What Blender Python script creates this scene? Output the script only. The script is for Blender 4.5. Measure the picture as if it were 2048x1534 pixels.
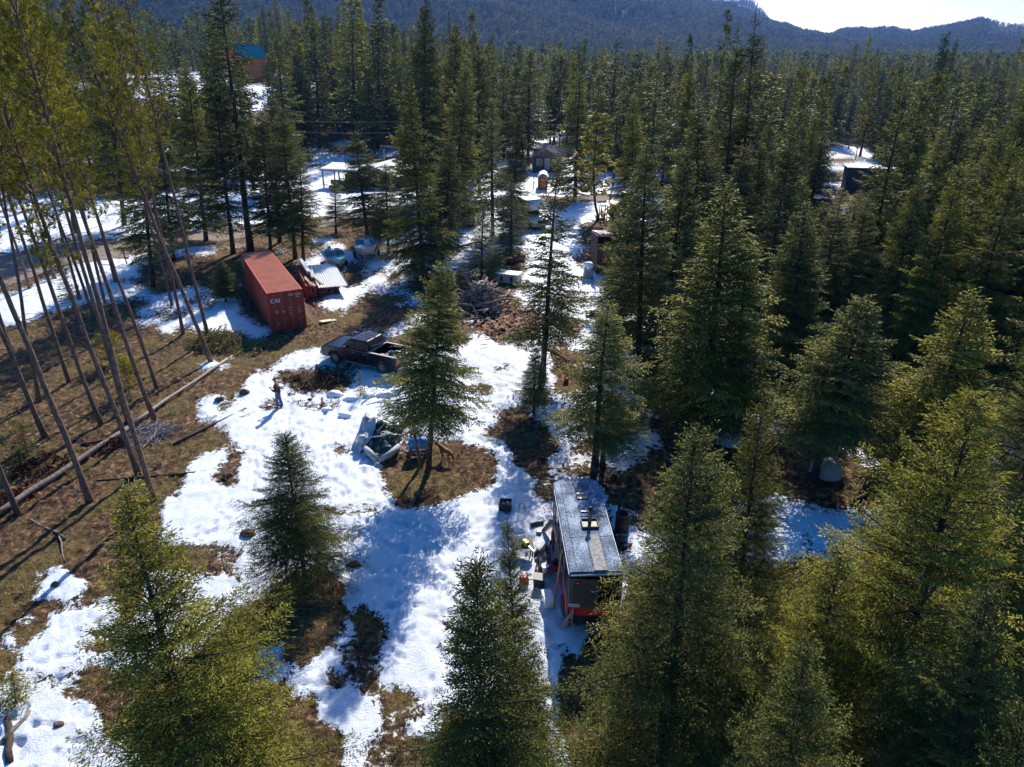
import bpy, bmesh, math, random
import numpy as np
from mathutils import Vector, Matrix, Euler

for o in list(bpy.data.objects):
    bpy.data.objects.remove(o)
SC = bpy.context.scene
COL = SC.collection
PI = math.pi
R = math.radians

# ------------------------------------------------------------ camera, sky, sun
FPX, PITCH, CAMH = 1420.0, R(25), 18.0
cam = bpy.data.cameras.new('camera')
cam.sensor_width = 36.0
cam.lens = 36.0 * FPX / 2048.0
cam.clip_start = 0.5
cam.clip_end = 12000
camo = bpy.data.objects.new('camera', cam)
COL.objects.link(camo)
camo.location = (0, 0, CAMH)
camo.rotation_euler = (R(90) - PITCH, 0, 0)
SC.camera = camo

SUN_EL, SUN_AZ = R(35), R(9.5)
sdir = Vector((math.sin(SUN_AZ) * math.cos(SUN_EL), math.cos(SUN_AZ) * math.cos(SUN_EL), math.sin(SUN_EL)))
sl = bpy.data.lights.new('sun', 'SUN')
sl.energy = 5.0
sl.angle = R(0.5)
sl.color = (1.0, 0.93, 0.82)
so = bpy.data.objects.new('sun', sl)
COL.objects.link(so)
so.rotation_euler = sdir.to_track_quat('Z', 'Y').to_euler()
so.location = sdir * 200
W = bpy.data.worlds.new("World")
SC.world = W
W.use_nodes = True
nt = W.node_tree
nt.nodes.clear()
sky = nt.nodes.new('ShaderNodeTexSky')
sky.sky_type = 'NISHITA'
sky.sun_disc = False
sky.sun_elevation = SUN_EL
sky.sun_rotation = SUN_AZ
sky.altitude = 900
sky.air_density = 1.0
sky.dust_density = 2.5
sky.ozone_density = 6.0
bg = nt.nodes.new('ShaderNodeBackground')
bg.inputs[1].default_value = 0.105
wo = nt.nodes.new('ShaderNodeOutputWorld')
hs_ = nt.nodes.new('ShaderNodeHueSaturation')
hs_.inputs['Saturation'].default_value = 1.42
nt.links.new(sky.outputs[0], hs_.inputs['Color'])
nt.links.new(hs_.outputs[0], bg.inputs[0])
nt.links.new(bg.outputs[0], wo.inputs[0])
SC.view_settings.view_transform = 'Standard'
SC.view_settings.look = 'None'
SC.view_settings.exposure = 0.80
SC.view_settings.gamma = 1
SC.cycles.max_bounces = 6
SC.cycles.diffuse_bounces = 4
SC.cycles.glossy_bounces = 2
SC.cycles.transmission_bounces = 4
SC.cycles.volume_bounces = 0
SC.cycles.use_adaptive_sampling = True
SC.cycles.adaptive_threshold = 0.02
SC.cycles.caustics_reflective = False
SC.cycles.caustics_refractive = False

# ------------------------------------------------------------ survey helpers
def G(x, y, z=0.0):
    """ground position seen at a spot of the 2048-wide photograph, for a height z"""
    d = ((x - 1024.0), (767 - y) * math.sin(PITCH) + FPX * math.cos(PITCH), (767 - y) * math.cos(PITCH) - FPX * math.sin(PITCH))
    t = (z - CAMH) / d[2]
    return (d[0] * t, d[1] * t)

def PX(X, Y, Z):
    dz = Z - CAMH
    w = Y * math.cos(PITCH) - dz * math.sin(PITCH)
    u = Y * math.sin(PITCH) + dz * math.cos(PITCH)
    return 1024 + FPX * X / w, 767 - FPX * u / w

def height_at(X, Y, ty):
    """height at which the vertical through X,Y passes photograph row ty"""
    k = (767 - ty) / FPX
    # u = k*w
    s, c = math.sin(PITCH), math.cos(PITCH)
    dz = (k * Y * c - Y * s) / (c + k * s)
    return dz + CAMH

def x_at(px, Y, Z):
    w = Y * math.cos(PITCH) - (Z - CAMH) * math.sin(PITCH)
    return (px - 1024) * w / FPX

def _h(ix, iy, s):
    n = (ix.astype(np.int64) * 374761393 + iy.astype(np.int64) * 668265263 + s * 1442695041) & 0xffffffff
    n = ((n ^ (n >> 13)) * 1274126177) & 0xffffffff
    n = n ^ (n >> 16)
    return (n & 0xffffff) / float(0x1000000)

def vn(x, y, s=0):
    x = np.asarray(x, dtype=float); y = np.asarray(y, dtype=float)
    ix = np.floor(x); iy = np.floor(y)
    fx = x - ix; fy = y - iy
    fx = fx * fx * (3 - 2 * fx); fy = fy * fy * (3 - 2 * fy)
    a = _h(ix, iy, s); b = _h(ix + 1, iy, s); c = _h(ix, iy + 1, s); d = _h(ix + 1, iy + 1, s)
    return (a * (1 - fx) + b * fx) * (1 - fy) + (c * (1 - fx) + d * fx) * fy

def fbm(x, y, s=0, o=4):
    r = 0; a = .5; t = 0
    for i in range(o):
        r = r + a * vn(x, y, s + i * 17); t += a
        x = x * 2.03 + 11.3; y = y * 2.03 + 5.7; a *= .5
    return r / t

def gz(x, y):
    """ground height"""
    x = np.asarray(x, dtype=float); y = np.asarray(y, dtype=float)
    h = (fbm(x / 9, y / 9, 3, 3) - .5) * .5
    k = np.clip(np.hypot(x, y) / 70, .4, 1.6)
    h = h * k
    far = np.clip((np.hypot(x, y) - 150) / 400, 0, 1)
    rise = np.clip((y - 135) / 130, 0, 1); rise = rise * rise * (3 - 2 * rise)
    side = np.clip((-x / np.maximum(y, 1) + .02) / .26, 0, 1)
    return h + far * (fbm(x / 120, y / 120, 9, 2) - .5) * 5 + rise * side * 9.5

def gh(x, y):
    return float(gz(x, y))

# ------------------------------------------------------------ materials
MATS = {}
def _noise(nt, scale, detail=4, rough=.6, coord=None, dist=0):
    n = nt.nodes.new('ShaderNodeTexNoise')
    n.inputs['Scale'].default_value = scale
    n.inputs['Detail'].default_value = detail
    n.inputs['Roughness'].default_value = rough
    n.inputs['Distortion'].default_value = dist
    if coord is not None:
        nt.links.new(coord, n.inputs['Vector'])
    return n
def _ramp(nt, src, stops):
    r = nt.nodes.new('ShaderNodeValToRGB')
    e = r.color_ramp.elements
    e[0].position = stops[0][0]; e[0].color = (*stops[0][1], 1) if len(stops[0][1]) == 3 else stops[0][1]
    e[1].position = stops[-1][0]; e[1].color = (*stops[-1][1], 1)
    for p, c in stops[1:-1]:
        k = e.new(p); k.color = (*c, 1)
    nt.links.new(src, r.inputs[0])
    return r
def _math(nt, op, a, b=None, clamp=False):
    m = nt.nodes.new('ShaderNodeMath'); m.operation = op; m.use_clamp = clamp
    for i, v in enumerate((a, b)):
        if v is None: continue
        if isinstance(v, (int, float)): m.inputs[i].default_value = v
        else: nt.links.new(v, m.inputs[i])
    return m.outputs[0]
def _mix(nt, f, a, b):
    m = nt.nodes.new('ShaderNodeMix'); m.data_type = 'RGBA'
    for k, v in ((0, f), (6, a), (7, b)):
        if isinstance(v, (int, float)): m.inputs[k].default_value = v
        elif isinstance(v, tuple): m.inputs[k].default_value = (*v, 1)
        else: nt.links.new(v, m.inputs[k])
    return m.outputs[2]
def _new(name):
    m = bpy.data.materials.new(name); m.use_nodes = True
    nt = m.node_tree
    b = nt.nodes['Principled BSDF']
    return m, nt, b
def _attr(nt, name):
    a = nt.nodes.new('ShaderNodeAttribute'); a.attribute_name = name
    return a
def mat(name, c1, c2=None, scale=6.0, rough=.6, metal=0.0, bump=0.0, lo=.35, hi=.65, spec=.4, stretch=None):
    """painted / worn surface: two colours mixed by noise, optional bump"""
    if name in MATS: return MATS[name]
    m, nt, b = _new(name)
    tc = nt.nodes.new('ShaderNodeTexCoord')
    co = tc.outputs['Object']
    if stretch:
        mp = nt.nodes.new('ShaderNodeMapping'); mp.inputs['Scale'].default_value = stretch
        nt.links.new(co, mp.inputs['Vector']); co = mp.outputs['Vector']
    n = _noise(nt, scale, 6, .65, co)
    if c2 is None: c2 = tuple(v * .75 for v in c1)
    r = _ramp(nt, n.outputs['Fac'], [(lo, c1), (hi, c2)])
    nt.links.new(r.outputs[0], b.inputs['Base Color'])
    b.inputs['Roughness'].default_value = rough
    b.inputs['Metallic'].default_value = metal
    b.inputs['Specular IOR Level'].default_value = spec
    if bump:
        n2 = _noise(nt, scale * 4, 5, .7, co)
        bp = nt.nodes.new('ShaderNodeBump'); bp.inputs['Strength'].default_value = bump; bp.inputs['Distance'].default_value = .03
        nt.links.new(n2.outputs['Fac'], bp.inputs['Height'])
        nt.links.new(bp.outputs[0], b.inputs['Normal'])
    MATS[name] = m
    return m

def foliage(name, dark, mid, light, trans=.3):
    m, nt, b = _new(name)
    a = _attr(nt, 'tint')
    oi = nt.nodes.new('ShaderNodeObjectInfo')
    v = _math(nt, 'ADD', a.outputs['Fac'], _math(nt, 'MULTIPLY', _math(nt, 'SUBTRACT', oi.outputs['Random'], .5), .45), True)
    r = _ramp(nt, v, [(0.05, dark), (.5, mid), (1.0, light)])
    nt.links.new(r.outputs[0], b.inputs['Base Color'])
    b.inputs['Roughness'].default_value = .6
    b.inputs['Specular IOR Level'].default_value = .12
    tr = nt.nodes.new('ShaderNodeBsdfTranslucent')
    nt.links.new(_mix(nt, 1.0, r.outputs[0], r.outputs[0]), tr.inputs[0])
    mx = nt.nodes.new('ShaderNodeMixShader'); mx.inputs[0].default_value = trans
    nt.links.new(b.outputs[0], mx.inputs[1]); nt.links.new(tr.outputs[0], mx.inputs[2])
    nt.links.new(mx.outputs[0], nt.nodes['Material Output'].inputs[0])
    MATS[name] = m
    return m

F_FIR = foliage('fir_needles', (.13, .15, .045), (.32, .315, .085), (.60, .56, .15), .55)
F_OLIVE = foliage('olive_fir_needles', (.13, .14, .030), (.36, .345, .062), (.68, .60, .11), .55)
F_PINE = foliage('pine_needles', (.15, .16, .024), (.46, .43, .050), (.85, .74, .08), .55)
F_BLUE = foliage('blue_spruce_needles', (.10, .13, .050), (.24, .28, .10), (.44, .46, .17), .5)
DEADF = foliage('grey_dead_twigs', (.10, .085, .075), (.20, .17, .15), (.30, .26, .23), .2)
F_RED = foliage('dead_needles', (.03, .012, .008), (.09, .028, .016), (.16, .06, .03))
BARK = mat('fir_bark', (.10, .065, .045), (.030, .022, .018), 9, .95, bump=.6, stretch=(1, 1, .25))
BARKP = mat('pine_bark', (.30, .17, .115), (.060, .042, .036), 9, .95, bump=.7, stretch=(1, 1, .45))
TWIG = mat('dead_twig', (.20, .17, .15), (.09, .07, .06), 9, .9)
LOGM = mat('weathered_log', (.27, .22, .18), (.12, .085, .065), 7, .95, bump=.5)

# ------------------------------------------------------------ object helpers
def link(o): COL.objects.link(o); return o
def tag(o, label=None, cat=None, group=None, kind=None):
    if label: o['label'] = label
    if cat: o['category'] = cat
    if group: o['group'] = group
    if kind: o['kind'] = kind
    return o
def thing(name, label, cat, loc=(0, 0, 0), rz=0, group=None, rot=None):
    o = bpy.data.objects.new(name, None)
    o.empty_display_size = .3
    link(o); o.location = loc
    o.rotation_euler = rot if rot else (0, 0, rz)
    return tag(o, label, cat, group)
def onground(x, y, dz=0): return (x, y, gh(x, y) + dz)

def np_mesh(name, V, F, mats, tint=None, midx=None, smooth=False):
    """V (n,3); F (m,k) all same k"""
    me = bpy.data.meshes.new(name)
    V = np.ascontiguousarray(V, dtype=np.float32); F = np.ascontiguousarray(F, dtype=np.int32)
    k = F.shape[1]
    me.vertices.add(len(V)); me.vertices.foreach_set('co', V.ravel())
    me.loops.add(F.size); me.loops.foreach_set('vertex_index', F.ravel())
    me.polygons.add(len(F)); me.polygons.foreach_set('loop_start', np.arange(0, F.size, k, dtype=np.int32))
    if midx is not None: me.polygons.foreach_set('material_index', midx.astype(np.int32))
    me.polygons.foreach_set('use_smooth', np.full(len(F), smooth, dtype=bool))
    for m in (mats if isinstance(mats, (list, tuple)) else [mats]): me.materials.append(m)
    if tint is not None:
        a = me.attributes.new('tint', 'FLOAT', 'POINT'); a.data.foreach_set('value', np.ascontiguousarray(tint, dtype=np.float32))
    me.update(calc_edges=True)
    return me

class MB:
    def __init__(s): s.v = []; s.f = []
    def add(s, vs, fs, M=None):
        b = len(s.v)
        s.v += [tuple(M @ Vector(p)) if M else tuple(p) for p in vs]
        s.f += [tuple(i + b for i in f) for f in fs]
        return s
    def box(s, c, d, rot=(0, 0, 0), taper=1.0):
        x, y, z = d[0] / 2, d[1] / 2, d[2] / 2
        M = Matrix.Translation(c) @ Euler(rot).to_matrix().to_4x4()
        vs = [(-x, -y, -z), (x, -y, -z), (x, y, -z), (-x, y, -z)] + [(a * taper, b_ * taper, z) for a, b_ in ((-x, -y), (x, -y), (x, y), (-x, y))]
        return s.add(vs, [(3, 2, 1, 0), (4, 5, 6, 7), (0, 1, 5, 4), (1, 2, 6, 5), (2, 3, 7, 6), (3, 0, 4, 7)], M)
    def tube(s, pts, rad, n=6, cap=True):
        pts = [Vector(p) for p in pts]
        if not isinstance(rad, (list, tuple, np.ndarray)): rad = [rad] * len(pts)
        b = len(s.v); u = None
        for i, p in enumerate(pts):
            d = (pts[min(i + 1, len(pts) - 1)] - pts[max(i - 1, 0)])
            d = d.normalized() if d.length > 1e-9 else Vector((0, 0, 1))
            if u is None:
                u = d.cross(Vector((0, 0, 1)) if abs(d.z) < .9 else Vector((1, 0, 0))).normalized()
            else:
                u = (u - d * u.dot(d)).normalized()
            w = d.cross(u)
            for k in range(n):
                a = 2 * PI * k / n
                s.v.append(tuple(p + (u * math.cos(a) + w * math.sin(a)) * rad[i]))
        for i in range(len(pts) - 1):
            for k in range(n):
                k2 = (k + 1) % n
                s.f.append((b + i * n + k, b + i * n + k2, b + (i + 1) * n + k2, b + (i + 1) * n + k))
        if cap:
            s.f.append(tuple(b + k for k in reversed(range(n))))
            s.f.append(tuple(b + (len(pts) - 1) * n + k for k in range(n)))
        return s
    def lathe(s, prof, n=16, M=None, cap=True):
        """prof: list of (r,z)"""
        vs = []; fs = []
        for r, z in prof:
            for k in range(n):
                a = 2 * PI * k / n; vs.append((r * math.cos(a), r * math.sin(a), z))
        for i in range(len(prof) - 1):
            for k in range(n):
                k2 = (k + 1) % n
                fs.append((i * n + k, i * n + k2, (i + 1) * n + k2, (i + 1) * n + k))
        if cap:
            fs.append(tuple(reversed(range(n)))); fs.append(tuple((len(prof) - 1) * n + k for k in range(n)))
        return s.add(vs, fs, M)
    def prism(s, poly, a, b, axis='y', M=None, ta=1.0):
        """polygon (in the other two axes) extruded from a to b"""
        n = len(poly); vs = []
        for q in (a, b):
            for (p1, p2) in poly:
                vs.append({'y': (p1, q, p2), 'x': (q, p1, p2), 'z': (p1, p2, q)}[axis])
        fs = [tuple(range(n)), tuple(reversed(range(n, 2 * n)))]
        for k in range(n):
            k2 = (k + 1) % n
            fs.append((k2, k, n + k, n + k2))
        return s.add(vs, fs, M)
    def loft(s, secs, cap=True, M=None, closed=True):
        n = len(secs[0]); vs = [p for q in secs for p in q]; fs = []
        for i in range(len(secs) - 1):
            for k in range(n if closed else n - 1):
                k2 = (k + 1) % n
                fs.append((i * n + k, i * n + k2, (i + 1) * n + k2, (i + 1) * n + k))
        if cap:
            fs.append(tuple(reversed(range(n)))); fs.append(tuple((len(secs) - 1) * n + k for k in range(n)))
        return s.add(vs, fs, M)
    def mesh(s, name, m, smooth=False, fix=True, subsurf=0):
        me = bpy.data.meshes.new(name)
        me.from_pydata(s.v, [], s.f)
        if fix:
            bm = bmesh.new(); bm.from_mesh(me)
            bmesh.ops.recalc_face_normals(bm, faces=bm.faces)
            bm.to_mesh(me); bm.free()
        if smooth:
            me.polygons.foreach_set('use_smooth', [True] * len(me.polygons))
        me.materials.append(m)
        return me
    def build(s, name, m, parent=None, smooth=False, bevel=0, loc=None, rot=None, fix=True, angle=40, sub=0):
        o = bpy.data.objects.new(name, s.mesh(name, m, smooth, fix))
        link(o)
        if parent: o.parent = parent
        if loc: o.location = loc
        if rot: o.rotation_euler = rot
        if bevel:
            b = o.modifiers.new('bevel', 'BEVEL'); b.width = bevel; b.segments = 2; b.limit_method = 'ANGLE'; b.angle_limit = R(35)
        if sub:
            b = o.modifiers.new('sub', 'SUBSURF'); b.levels = sub; b.render_levels = sub
        return o

def text_mesh(txt, size, m, name='lettering', extrude=.004):
    cu = bpy.data.curves.new('t', 'FONT'); cu.body = txt; cu.size = size; cu.extrude = extrude; cu.offset = size * .03; cu.align_x = 'LEFT'
    o = bpy.data.objects.new('t', cu); COL.objects.link(o)
    dg = bpy.context.evaluated_depsgraph_get(); dg.update()
    me = bpy.data.meshes.new_from_object(o.evaluated_get(dg))
    bpy.data.objects.remove(o)
    me.name = name; me.materials.clear(); me.materials.append(m)
    return me
def text(txt, size, m, parent, loc, rot, name='lettering', bold=1.0):
    o = bpy.data.objects.new(name, text_mesh(txt, size, m, name)); link(o)
    o.parent = parent; o.location = loc; o.rotation_euler = rot; o.scale = (bold, 1, 1)
    return o
# ------------------------------------------------------------ ground sheet
def poly_in(x, y, poly):
    ins = np.zeros(x.shape, dtype=bool)
    n = len(poly)
    for i in range(n):
        x1, y1 = poly[i]; x2, y2 = poly[(i + 1) % n]
        if y1 == y2: continue
        c = ((y1 > y) != (y2 > y)) & (x < (x2 - x1) * (y - y1) / (y2 - y1) + x1)
        ins ^= c
    return ins
def GP(pts): return [G(*p) for p in pts]

SNOW = [GP(p) for p in [
 [(655, 700), (600, 690), (560, 705), (520, 745), (470, 795), (520, 790), (440, 850), (425, 878), (470, 900), (492, 960), (480, 990), (440, 960), (435, 905), (400, 915), (345, 950), (365, 990), (318, 1020), (310, 1050), (360, 1075), (410, 1105), (450, 1135), (510, 1145), (560, 1150), (640, 1100), (690, 1140), (705, 1200), (740, 1250), (770, 1290), (800, 1330), (850, 1370), (870, 1400), (880, 1450), (960, 1600), (1180, 1600), (1150, 1534), (1165, 1480), (1130, 1430), (1190, 1330), (1200, 1260), (1240, 1200), (1300, 1060), (1330, 1000), (1310, 960), (1260, 900), (1120, 900), (1100, 850), (1070, 835), (1100, 800), (1150, 770), (1190, 720), (1230, 700), (1500, 705), (1500, 670), (1240, 650), (1210, 560), (1150, 520), (1050, 500), (1060, 560), (1030, 600), (1080, 660), (1000, 690), (930, 660), (900, 680), (850, 700), (780, 720), (740, 700)],
 [(395, 800), (450, 790), (460, 830), (400, 860)],
 [(60, 1140), (130, 1125), (155, 1170), (150, 1195), (65, 1205)],
 [(10, 1300), (40, 1230), (150, 1205), (260, 1190), (300, 1150), (420, 1135), (520, 1185), (505, 1215), (450, 1240), (400, 1300), (330, 1330), (180, 1320), (110, 1345), (55, 1340), (80, 1290)],
 [(-80, 1440), (20, 1430), (90, 1395), (170, 1420), (230, 1450), (260, 1534), (240, 1620), (-80, 1620)],
 [(-80, 1330), (10, 1440), (15, 1480), (-80, 1500)],
 [(505, 1310), (545, 1295), (590, 1330), (570, 1365), (520, 1370)],
 [(570, 1380), (620, 1290), (690, 1285), (700, 1225), (740, 1260), (800, 1350), (860, 1400), (870, 1480), (800, 1500), (850, 1550), (850, 1620), (650, 1620), (690, 1480), (640, 1430), (650, 1390), (600, 1385)],
 [(270, 640), (300, 600), (380, 570), (460, 590), (530, 650), (545, 672), (480, 685), (420, 670), (380, 660), (340, 655)],
 [(-60, 590), (60, 578), (180, 520), (290, 490), (300, 520), (240, 560), (200, 590), (140, 610), (60, 640), (20, 660), (-60, 660)],
 [(400, 720), (440, 715), (470, 730), (440, 745), (410, 740)],
 [(650, 590), (640, 640), (690, 635), (740, 590), (800, 560), (900, 540), (930, 520), (850, 500), (830, 440), (1060, 430), (1150, 470), (1160, 520), (1050, 500), (980, 520), (900, 500), (840, 520), (770, 530), (700, 560)],
 [(560, 560), (640, 540), (720, 560), (800, 500), (790, 470), (720, 500), (640, 470), (610, 480), (640, 500)],
 [(-200, 500), (-200, 400), (60, 395), (240, 400), (480, 350), (640, 330), (760, 360), (900, 380), (1060, 370), (1060, 330), (1140, 330), (1250, 380), (1260, 430), (1160, 450), (900, 400), (700, 425), (480, 452), (240, 478), (0, 507)],
 [(540, 960), (600, 980), (700, 1000), (1000, 1030), (1100, 960), (1090, 1250), (1000, 1400), (900, 1430), (780, 1290), (700, 1120), (600, 1050)],
 [(1500, 1000), (1560, 1010), (1640, 1040), (1720, 1040), (1700, 1070), (1560, 1120), (1480, 1100)],
 [(1570, 900), (1650, 905), (1750, 930), (1800, 960), (1700, 945), (1600, 925)],
]]
BARE = [GP(p) for p in [
 [(765, 985), (760, 950), (800, 905), (860, 885), (940, 890), (985, 930), (985, 985), (930, 1000), (880, 1012), (810, 1012)],
 [(1000, 825), (1050, 820), (1090, 850), (1110, 900), (1090, 950), (1040, 935), (1010, 900), (985, 870)],
 [(1090, 745), (1160, 725), (1190, 760), (1140, 795), (1085, 785)],
 [(480, 700), (400, 690), (560, 672), (620, 648), (650, 640), (690, 640), (710, 655), (660, 672), (620, 700), (560, 700)],
 [(700, 625), (745, 590), (790, 600), (830, 620), (800, 650), (760, 660), (720, 650)],
 [(560, 765), (590, 740), (640, 742), (690, 760), (680, 790), (620, 785)],
 [(820, 560), (900, 545), (960, 560), (930, 590), (850, 600)],
 [(930, 600), (980, 570), (1040, 600), (1075, 650), (1040, 680), (960, 660)],
 [(1130, 940), (1200, 925), (1280, 945), (1330, 880), (1480, 850), (1640, 870), (1740, 960), (1760, 1010), (1650, 1020), (1540, 990), (1440, 1010), (1330, 990), (1220, 1010), (1200, 960)],
 [(1250, 720), (1340, 710), (1345, 800), (1270, 810)],
 [(1530, 740), (1580, 735), (1590, 790), (1530, 790)],
 [(1120, 1440), (1180, 1290), (1300, 1200), (1700, 1250), (2100, 1200), (2100, 1700), (1190, 1700)],
 [(510, 1215), (560, 1150), (640, 1115), (690, 1150), (705, 1205), (740, 1255), (690, 1235), (640, 1285), (580, 1300), (530, 1285)],
 [(640, 455), (700, 445), (770, 465), (760, 500), (720, 505), (660, 480)],
 [(660, 560), (720, 525), (740, 560), (700, 575), (690, 590)],
 [(460, 945), (492, 940), (485, 985), (462, 960)],
 [(660, 650), (650, 600), (620, 585), (610, 650)],
 [(690, 1180), (740, 1240), (770, 1300), (740, 1310), (700, 1260)], [(640, 1330), (700, 1345), (690, 1375), (650, 1365)],
 [(765, 1365), (830, 1385), (850, 1420), (800, 1415)], [(775, 1480), (850, 1490), (860, 1560), (790, 1560)], [(870, 1420), (930, 1440), (940, 1600), (860, 1600)],
 [(240, 1180), (290, 1170), (300, 1200), (250, 1215)], [(150, 1290), (220, 1280), (250, 1300), (170, 1312)], [(70, 1200), (110, 1260), (60, 1290), (45, 1250)],
 [(1120, 1290), (1170, 1330), (1140, 1420), (1110, 1380)], [(1100, 700), (1150, 690), (1160, 720), (1110, 730)], [(1130, 640), (1180, 650), (1170, 670), (1120, 660)],
 [(410, 870), (450, 875), (470, 900), (430, 900)], [(540, 690), (600, 700), (560, 735), (530, 720)], [(870, 660), (930, 650), (940, 680), (880, 690)],
 [(1150, 830), (1230, 800), (1290, 840), (1200, 870)], [(1340, 800), (1500, 790), (1560, 830), (1400, 840)], [(1700, 860), (1900, 860), (2000, 960), (1800, 940)],
]]
DIRT = [GP(p) for p in [
 [(655, 760), (760, 800), (830, 720), (960, 700), (1050, 770), (1110, 790), (1090, 830), (1030, 800), (900, 760), (780, 810)],
 [(660, 690), (650, 645), (700, 600), (760, 560), (850, 520), (900, 545), (800, 590), (760, 640), (820, 690), (730, 720)],
 [(1010, 940), (1110, 920), (1200, 960), (1240, 1100), (1230, 1300), (1130, 1260), (1060, 1180), (1020, 1050)],
 [(1100, 900), (1250, 860), (1330, 830), (1500, 800), (1500, 900), (1300, 960)],
]]
ROADU = [(-700, 610), (-250, 545), (0, 509), (240, 478), (480, 452), (700, 425), (850, 408), (1000, 400), (1150, 394), (1500, 380), (2300, 350)]
ROADL = [(-700, 760), (-250, 650), (0, 577), (110, 540), (220, 517), (480, 477), (700, 446), (850, 430), (1000, 416), (1150, 406), (1500, 390), (2300, 360)]
ROADP = GP(ROADU) + GP(ROADL)[::-1]
LEFTZ = GP([(-400, 700), (0, 640), (270, 600), (300, 560), (480, 470), (640, 460), (660, 560), (640, 640), (640, 700), (430, 850), (320, 1000), (520, 1200), (700, 1300), (900, 1500), (950, 1800), (-900, 1900)])
RIGHTZ = GP([(1250, 620), (1300, 520), (2600, 500), (2600, 1900), (1200, 1900), (1220, 1100), (1330, 830)])

NU = 760
u = np.concatenate([-np.geomspace(9, 1.012, 22), np.linspace(-1, 1, NU), np.geomspace(1.012, 9, 22)])
rows = [-60, -45, -30, -18, -8, 0, 3.5]
y = 6.0
while y < 420:
    rows.append(y); y += max(.055, y * .0053)
while y < 7500:
    rows.append(y); y *= 1.035
rows = np.array(rows)
UU, YY = np.meshgrid(u, rows)
XX = UU * (np.maximum(YY, 0) * .80 + 7.0)
nr, nc = XX.shape
jx = (fbm(XX / 1.3, YY / 1.3, 21, 5) - .5) * 2.2; jy = (fbm(XX / 1.3, YY / 1.3, 33, 5) - .5) * 2.2
jx *= np.clip(YY / 28, .55, 3); jy *= np.clip(YY / 28, .55, 3)
mx_, my_ = XX + jx, YY + jy
base = fbm(XX / 5, YY / 5, 51, 4)
left = poly_in(mx_, my_, LEFTZ); right = poly_in(mx_, my_, RIGHTZ)
m = np.where(base > .47, .75, .12)
m = np.where(right, np.where(base > .53, .72, .10), m)
m = np.where(left, np.where(base > .70, .65, .0), m)
m = np.where(YY > 160, np.where(fbm(XX / 25, YY / 25, 77, 3) > .42, .9, .2), m)
for p in SNOW: m = np.where(poly_in(mx_, my_, p), 1.0, m)
hole = fbm(XX / 1.7, YY / 1.7, 222, 4)
m = np.where(poly_in(mx_, my_, GP([(1245, 950), (1300, 900), (1420, 900), (1430, 1090), (1270, 1130), (1250, 1040)])), np.where(hole > .52, .8, .15), m)
m = np.where(poly_in(mx_, my_, GP([(1100, 830), (1160, 790), (1330, 800), (1330, 900), (1120, 930)])), np.where(hole > .5, .9, .3), m)
heart = poly_in(mx_, my_, GP([(740, 1030), (1010, 990), (1000, 1300), (980, 1450), (860, 1380), (730, 1150)]))
hole = np.where(heart, .3, hole)
m = np.where((m > .9) & (hole > .67), .30, m)
m = np.where((m > .9) & (hole > .61) & (poly_in(mx_, my_, GP([(520, 1150), (740, 1180), (800, 1320), (880, 1600), (500, 1700)])) | poly_in(mx_, my_, GP([(1090, 500), (1600, 500), (1600, 950), (1090, 950)])) | poly_in(mx_, my_, GP([(640, 480), (960, 480), (960, 700), (640, 700)]))), .25, m)
for p in BARE: m = np.where(poly_in(mx_, my_, p), .0, m)
m = np.where((UU ** 2 > 1.3) & (YY < 40), .3, m)
ms = m.copy()
for _ in range(14):
    ms[1:-1, 1:-1] = (ms[1:-1, 1:-1] * 2 + ms[:-2, 1:-1] + ms[2:, 1:-1] + ms[1:-1, :-2] + ms[1:-1, 2:]) / 6
rd = poly_in(XX + jx * .5, YY + jy * .5, ROADP).astype(float)
ms = ms * (1 - rd)
dirt = np.zeros_like(ms)
for p in DIRT: dirt = np.maximum(dirt, poly_in(mx_, my_, p).astype(float))
for _ in range(8):
    dirt[1:-1, 1:-1] = (dirt[1:-1, 1:-1] * 2 + dirt[:-2, 1:-1] + dirt[2:, 1:-1] + dirt[1:-1, :-2] + dirt[1:-1, 2:]) / 6
sn = np.clip((ms - .4) / .3, 0, 1)
# wheel ruts pressed into the snow
def polydist(pts):
    d = np.full(XX.shape, 99.0)
    Q = GP(pts)
    for (x1, y1), (x2, y2) in zip(Q[:-1], Q[1:]):
        L2 = (x2 - x1) ** 2 + (y2 - y1) ** 2
        t = np.clip(((XX - x1) * (x2 - x1) + (YY - y1) * (y2 - y1)) / L2, 0, 1)
        d = np.minimum(d, np.hypot(XX - x1 - t * (x2 - x1), YY - y1 - t * (y2 - y1)))
    return d
rut = np.zeros_like(ms)
for tr in ([(1500, 800), (1250, 790), (1100, 790), (1000, 745), (930, 712), (850, 700), (800, 745), (765, 775)],
           [(1110, 805), (1020, 770), (930, 745), (860, 760), (800, 790)],
           [(680, 690), (720, 620), (800, 570), (860, 530), (930, 470), (1010, 425)],
           [(940, 700), (1060, 660), (1140, 620), (1170, 560), (1130, 500), (1110, 420)],
           [(760, 640), (850, 560), (930, 520), (990, 440)]):
    d = polydist(tr) + (fbm(XX * 1.2, YY * 1.2, 41, 3) - .5) * .35
    rut = np.maximum(rut, np.clip(1.3 - np.abs(d - .78) / .20, 0, 1))
dirt = np.maximum(dirt, rut * (.35 + .65 * vn(XX * .7, YY * .7, 14)))
ZZ = gz(XX, YY)
near = YY < 120
lump = (fbm(XX * 1.6, YY * 1.6, 5, 4) - .5)
foot = np.clip(vn(XX * 3.4, YY * 3.4, 91) - .60, 0, 1) * np.clip(vn(XX * .35, YY * .35, 92) * 1.6 - .25, 0, 1.2)
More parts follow.
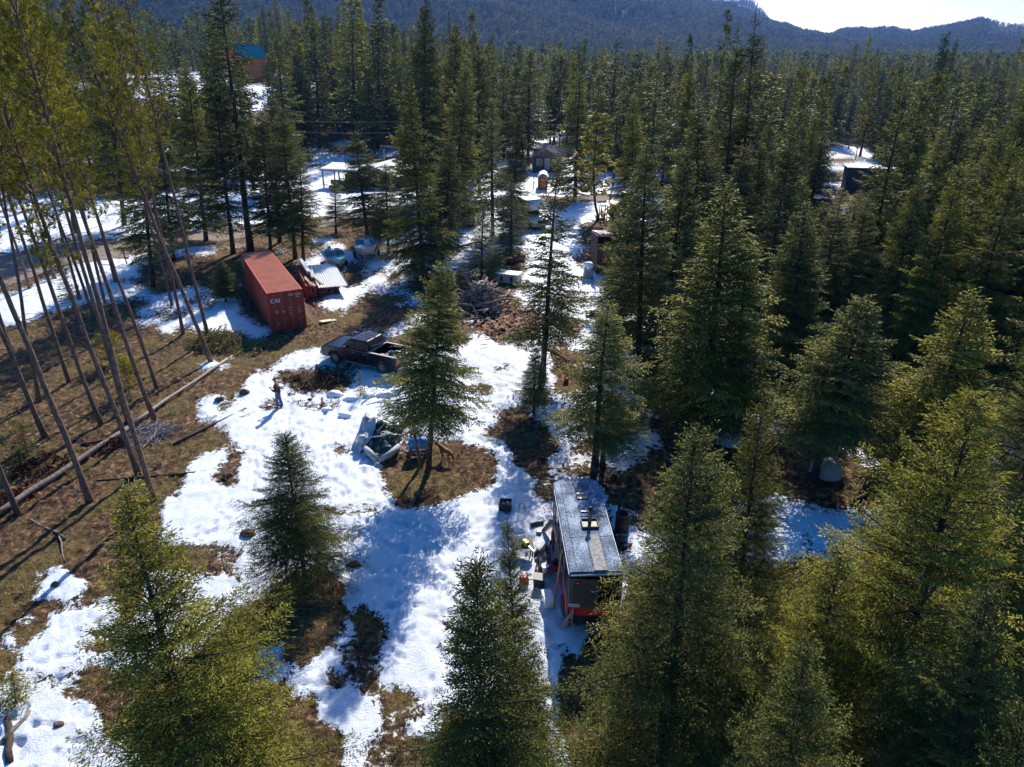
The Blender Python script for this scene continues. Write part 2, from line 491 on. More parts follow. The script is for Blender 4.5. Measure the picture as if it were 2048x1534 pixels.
ZZ = ZZ + sn * (.07 + .07 * lump * 2 - foot * .42 - rut * .07) * near + (1 - sn) * (lump * .20 + (vn(XX * 4.2, YY * 4.2, 8) - .5) * .13 + (vn(XX * 8.5, YY * 8.5, 18) - .5) * .06) * near
prt = np.zeros_like(ZZ)
def prints(pts, step=.62, side=.14, seed=0):
    rg_ = np.random.default_rng(seed); Q = np.array(GP(pts)); k = 0
    for a, b in zip(Q[:-1], Q[1:]):
        L = np.hypot(*(b - a)); dd = (b - a) / L
        for t in np.arange(0, L, step):
            k += 1; c = a + dd * t + np.array([-dd[1], dd[0]]) * side * (1 if k % 2 else -1) + rg_.normal(0, .07, 2)
            i0, i1 = np.searchsorted(rows, [c[1] - .5, c[1] + .5])
            xx = XX[i0:i1] - c[0]; yy = YY[i0:i1] - c[1]
            al = xx * dd[0] + yy * dd[1]; ac = -xx * dd[1] + yy * dd[0]
            prt[i0:i1] = np.maximum(prt[i0:i1], np.clip(1.5 - np.hypot(al / .17, ac / .09) , 0, 1))
for j, tr in enumerate(([(560, 820), (600, 900), (690, 990), (830, 1060), (980, 1080), (1060, 1110)], [(560, 830), (500, 900), (520, 1010), (560, 1080), (640, 1110)],
    [(1000, 1010), (960, 1100), (900, 1250), (860, 1400), (800, 1534)], [(900, 1060), (800, 1150), (760, 1250), (800, 1330)], [(1010, 1040), (930, 900), (960, 820), (1000, 760)],
    [(470, 1020), (400, 1060), (350, 1100), (300, 1180), (200, 1250)], [(1060, 1250), (1090, 1350), (1120, 1450), (1150, 1534)], [(700, 850), (650, 900), (640, 1000), (700, 1080)], [(1130, 1290), (1000, 1200), (880, 1130), (760, 1080)],
    [(640, 790), (700, 860), (790, 1010), (860, 1100), (900, 1250)], [(860, 1060), (940, 1150), (960, 1300)])):
    prints(tr, seed=j); prints([(x + 14, y + 9) for x, y in tr], .7, .12, j + 50)
ZZ = ZZ - prt * sn * .11
idx = np.arange(nr * nc).reshape(nr, nc)
F = np.stack([idx[:-1, :-1], idx[:-1, 1:], idx[1:, 1:], idx[1:, :-1]], -1).reshape(-1, 4)
V = np.stack([XX, YY, ZZ], -1).reshape(-1, 3)

def ground_mat():
    m, nt, b = _new('forest_floor_and_snow')
    tc = nt.nodes.new('ShaderNodeTexCoord'); co = tc.outputs['Object']
    s = _attr(nt, 'snow').outputs['Fac']; d = _attr(nt, 'dirt').outputs['Fac']
    n1 = _noise(nt, 3.5, 8, .7, co, .6); n2 = _noise(nt, 14, 6, .75, co)
    n3 = _noise(nt, .35, 4, .5, co); n4 = _noise(nt, 45, 3, .8, co)
    # snow edge
    e = _math(nt, 'ADD', s, _math(nt, 'MULTIPLY', _math(nt, 'SUBTRACT', n1.outputs['Fac'], .5), 3.2))
    e = _math(nt, 'ADD', e, _math(nt, 'MULTIPLY', _math(nt, 'SUBTRACT', n2.outputs['Fac'], .5), 2.0))
    g_ = _math(nt, 'MULTIPLY', _math(nt, 'MULTIPLY', s, _math(nt, 'SUBTRACT', 1.0, s)), 4.0)
    e = _math(nt, 'ADD', s, _math(nt, 'MULTIPLY', _math(nt, 'SUBTRACT', e, s), _math(nt, 'ADD', _math(nt, 'MULTIPLY', g_, .75), .22)))
    dd = _math(nt, 'MULTIPLY', d, _math(nt, 'MULTIPLY', _math(nt, 'SUBTRACT', n2.outputs['Fac'], .42), 1.6))
    e = _math(nt, 'SUBTRACT', e, _math(nt, 'MAXIMUM', dd, 0.0))
    k = _math(nt, 'MULTIPLY', _math(nt, 'SUBTRACT', e, .5), 14, True)
    # floor colour
    fl = _ramp(nt, n1.outputs['Fac'], [(.38, (.028, .016, .011)), (.46, (.105, .058, .032)), (.54, (.24, .14, .07)), (.63, (.52, .38, .20))])
    gr = _ramp(nt, n2.outputs['Fac'], [(.38, (.035, .028, .010)), (.50, (.19, .15, .045)), (.62, (.50, .42, .12))])
    fk = _ramp(nt, n3.outputs['Fac'], [(.46, (0, 0, 0)), (.62, (.7, .7, .7))])
    c = _mix(nt, fk.outputs[0], fl.outputs[0], gr.outputs[0])
    sp = _ramp(nt, n4.outputs['Fac'], [(.42, (.18, .16, .14)), (.58, (1.6, 1.5, 1.4))])
    mul = nt.nodes.new('ShaderNodeMix'); mul.data_type = 'RGBA'; mul.blend_type = 'MULTIPLY'; mul.inputs[0].default_value = 1
    nt.links.new(c, mul.inputs[6]); nt.links.new(sp.outputs[0], mul.inputs[7])
    # snow colour, dirty where driven or trodden
    sn1 = _ramp(nt, n2.outputs['Fac'], [(.30, (.62, .70, .80)), (.52, (.82, .87, .93))])
    tr = _noise(nt, 2.2, 6, .8, co, .3)
    dk = _math(nt, 'MULTIPLY', d, _math(nt, 'MULTIPLY', _math(nt, 'SUBTRACT', tr.outputs['Fac'], .40), 2.6, True), True)
    sc = _mix(nt, dk, sn1.outputs[0], (.30, .24, .19))
    # bits of bark and needles lying on the snow
    v = nt.nodes.new('ShaderNodeTexVoronoi'); v.inputs['Scale'].default_value = 5.5; nt.links.new(co, v.inputs['Vector'])
    bit = _math(nt, 'MULTIPLY', _math(nt, 'SUBTRACT', .085, v.outputs['Distance']), 30, True)
    bit = _math(nt, 'MULTIPLY', bit, _math(nt, 'MULTIPLY', _math(nt, 'SUBTRACT', n3.outputs['Fac'], .40), 6, True))
    sc = _mix(nt, bit, sc, (.10, .07, .05))
    col = _mix(nt, k, mul.outputs[2], sc)
    nt.links.new(col, b.inputs['Base Color'])
    rr = _mix(nt, k, (.95, .95, .95), (.55, .55, .55)); nt.links.new(rr, b.inputs['Roughness'])
    b.inputs['Specular IOR Level'].default_value = .25
    hgt = _math(nt, 'ADD', _math(nt, 'MULTIPLY', n2.outputs['Fac'], _math(nt, 'SUBTRACT', 1.5, k)), _math(nt, 'MULTIPLY', k, .9))
    hgt = _math(nt, 'ADD', hgt, _math(nt, 'MULTIPLY', n4.outputs['Fac'], _math(nt, 'SUBTRACT', .75, _math(nt, 'MULTIPLY', k, .6))))
    bp = nt.nodes.new('ShaderNodeBump'); bp.inputs['Strength'].default_value = 1.0; bp.inputs['Distance'].default_value = .13
    nt.links.new(hgt, bp.inputs['Height']); nt.links.new(bp.outputs[0], b.inputs['Normal'])
    return m
gm = np_mesh('ground', V, F, ground_mat(), smooth=True)
for nme, arr in (('snow', ms), ('dirt', dirt)):
    a = gm.attributes.new(nme, 'FLOAT', 'POINT'); a.data.foreach_set('value', np.ascontiguousarray(arr.ravel(), dtype=np.float32))
go = link(bpy.data.objects.new('ground', gm)); tag(go, 'forest floor of brown litter with patches of melting snow', None, None, 'structure')

# gravel road draped over the ground
def strip(A, B, name, m, nx=160, ny=12, dz=.05):
    A = np.array(GP(A)); B = np.array(GP(B))
    def res(Q):
        d = np.r_[0, np.cumsum(np.hypot(*np.diff(Q, axis=0).T))]; d /= d[-1]
        return d
    # parametrise by photo column: interpolate on common parameter
    t = np.linspace(0, 1, nx)
    a = np.stack([np.interp(t, res(A), A[:, 0]), np.interp(t, res(A), A[:, 1])], -1)
    bb = np.stack([np.interp(t, res(B), B[:, 0]), np.interp(t, res(B), B[:, 1])], -1)
    s = np.linspace(0, 1, ny)[None, :, None]
    P = a[:, None] * (1 - s) + bb[:, None] * s
    Z = gz(P[..., 0], P[..., 1]) + dz
    V = np.concatenate([P, Z[..., None]], -1).reshape(-1, 3)
    i = np.arange(nx * ny).reshape(nx, ny)
    F = np.stack([i[:-1, :-1], i[:-1, 1:], i[1:, 1:], i[1:, :-1]], -1).reshape(-1, 4)
    o = link(bpy.data.objects.new(name, np_mesh(name, V, F, m, smooth=True)))
    return o
ro = strip(ROADU, ROADL, 'road', mat('gravel_road', (.27, .20, .155), (.15, .12, .105), .9, .95, bump=.5), 220, 30)
tag(ro, 'brown gravel road crossing behind the pines', None, None, 'structure')

# ------------------------------------------------------------ conifer generator
def shoot_mesh(P, D, L, Wd, T):
    """brushes of needles: slender three sided bipyramids"""
    n = len(P)
    ref = np.where(np.abs(D[:, 2:3]) < .9, np.array([[0, 0, 1.]]), np.array([[1., 0, 0]]))
    U = np.cross(D, ref); U /= np.linalg.norm(U, axis=1, keepdims=True) + 1e-9
    Wv = np.cross(D, U)
    V = np.empty((n, 5, 3))
    V[:, 0] = P
    mid = P + D * (L * .5)[:, None]
    ph = np.random.default_rng(n).random(n) * 6.28
    for k in range(3):
        a = ph + 2.0944 * k
        V[:, 1 + k] = mid + (U * np.cos(a)[:, None] + Wv * np.sin(a)[:, None]) * Wd[:, None]
    V[:, 4] = P + D * L[:, None]
    b = (np.arange(n) * 5)[:, None]
    fs = np.array([[0, 2, 1], [0, 3, 2], [0, 1, 3], [4, 1, 2], [4, 2, 3], [4, 3, 1]])
    F = (b[:, :, None] + fs[None]).reshape(-1, 3)
    return V.reshape(-1, 3), F, np.repeat(T, 5)

def conifer(seed, H=8., cb=.1, Rr=2., dz=.3, nb=5, tw=.12, ss=.09, sl=.13, sw=.022, inner=.12, droop=.2, dens=1.0, lean=0., ragged=.25, topk=.82, wood_r=.013, conesn=0):
    rng = np.random.default_rng(seed)
    w = MB()
    tz = np.linspace(-.2, H, 9)
    wx = np.cumsum(rng.normal(0, .012 * H / 8, 9)); wy = np.cumsum(rng.normal(0, .012 * H / 8, 9))
    w.tube([(wx[i], wy[i], tz[i]) for i in range(9)], [max(.006, wood_r * H * (1 - max(t, 0) / H) ** .85 * (1.25 if i == 0 else 1)) for i, t in enumerate(tz)], 8)
    Ps, Ds, Ls, Ts = [], [], [], []
    z = cb * H
    ph1, ph2 = rng.random(2) * 6.28
    cones = []
    while z < H - .12:
        t = (z - cb * H) / (H * (1 - cb))
        prof = min(1, (t + .06) / .16) ** .6 * (1 - t) ** topk + .035
        n = max(3, int(nb + rng.integers(-1, 2)))
        az0 = rng.random() * 6.28
        cx, cy = np.interp(z, tz, wx), np.interp(z, tz, wy)
        for k in range(n):
            if rng.random() > dens: continue
            az = az0 + 6.283 * k / n + rng.normal(0, .3)
            l = Rr * prof * (1 + ragged * (rng.random() * 2 - 1)) * (1 + .16 * math.sin(az + ph1) + .14 * math.sin(2 * az + ph2 + z * 1.3))
            if rng.random() < .08: l *= 1.25
            l = max(l, .12)
            el = -.10 + 1.0 * t ** 1.4 + rng.normal(0, .09)
            zb = z + rng.normal(0, dz * .3)
            a2 = np.array([math.cos(az), math.sin(az)])
            def pos(s):
                s = np.asarray(s)
                r = l * s * math.cos(el)
                zz = l * (math.sin(el) * s - droop * (1 - t) * s * s + .30 * np.clip(s - .55, 0, 1) ** 1.5)
                return np.stack([cx + a2[0] * r, cy + a2[1] * r, zb + zz], -1)
            bp = pos(np.linspace(0, .95, 4))
            w.tube([tuple(q) for q in bp], [.007 + .011 * l, .006 + .008 * l, .005 + .004 * l, .003], 3, False)
            m = max(2, int(l / tw))
            s = np.clip(np.linspace(inner, 1, m) + rng.normal(0, .02, m), .02, 1)
            p = pos(s); q = pos(np.minimum(s + .05, 1.05)); ax = q - p; ax /= np.linalg.norm(ax, axis=1, keepdims=True) + 1e-9
            side = np.where(np.arange(m) % 2 == 0, 1., -1.)
            pr = np.stack([-ax[:, 1], ax[:, 0], 0 * ax[:, 0]], -1); pr /= np.linalg.norm(pr, axis=1, keepdims=True) + 1e-9
            tl = (.50 * l * (1 - s) ** .7 + sl * .9) * rng.uniform(.6, 1.2, m)
            ang = rng.normal(.92, .14, m)
            td = ax * np.cos(ang)[:, None] + pr * (side * np.sin(ang))[:, None]
            td[:, 2] += rng.normal(-.12, .10, m)
            td /= np.linalg.norm(td, axis=1, keepdims=True)
            c = np.maximum(1, (tl / ss).astype(int)) + 1
            I = np.repeat(np.arange(m), c)
            off = np.arange(len(I)) - np.repeat(np.cumsum(c) - c, c)
            f = off / np.maximum(1, c[I] - 1)
            sp = p[I] + td[I] * (f * tl[I])[:, None]
            sp[:, 2] -= .12 * (f * tl[I]) ** 2 * 2
            sd2 = np.where(off % 2 == 0, 1., -1.)
            tp = np.cross(td[I], np.array([0, 0, 1.])); tp /= np.linalg.norm(tp, axis=1, keepdims=True) + 1e-9
            a3 = rng.normal(.65, .2, len(I)); a3 = np.where(f > .95, .05, a3)
            dd = td[I] * np.cos(a3)[:, None] + tp * (sd2 * np.sin(a3))[:, None]
            dd[:, 2] += rng.normal(-.12, .20, len(I))
            dd /= np.linalg.norm(dd, axis=1, keepdims=True)
            ll = sl * rng.uniform(.65, 1.3, len(I))
            clump = rng.normal(0, .15)
            # needles are paler towards the tips of the branch
            tip = np.clip(s[I] * .5 + f * .35 - .25, 0, 1)
            tt = np.clip(.18 + .60 * tip + clump + rng.normal(0, .10, len(I)), 0, 1)
            Ps.append(sp); Ds.append(dd); Ls.append(ll); Ts.append(tt)
            if conesn and t > .55 and rng.random() < .55:
                cones.append(pos(rng.uniform(.5, .95)) + np.array([0, 0, -.03]))
        z += dz * rng.uniform(.75, 1.25) * (1 - .35 * t)
    # leader
    k = max(3, int(.5 / ss))
    lp = np.stack([np.full(k, wx[-1]), np.full(k, wy[-1]), np.linspace(H - .45, H - .02, k)], -1)
    ld = rng.normal(0, .35, (k, 3)); ld[:, 2] = 1; ld /= np.linalg.norm(ld, axis=1, keepdims=True)
    Ps.append(lp); Ds.append(ld); Ls.append(np.full(k, sl * 1.2)); Ts.append(np.full(k, .7))
    P = np.concatenate(Ps); D = np.concatenate(Ds); L = np.concatenate(Ls); T = np.concatenate(Ts)
    return w, (P, D, L, sw * (L / sl), T), cones

def pine(seed, H=23., cb=.5, Rr=1.7, dz=.42, tuft=6, sl=.17, sw=.022, nb=3, step=.26, wood_r=.0066, dead=26):
    """lodgepole pine: bare pole, airy crown of tufts at the branch ends"""
    rng = np.random.default_rng(seed)
    w = MB()
    tz = np.linspace(-.3, H, 14)
    wx = np.cumsum(rng.normal(0, .05, 14)); wy = np.cumsum(rng.normal(0, .05, 14)); wx -= wx[1]; wy -= wy[1]
    w.tube([(wx[i], wy[i], tz[i]) for i in range(14)], [max(.012, wood_r * H * (1 - max(t, 0) / H) ** .7 * (1.35 if i == 0 else 1)) for i, t in enumerate(tz)], 9)
    Ps, Ds, Ls, Ts = [], [], [], []
    for _ in range(dead):
        zb = rng.uniform(.15, cb + .1) * H; az = rng.random() * 6.28; l = rng.uniform(.3, 1.3)
        cx, cy = np.interp(zb, tz, wx), np.interp(zb, tz, wy)
        w.tube([(cx, cy, zb), (cx + math.cos(az) * l * .6, cy + math.sin(az) * l * .6, zb + l * .12), (cx + math.cos(az + .2) * l, cy + math.sin(az + .2) * l, zb + l * rng.uniform(-.1, .3))], [.018, .011, .004], 3, False)
    z = cb * H
    while z < H - .1:
        t = (z - cb * H) / (H * (1 - cb))
        prof = min(1, (t + .15) / .45) ** .7 * (1 - t) ** .6 + .06
        for k in range(rng.integers(nb - 1, nb + 2)):
            az = rng.random() * 6.28
            l = Rr * prof * rng.uniform(.45, 1.2)
            el = rng.normal(.15 + .6 * t, .22)
            cx, cy = np.interp(z, tz, wx), np.interp(z, tz, wy)
            S = np.linspace(0, 1, 5)
            bx = cx + math.cos(az) * l * S * math.cos(el); by = cy + math.sin(az) * l * S * math.cos(el)
            bz = z + l * (math.sin(el) * S - .1 * S + .28 * S ** 2)
            w.tube([(bx[i], by[i], bz[i]) for i in range(5)], [.010 + .012 * l, .009 + .009 * l, .007 + .006 * l, .007, .004], 3, False)
            m = max(2, int(l / step * 1.7))
            s = np.clip(rng.uniform(.35, 1.0, m), 0, 1); s[0] = 1
            c0 = np.stack([np.interp(s, S, bx), np.interp(s, S, by), np.interp(s, S, bz)], -1)
            offd = rng.normal(0, 1, (m, 3)); offd[:, 2] = np.abs(offd[:, 2]) * .5
            offd /= np.linalg.norm(offd, axis=1, keepdims=True)
            c1 = c0 + offd * (rng.uniform(.1, .38, m) * (1.15 - s * .5))[:, None]
            for q in range(m):
                w.tube([tuple(c0[q]), tuple(c1[q])], [.007, .004], 3, False)
            I = np.repeat(np.arange(m), tuft)
            dd = rng.normal(0, .75, (len(I), 3)) + offd[I] * .8 + np.array([math.cos(az) * .4, math.sin(az) * .4, .45])
            dd /= np.linalg.norm(dd, axis=1, keepdims=True)
            tt = np.clip(.45 + rng.normal(0, .13) + rng.normal(0, .14, len(I)), 0, 1)
            Ps.append(c1[I] - dd * sl * .15 + rng.normal(0, .045, (len(I), 3))); Ds.append(dd); Ls.append(sl * rng.uniform(.7, 1.25, len(I))); Ts.append(tt)
        z += dz * rng.uniform(.6, 1.3)
    P = np.concatenate(Ps); D = np.concatenate(Ds); L = np.concatenate(Ls); T = np.concatenate(Ts)
    return w, (P, D, L, sw * (L / sl), T), []

TREES = {}
def variant(key, data, fm, bm_, H, Rr, conem=None):
    w, S, cones = data
    V, F, T = shoot_mesh(*S)
    fo = np_mesh('crown', V, F, fm, tint=T)
    tr = w.mesh('trunk', bm_, smooth=True, fix=False)
    cm = None
    if cones:
        P = np.array(cones); n = len(P); rg = np.random.default_rng(5)
        D = rg.normal(0, .25, (n, 3)); D[:, 2] = -1; D /= np.linalg.norm(D, axis=1, keepdims=True)
        cv, cf, ct = shoot_mesh(P, D, np.full(n, .095), np.full(n, .022), rg.random(n))
        cm = np_mesh('cones', cv, cf, conem, tint=ct)
    TREES[key] = dict(crown=fo, trunk=tr, H=H, R=Rr, cones=cm)

random.seed(4)
# close trees
variant('h0', conifer(1, 11.5, .03, 2.6, .37, 9, .055, .040, .088, .0125, .18, droop=.28, topk=.85, ragged=.3), F_FIR, BARK, 11.5, 2.6)
variant('h1', conifer(2, 11, .03, 2.4, .37, 9, .055, .040, .088, .0125, .18, droop=.26, topk=.85, ragged=.35), F_OLIVE, BARK, 11, 2.4)
CONE = mat('cone_brown', (.17, .06, .03), (.09, .035, .02), 30, .8)
variant('h2', conifer(3, 12.5, .03, 3.2, .40, 9, .055, .040, .088, .0125, .22, droop=.28, topk=.80, ragged=.32, conesn=1), F_OLIVE, BARK, 12.5, 3.2, CONE)
variant('h3', conifer(7, 7, .13, 2.0, .25, 8, .055, .040, .085, .0125, .10, topk=.72, ragged=.3, droop=.25), F_FIR, BARK, 7, 2.0)
variant('h4', conifer(12, 11.5, .03, 2.6, .37, 9, .055, .040, .088, .0125, .18, droop=.28, topk=.80, ragged=.3), F_FIR, BARK, 11.5, 2.6)
# middle distance
variant('m0', conifer(21, 12, .10, 2.3, .50, 7, .085, .068, .16, .030, .1), F_FIR, BARK, 12, 2.3)
variant('m1', conifer(22, 12, .20, 2.1, .52, 7, .085, .068, .16, .030, .12), F_FIR, BARK, 12, 2.1)
variant('m2', conifer(23, 12, .18, 1.8, .50, 6, .085, .068, .16, .030, .1, dens=.85, ragged=.4), F_FIR, BARK, 12, 1.8)
variant('m3', conifer(24, 12, .08, 2.2, .50, 7, .085, .068, .16, .030, .1), F_OLIVE, BARK, 12, 2.2)
variant('m4', conifer(25, 8, .04, 1.7, .28, 6, .10, .075, .13, .025, .1, droop=.1), F_BLUE, BARK, 8, 1.7)
variant('m5', conifer(26, 13, .30, 1.7, .55, 6, .085, .068, .16, .030, .12, dens=.8, ragged=.4), F_OLIVE, BARK, 13, 1.7)
variant('m6', conifer(27, 11, .27, 2.2, .44, 7, .080, .062, .15, .028, .1, droop=.20, topk=.7), F_FIR, BARK, 11, 2.2)
variant('s0', conifer(31, 1.6, .03, .45, .14, 5, .08, .06, .09, .016, .1), F_OLIVE, BARK, 1.6, .45)
# left pines
variant('p0', pine(41, 23, .47, 2.2, .38, 13, .15, .022, 5, .40), F_PINE, BARKP, 23, 2.2)
variant('p1', pine(42, 23, .54, 2.0, .38, 13, .15, .022, 5, .40), F_PINE, BARKP, 23, 2.0)
variant('p2', pine(43, 22, .44, 2.3, .38, 13, .15, .022, 5, .40), F_PINE, BARKP, 22, 2.3)
variant('p3', pine(44, 3.0, .15, .9, .2, 7, .17, .022, 4, .2, .012, 2), F_PINE, BARKP, 3.0, .9)
# further off
variant('l0', conifer(51, 14, .12, 2.2, .55, 6, .26, .22, .38, .085, .1), F_FIR, BARK, 14, 2.2)
variant('l1', conifer(52, 14, .2, 1.8, .55, 6, .26, .22, .38, .085, .1, ragged=.35), F_FIR, BARK, 14, 1.8)
variant('l2', conifer(53, 14, .15, 1.5, .55, 5, .26, .22, .36, .08, .1, dens=.85, ragged=.4), F_OLIVE, BARK, 14, 1.5)
variant('l3', conifer(54, 14, .1, 2.0, .50, 6, .26, .22, .38, .085, .1), F_BLUE, BARK, 14, 2.0)
variant('l4', pine(55, 15, .35, 1.5, .5, 6, .34, .055, 3, .36, .006, 4), F_PINE, BARKP, 15, 1.5)
variant('l5', pine(56, 15, .25, 1.7, .45, 6, .36, .06, 4, .36, .006, 4), F_OLIVE, BARK, 15, 1.7)
variant('l6', conifer(57, 14, .2, 1.5, .6, 5, .40, .36, .34, .05, .1, dens=.8, ragged=.4), F_RED, BARK, 14, 1.5)
variant('l7', conifer(58, 13, .2, 1.3, .7, 4, .55, .5, .34, .025, .1, dens=.7, ragged=.5), DEADF, TWIG, 13, 1.3)
variant('v0', conifer(61, 15, .1, 2.4, 1.1, 5, .8, .7, 1.0, .22, .15), F_FIR, BARK, 15, 2.4)
variant('v1', conifer(62, 15, .12, 2.0, 1.1, 5, .8, .7, 1.0, .22, .15), F_FIR, BARK, 15, 2.0)
variant('v2', conifer(63, 15, .1, 2.2, 1.1, 5, .8, .7, 1.0, .22, .15, ragged=.4), F_BLUE, BARK, 15, 2.2)

TREEPOS = []
def tree(kind, X, Y, H, Rr, name='fir_tree', label='', cat='tree', group=None, rz=None, top=None, z=None):
    v = TREES[kind]
    zz = gh(X, Y) - .03 if z is None else z
    t = thing(name, label, cat, (X, Y, zz), 0, group)
    rz = random.uniform(0, 6.28) if rz is None else rz
    s = Rr / v['R']
    M = Matrix.Identity(3)
    q = Euler((0, 0, rz))
    if top is not None:
        d = Vector((top[0] - X, top[1] - Y, H)); Ln = d.length
        tq = Vector((0, 0, 1)).rotation_difference(d)
        t.rotation_mode = 'QUATERNION'
        t.rotation_quaternion = tq @ q.to_quaternion()
        H = Ln
    else:
        t.rotation_euler = q
    t.scale = (s, s, H / v['H'])
    for nm in ('trunk', 'crown', 'cones'):
        if v.get(nm):
            o = bpy.data.objects.new(nm, v[nm]); link(o); o.parent = t
            if nm == 'cones': o['kind'] = 'stuff'
    TREEPOS.append((X, Y, Rr))
    return t
def ptree(kind, bx, by, tx, ty, halfw, name='fir_tree', label='', cat='tree', group=None, rz=None):
    """tree by where its foot, its tip and its half width are in the survey photograph"""
    X, Y = G(bx, by)
    H = height_at(X, Y, ty)
    tX = x_at(tx, Y, H)
    w = Y * math.cos(PITCH) - (H * .4 - CAMH) * math.sin(PITCH)
    Rr = halfw * w / FPX * (1.14 if kind[0] == 'm' else 1.0)
    return tree(kind, X, Y, H, Rr, name, label, cat, group, rz, top=(tX, Y))
def pinetree(kind, bx, by, ux, uy, H, Rr, label, group='tall pines on the left'):
    X, Y = G(bx, by)
    z = height_at(X, Y, uy)
    x2 = x_at(ux, Y, z)
    k = H / z
    return tree(kind, X, Y, H, Rr, 'pine_tree', label, 'tree', group, None, top=(X + (x2 - X) * k, Y))
# ------------------------------------------------------------ trees one can point to
PT = ptree
PT('h1', 453, 1760, 245, 975, 255, label='big olive green fir filling the bottom left corner')
PT('h3', 610, 1162, 570, 866, 108, label='short round fir standing alone on the left of the snowy yard')
PT('h1', 1045, 1600, 1014, 1035, 95, label='slim sunlit fir tip rising just left of the red fuel can and the old bus')
PT('h3', 985, 1760, 950, 1122, 175, label='dense dark fir at the bottom centre, in front of trampled snow')
PT('h4', 1300, 1640, 1393, 858, 245, label='large green fir hiding the right rear corner of the old bus')
PT('h1', 1440, 1430, 1525, 812, 160, label='yellow green fir just behind the large fir right of the bus')
PT('h2', 1700, 1700, 1968, 792, 330, label='broad golden olive fir hung with brown cones, at the right of the foreground')
PT('h1', 1545, 1750, 1690, 1078, 200, label='olive fir below and left of the cone bearing fir')
PT('h4', 1500, 2010, 1612, 1278, 220, label='bright green fir top at the bottom edge, right of the rusty cart')
PT('h0', 1810, 1980, 1985, 1170, 250, label='green fir at the lower right with its crown in front of the cone bearing fir')
PT('h4', 1890, 2500, 2050, 1405, 200, label='fir tip poking into the bottom right corner')
PT('h0', 2000, 1330, 2095, 640, 165, label='dark green fir at the right edge, beyond the cone bearing fir')
PT('m6', 855, 941, 880, 528, 84, label='dark fir between the blue barrel and the brown dog')
PT('m1', 1190, 932, 1222, 600, 88, label='dark fir with a bare lower trunk just beyond the front of the old bus')
PT('m2', 1085, 765, 1116, 322, 68, label='tall ragged fir in the yard between the log heap and the orange bucket')
PT('m1', 1068, 832, 1072, 700, 36, label='small slanting fir in front of the tall ragged yard fir')
PT('m0', 1275, 715, 1292, 285, 84, label='dark fir beside the bare brown patch right of the brown shed')
PT('m3', 1408, 852, 1452, 372, 132, label='tallest dense fir right of centre, behind the left dog igloo')
PT('m2', 1462, 848, 1500, 470, 60, label='thin slanting fir right of the tallest dense fir by the left dog igloo')
PT('m6', 1625, 962, 1722, 598, 108, label='leaning fir whose trunk rises beside the right plastic dog igloo')
PT('m0', 1575, 770, 1612, 405, 82, label='fir on the small bare patch behind the leaning igloo fir')
PT('m3', 1838, 985, 1942, 585, 125, label='full green fir right of the leaning igloo fir')
PT('m0', 1330, 660, 1372, 300, 68, label='green fir right of the brown shed, one row behind the yard')
PT('l5', 1840, 600, 1880, 325, 42, 'pine_tree', 'young yellow green pine catching the sun in front of the white roofed building')
PT('m5', 1470, 520, 1512, 25, 42, label='tallest tree on the skyline, just left of the dip in the hills')
PT('m5', 1440, 520, 1478, 52, 36, label='second tallest skyline tree, left of the tallest one')
PT('l5', 1195, 442, 1203, 228, 55, label='round topped fir behind the brown shed, with a wooden frame at its foot')
PT('m3', 1262, 500, 1266, 190, 42, label='slim pale fir just left of the yellow loader')
PT('m3', 848, 560, 818, 170, 62, label='tall fir with a pale trunk behind the dark pickup truck')
PT('m0', 884, 520, 905, 275, 48, label='fir right behind the tall pale trunked fir of the centre')
PT('m0', 905, 450, 935, 120, 55, label='broad fir in the centre row, right of the tall double fir')
PT('m2', 985, 480, 985, 200, 44, label='dark slender fir behind the blue tinged young fir')
PT('m3', 1020, 470, 1040, 225, 34, label='olive fir left of the camper')
PT('m4', 963, 562, 965, 412, 42, 'young_fir', 'blue tinged young fir behind the heap of logs')
PT('m4', 1022, 522, 1022, 362, 42, 'young_fir', 'dark bushy young fir beside the purple drums')
PT('m1', 737, 492, 713, 262, 52, label='pointed fir behind the two boats')
PT('m1', 778, 505, 770, 328, 38, label='fir right of the boats, one step behind the pointed fir')
PT('m2', 672, 464, 668, 358, 26, label='little fir beside the road, left of the two boats')
PT('m5', 502, 502, 432, -70, 62, label='very tall fir with a long bare trunk behind the far end of the red container')
PT('m2', 466, 507, 425, 150, 50, label='fir at the far left corner of the red container')
PT('m1', 541, 514, 520, 215, 45, label='fir just right of the far end of the red container')
PT('m1', 590, 516, 562, 215, 50, label='bushy fir between the red container and the lumber stack')
PT('m2', 607, 522, 598, 300, 38, label='thin fir at the far end of the lumber stack')
PT('m2', 560, 484, 540, 190, 42, label='fir by the road behind the red container')
PT('m0', 412, 480, 372, 120, 55, label='fir left of the red container, at the edge of the road')
PT('m1', 452, 606, 443, 520, 28, 'young_fir', 'small sparse fir on the shaded snow beside the long side of the red container')
PT('m1', 307, 574, 262, 180, 52, label='dark fir in the snow between the road and the container')
PT('m1', 348, 520, 318, 230, 45, label='fir behind the dark fir near the road, left of the container')
PT('l0', 640, 300, 628, 60, 42, label='tall fir rising behind the snowy awning')
PT('m2', 575, 380, 552, 60, 44, label='very tall narrow fir across the road, left of the snowy awning')
PT('l1', 712, 298, 704, 10, 42, label='tall fir rising behind the low shed')
PT('l0', 757, 300, 757, -12, 38, label='dark spire rising highest above the carport')
PT('m0', 845, 402, 852, -5, 52, label='tallest fir of the centre, in front of the carport')
PT('m3', 905, 388, 913, 48, 48, label='tall olive fir next to the tallest fir of the centre')
PT('m1', 960, 392, 958, 88, 40, label='fir with bare foot left of the parked grey pickup')
PT('m2', 1056, 330, 1061, 98, 40, label='dark spire directly behind the little cabin')
PT('m3', 1150, 400, 1160, 150, 46, label='olive fir between the orange shed and the yellow loader')
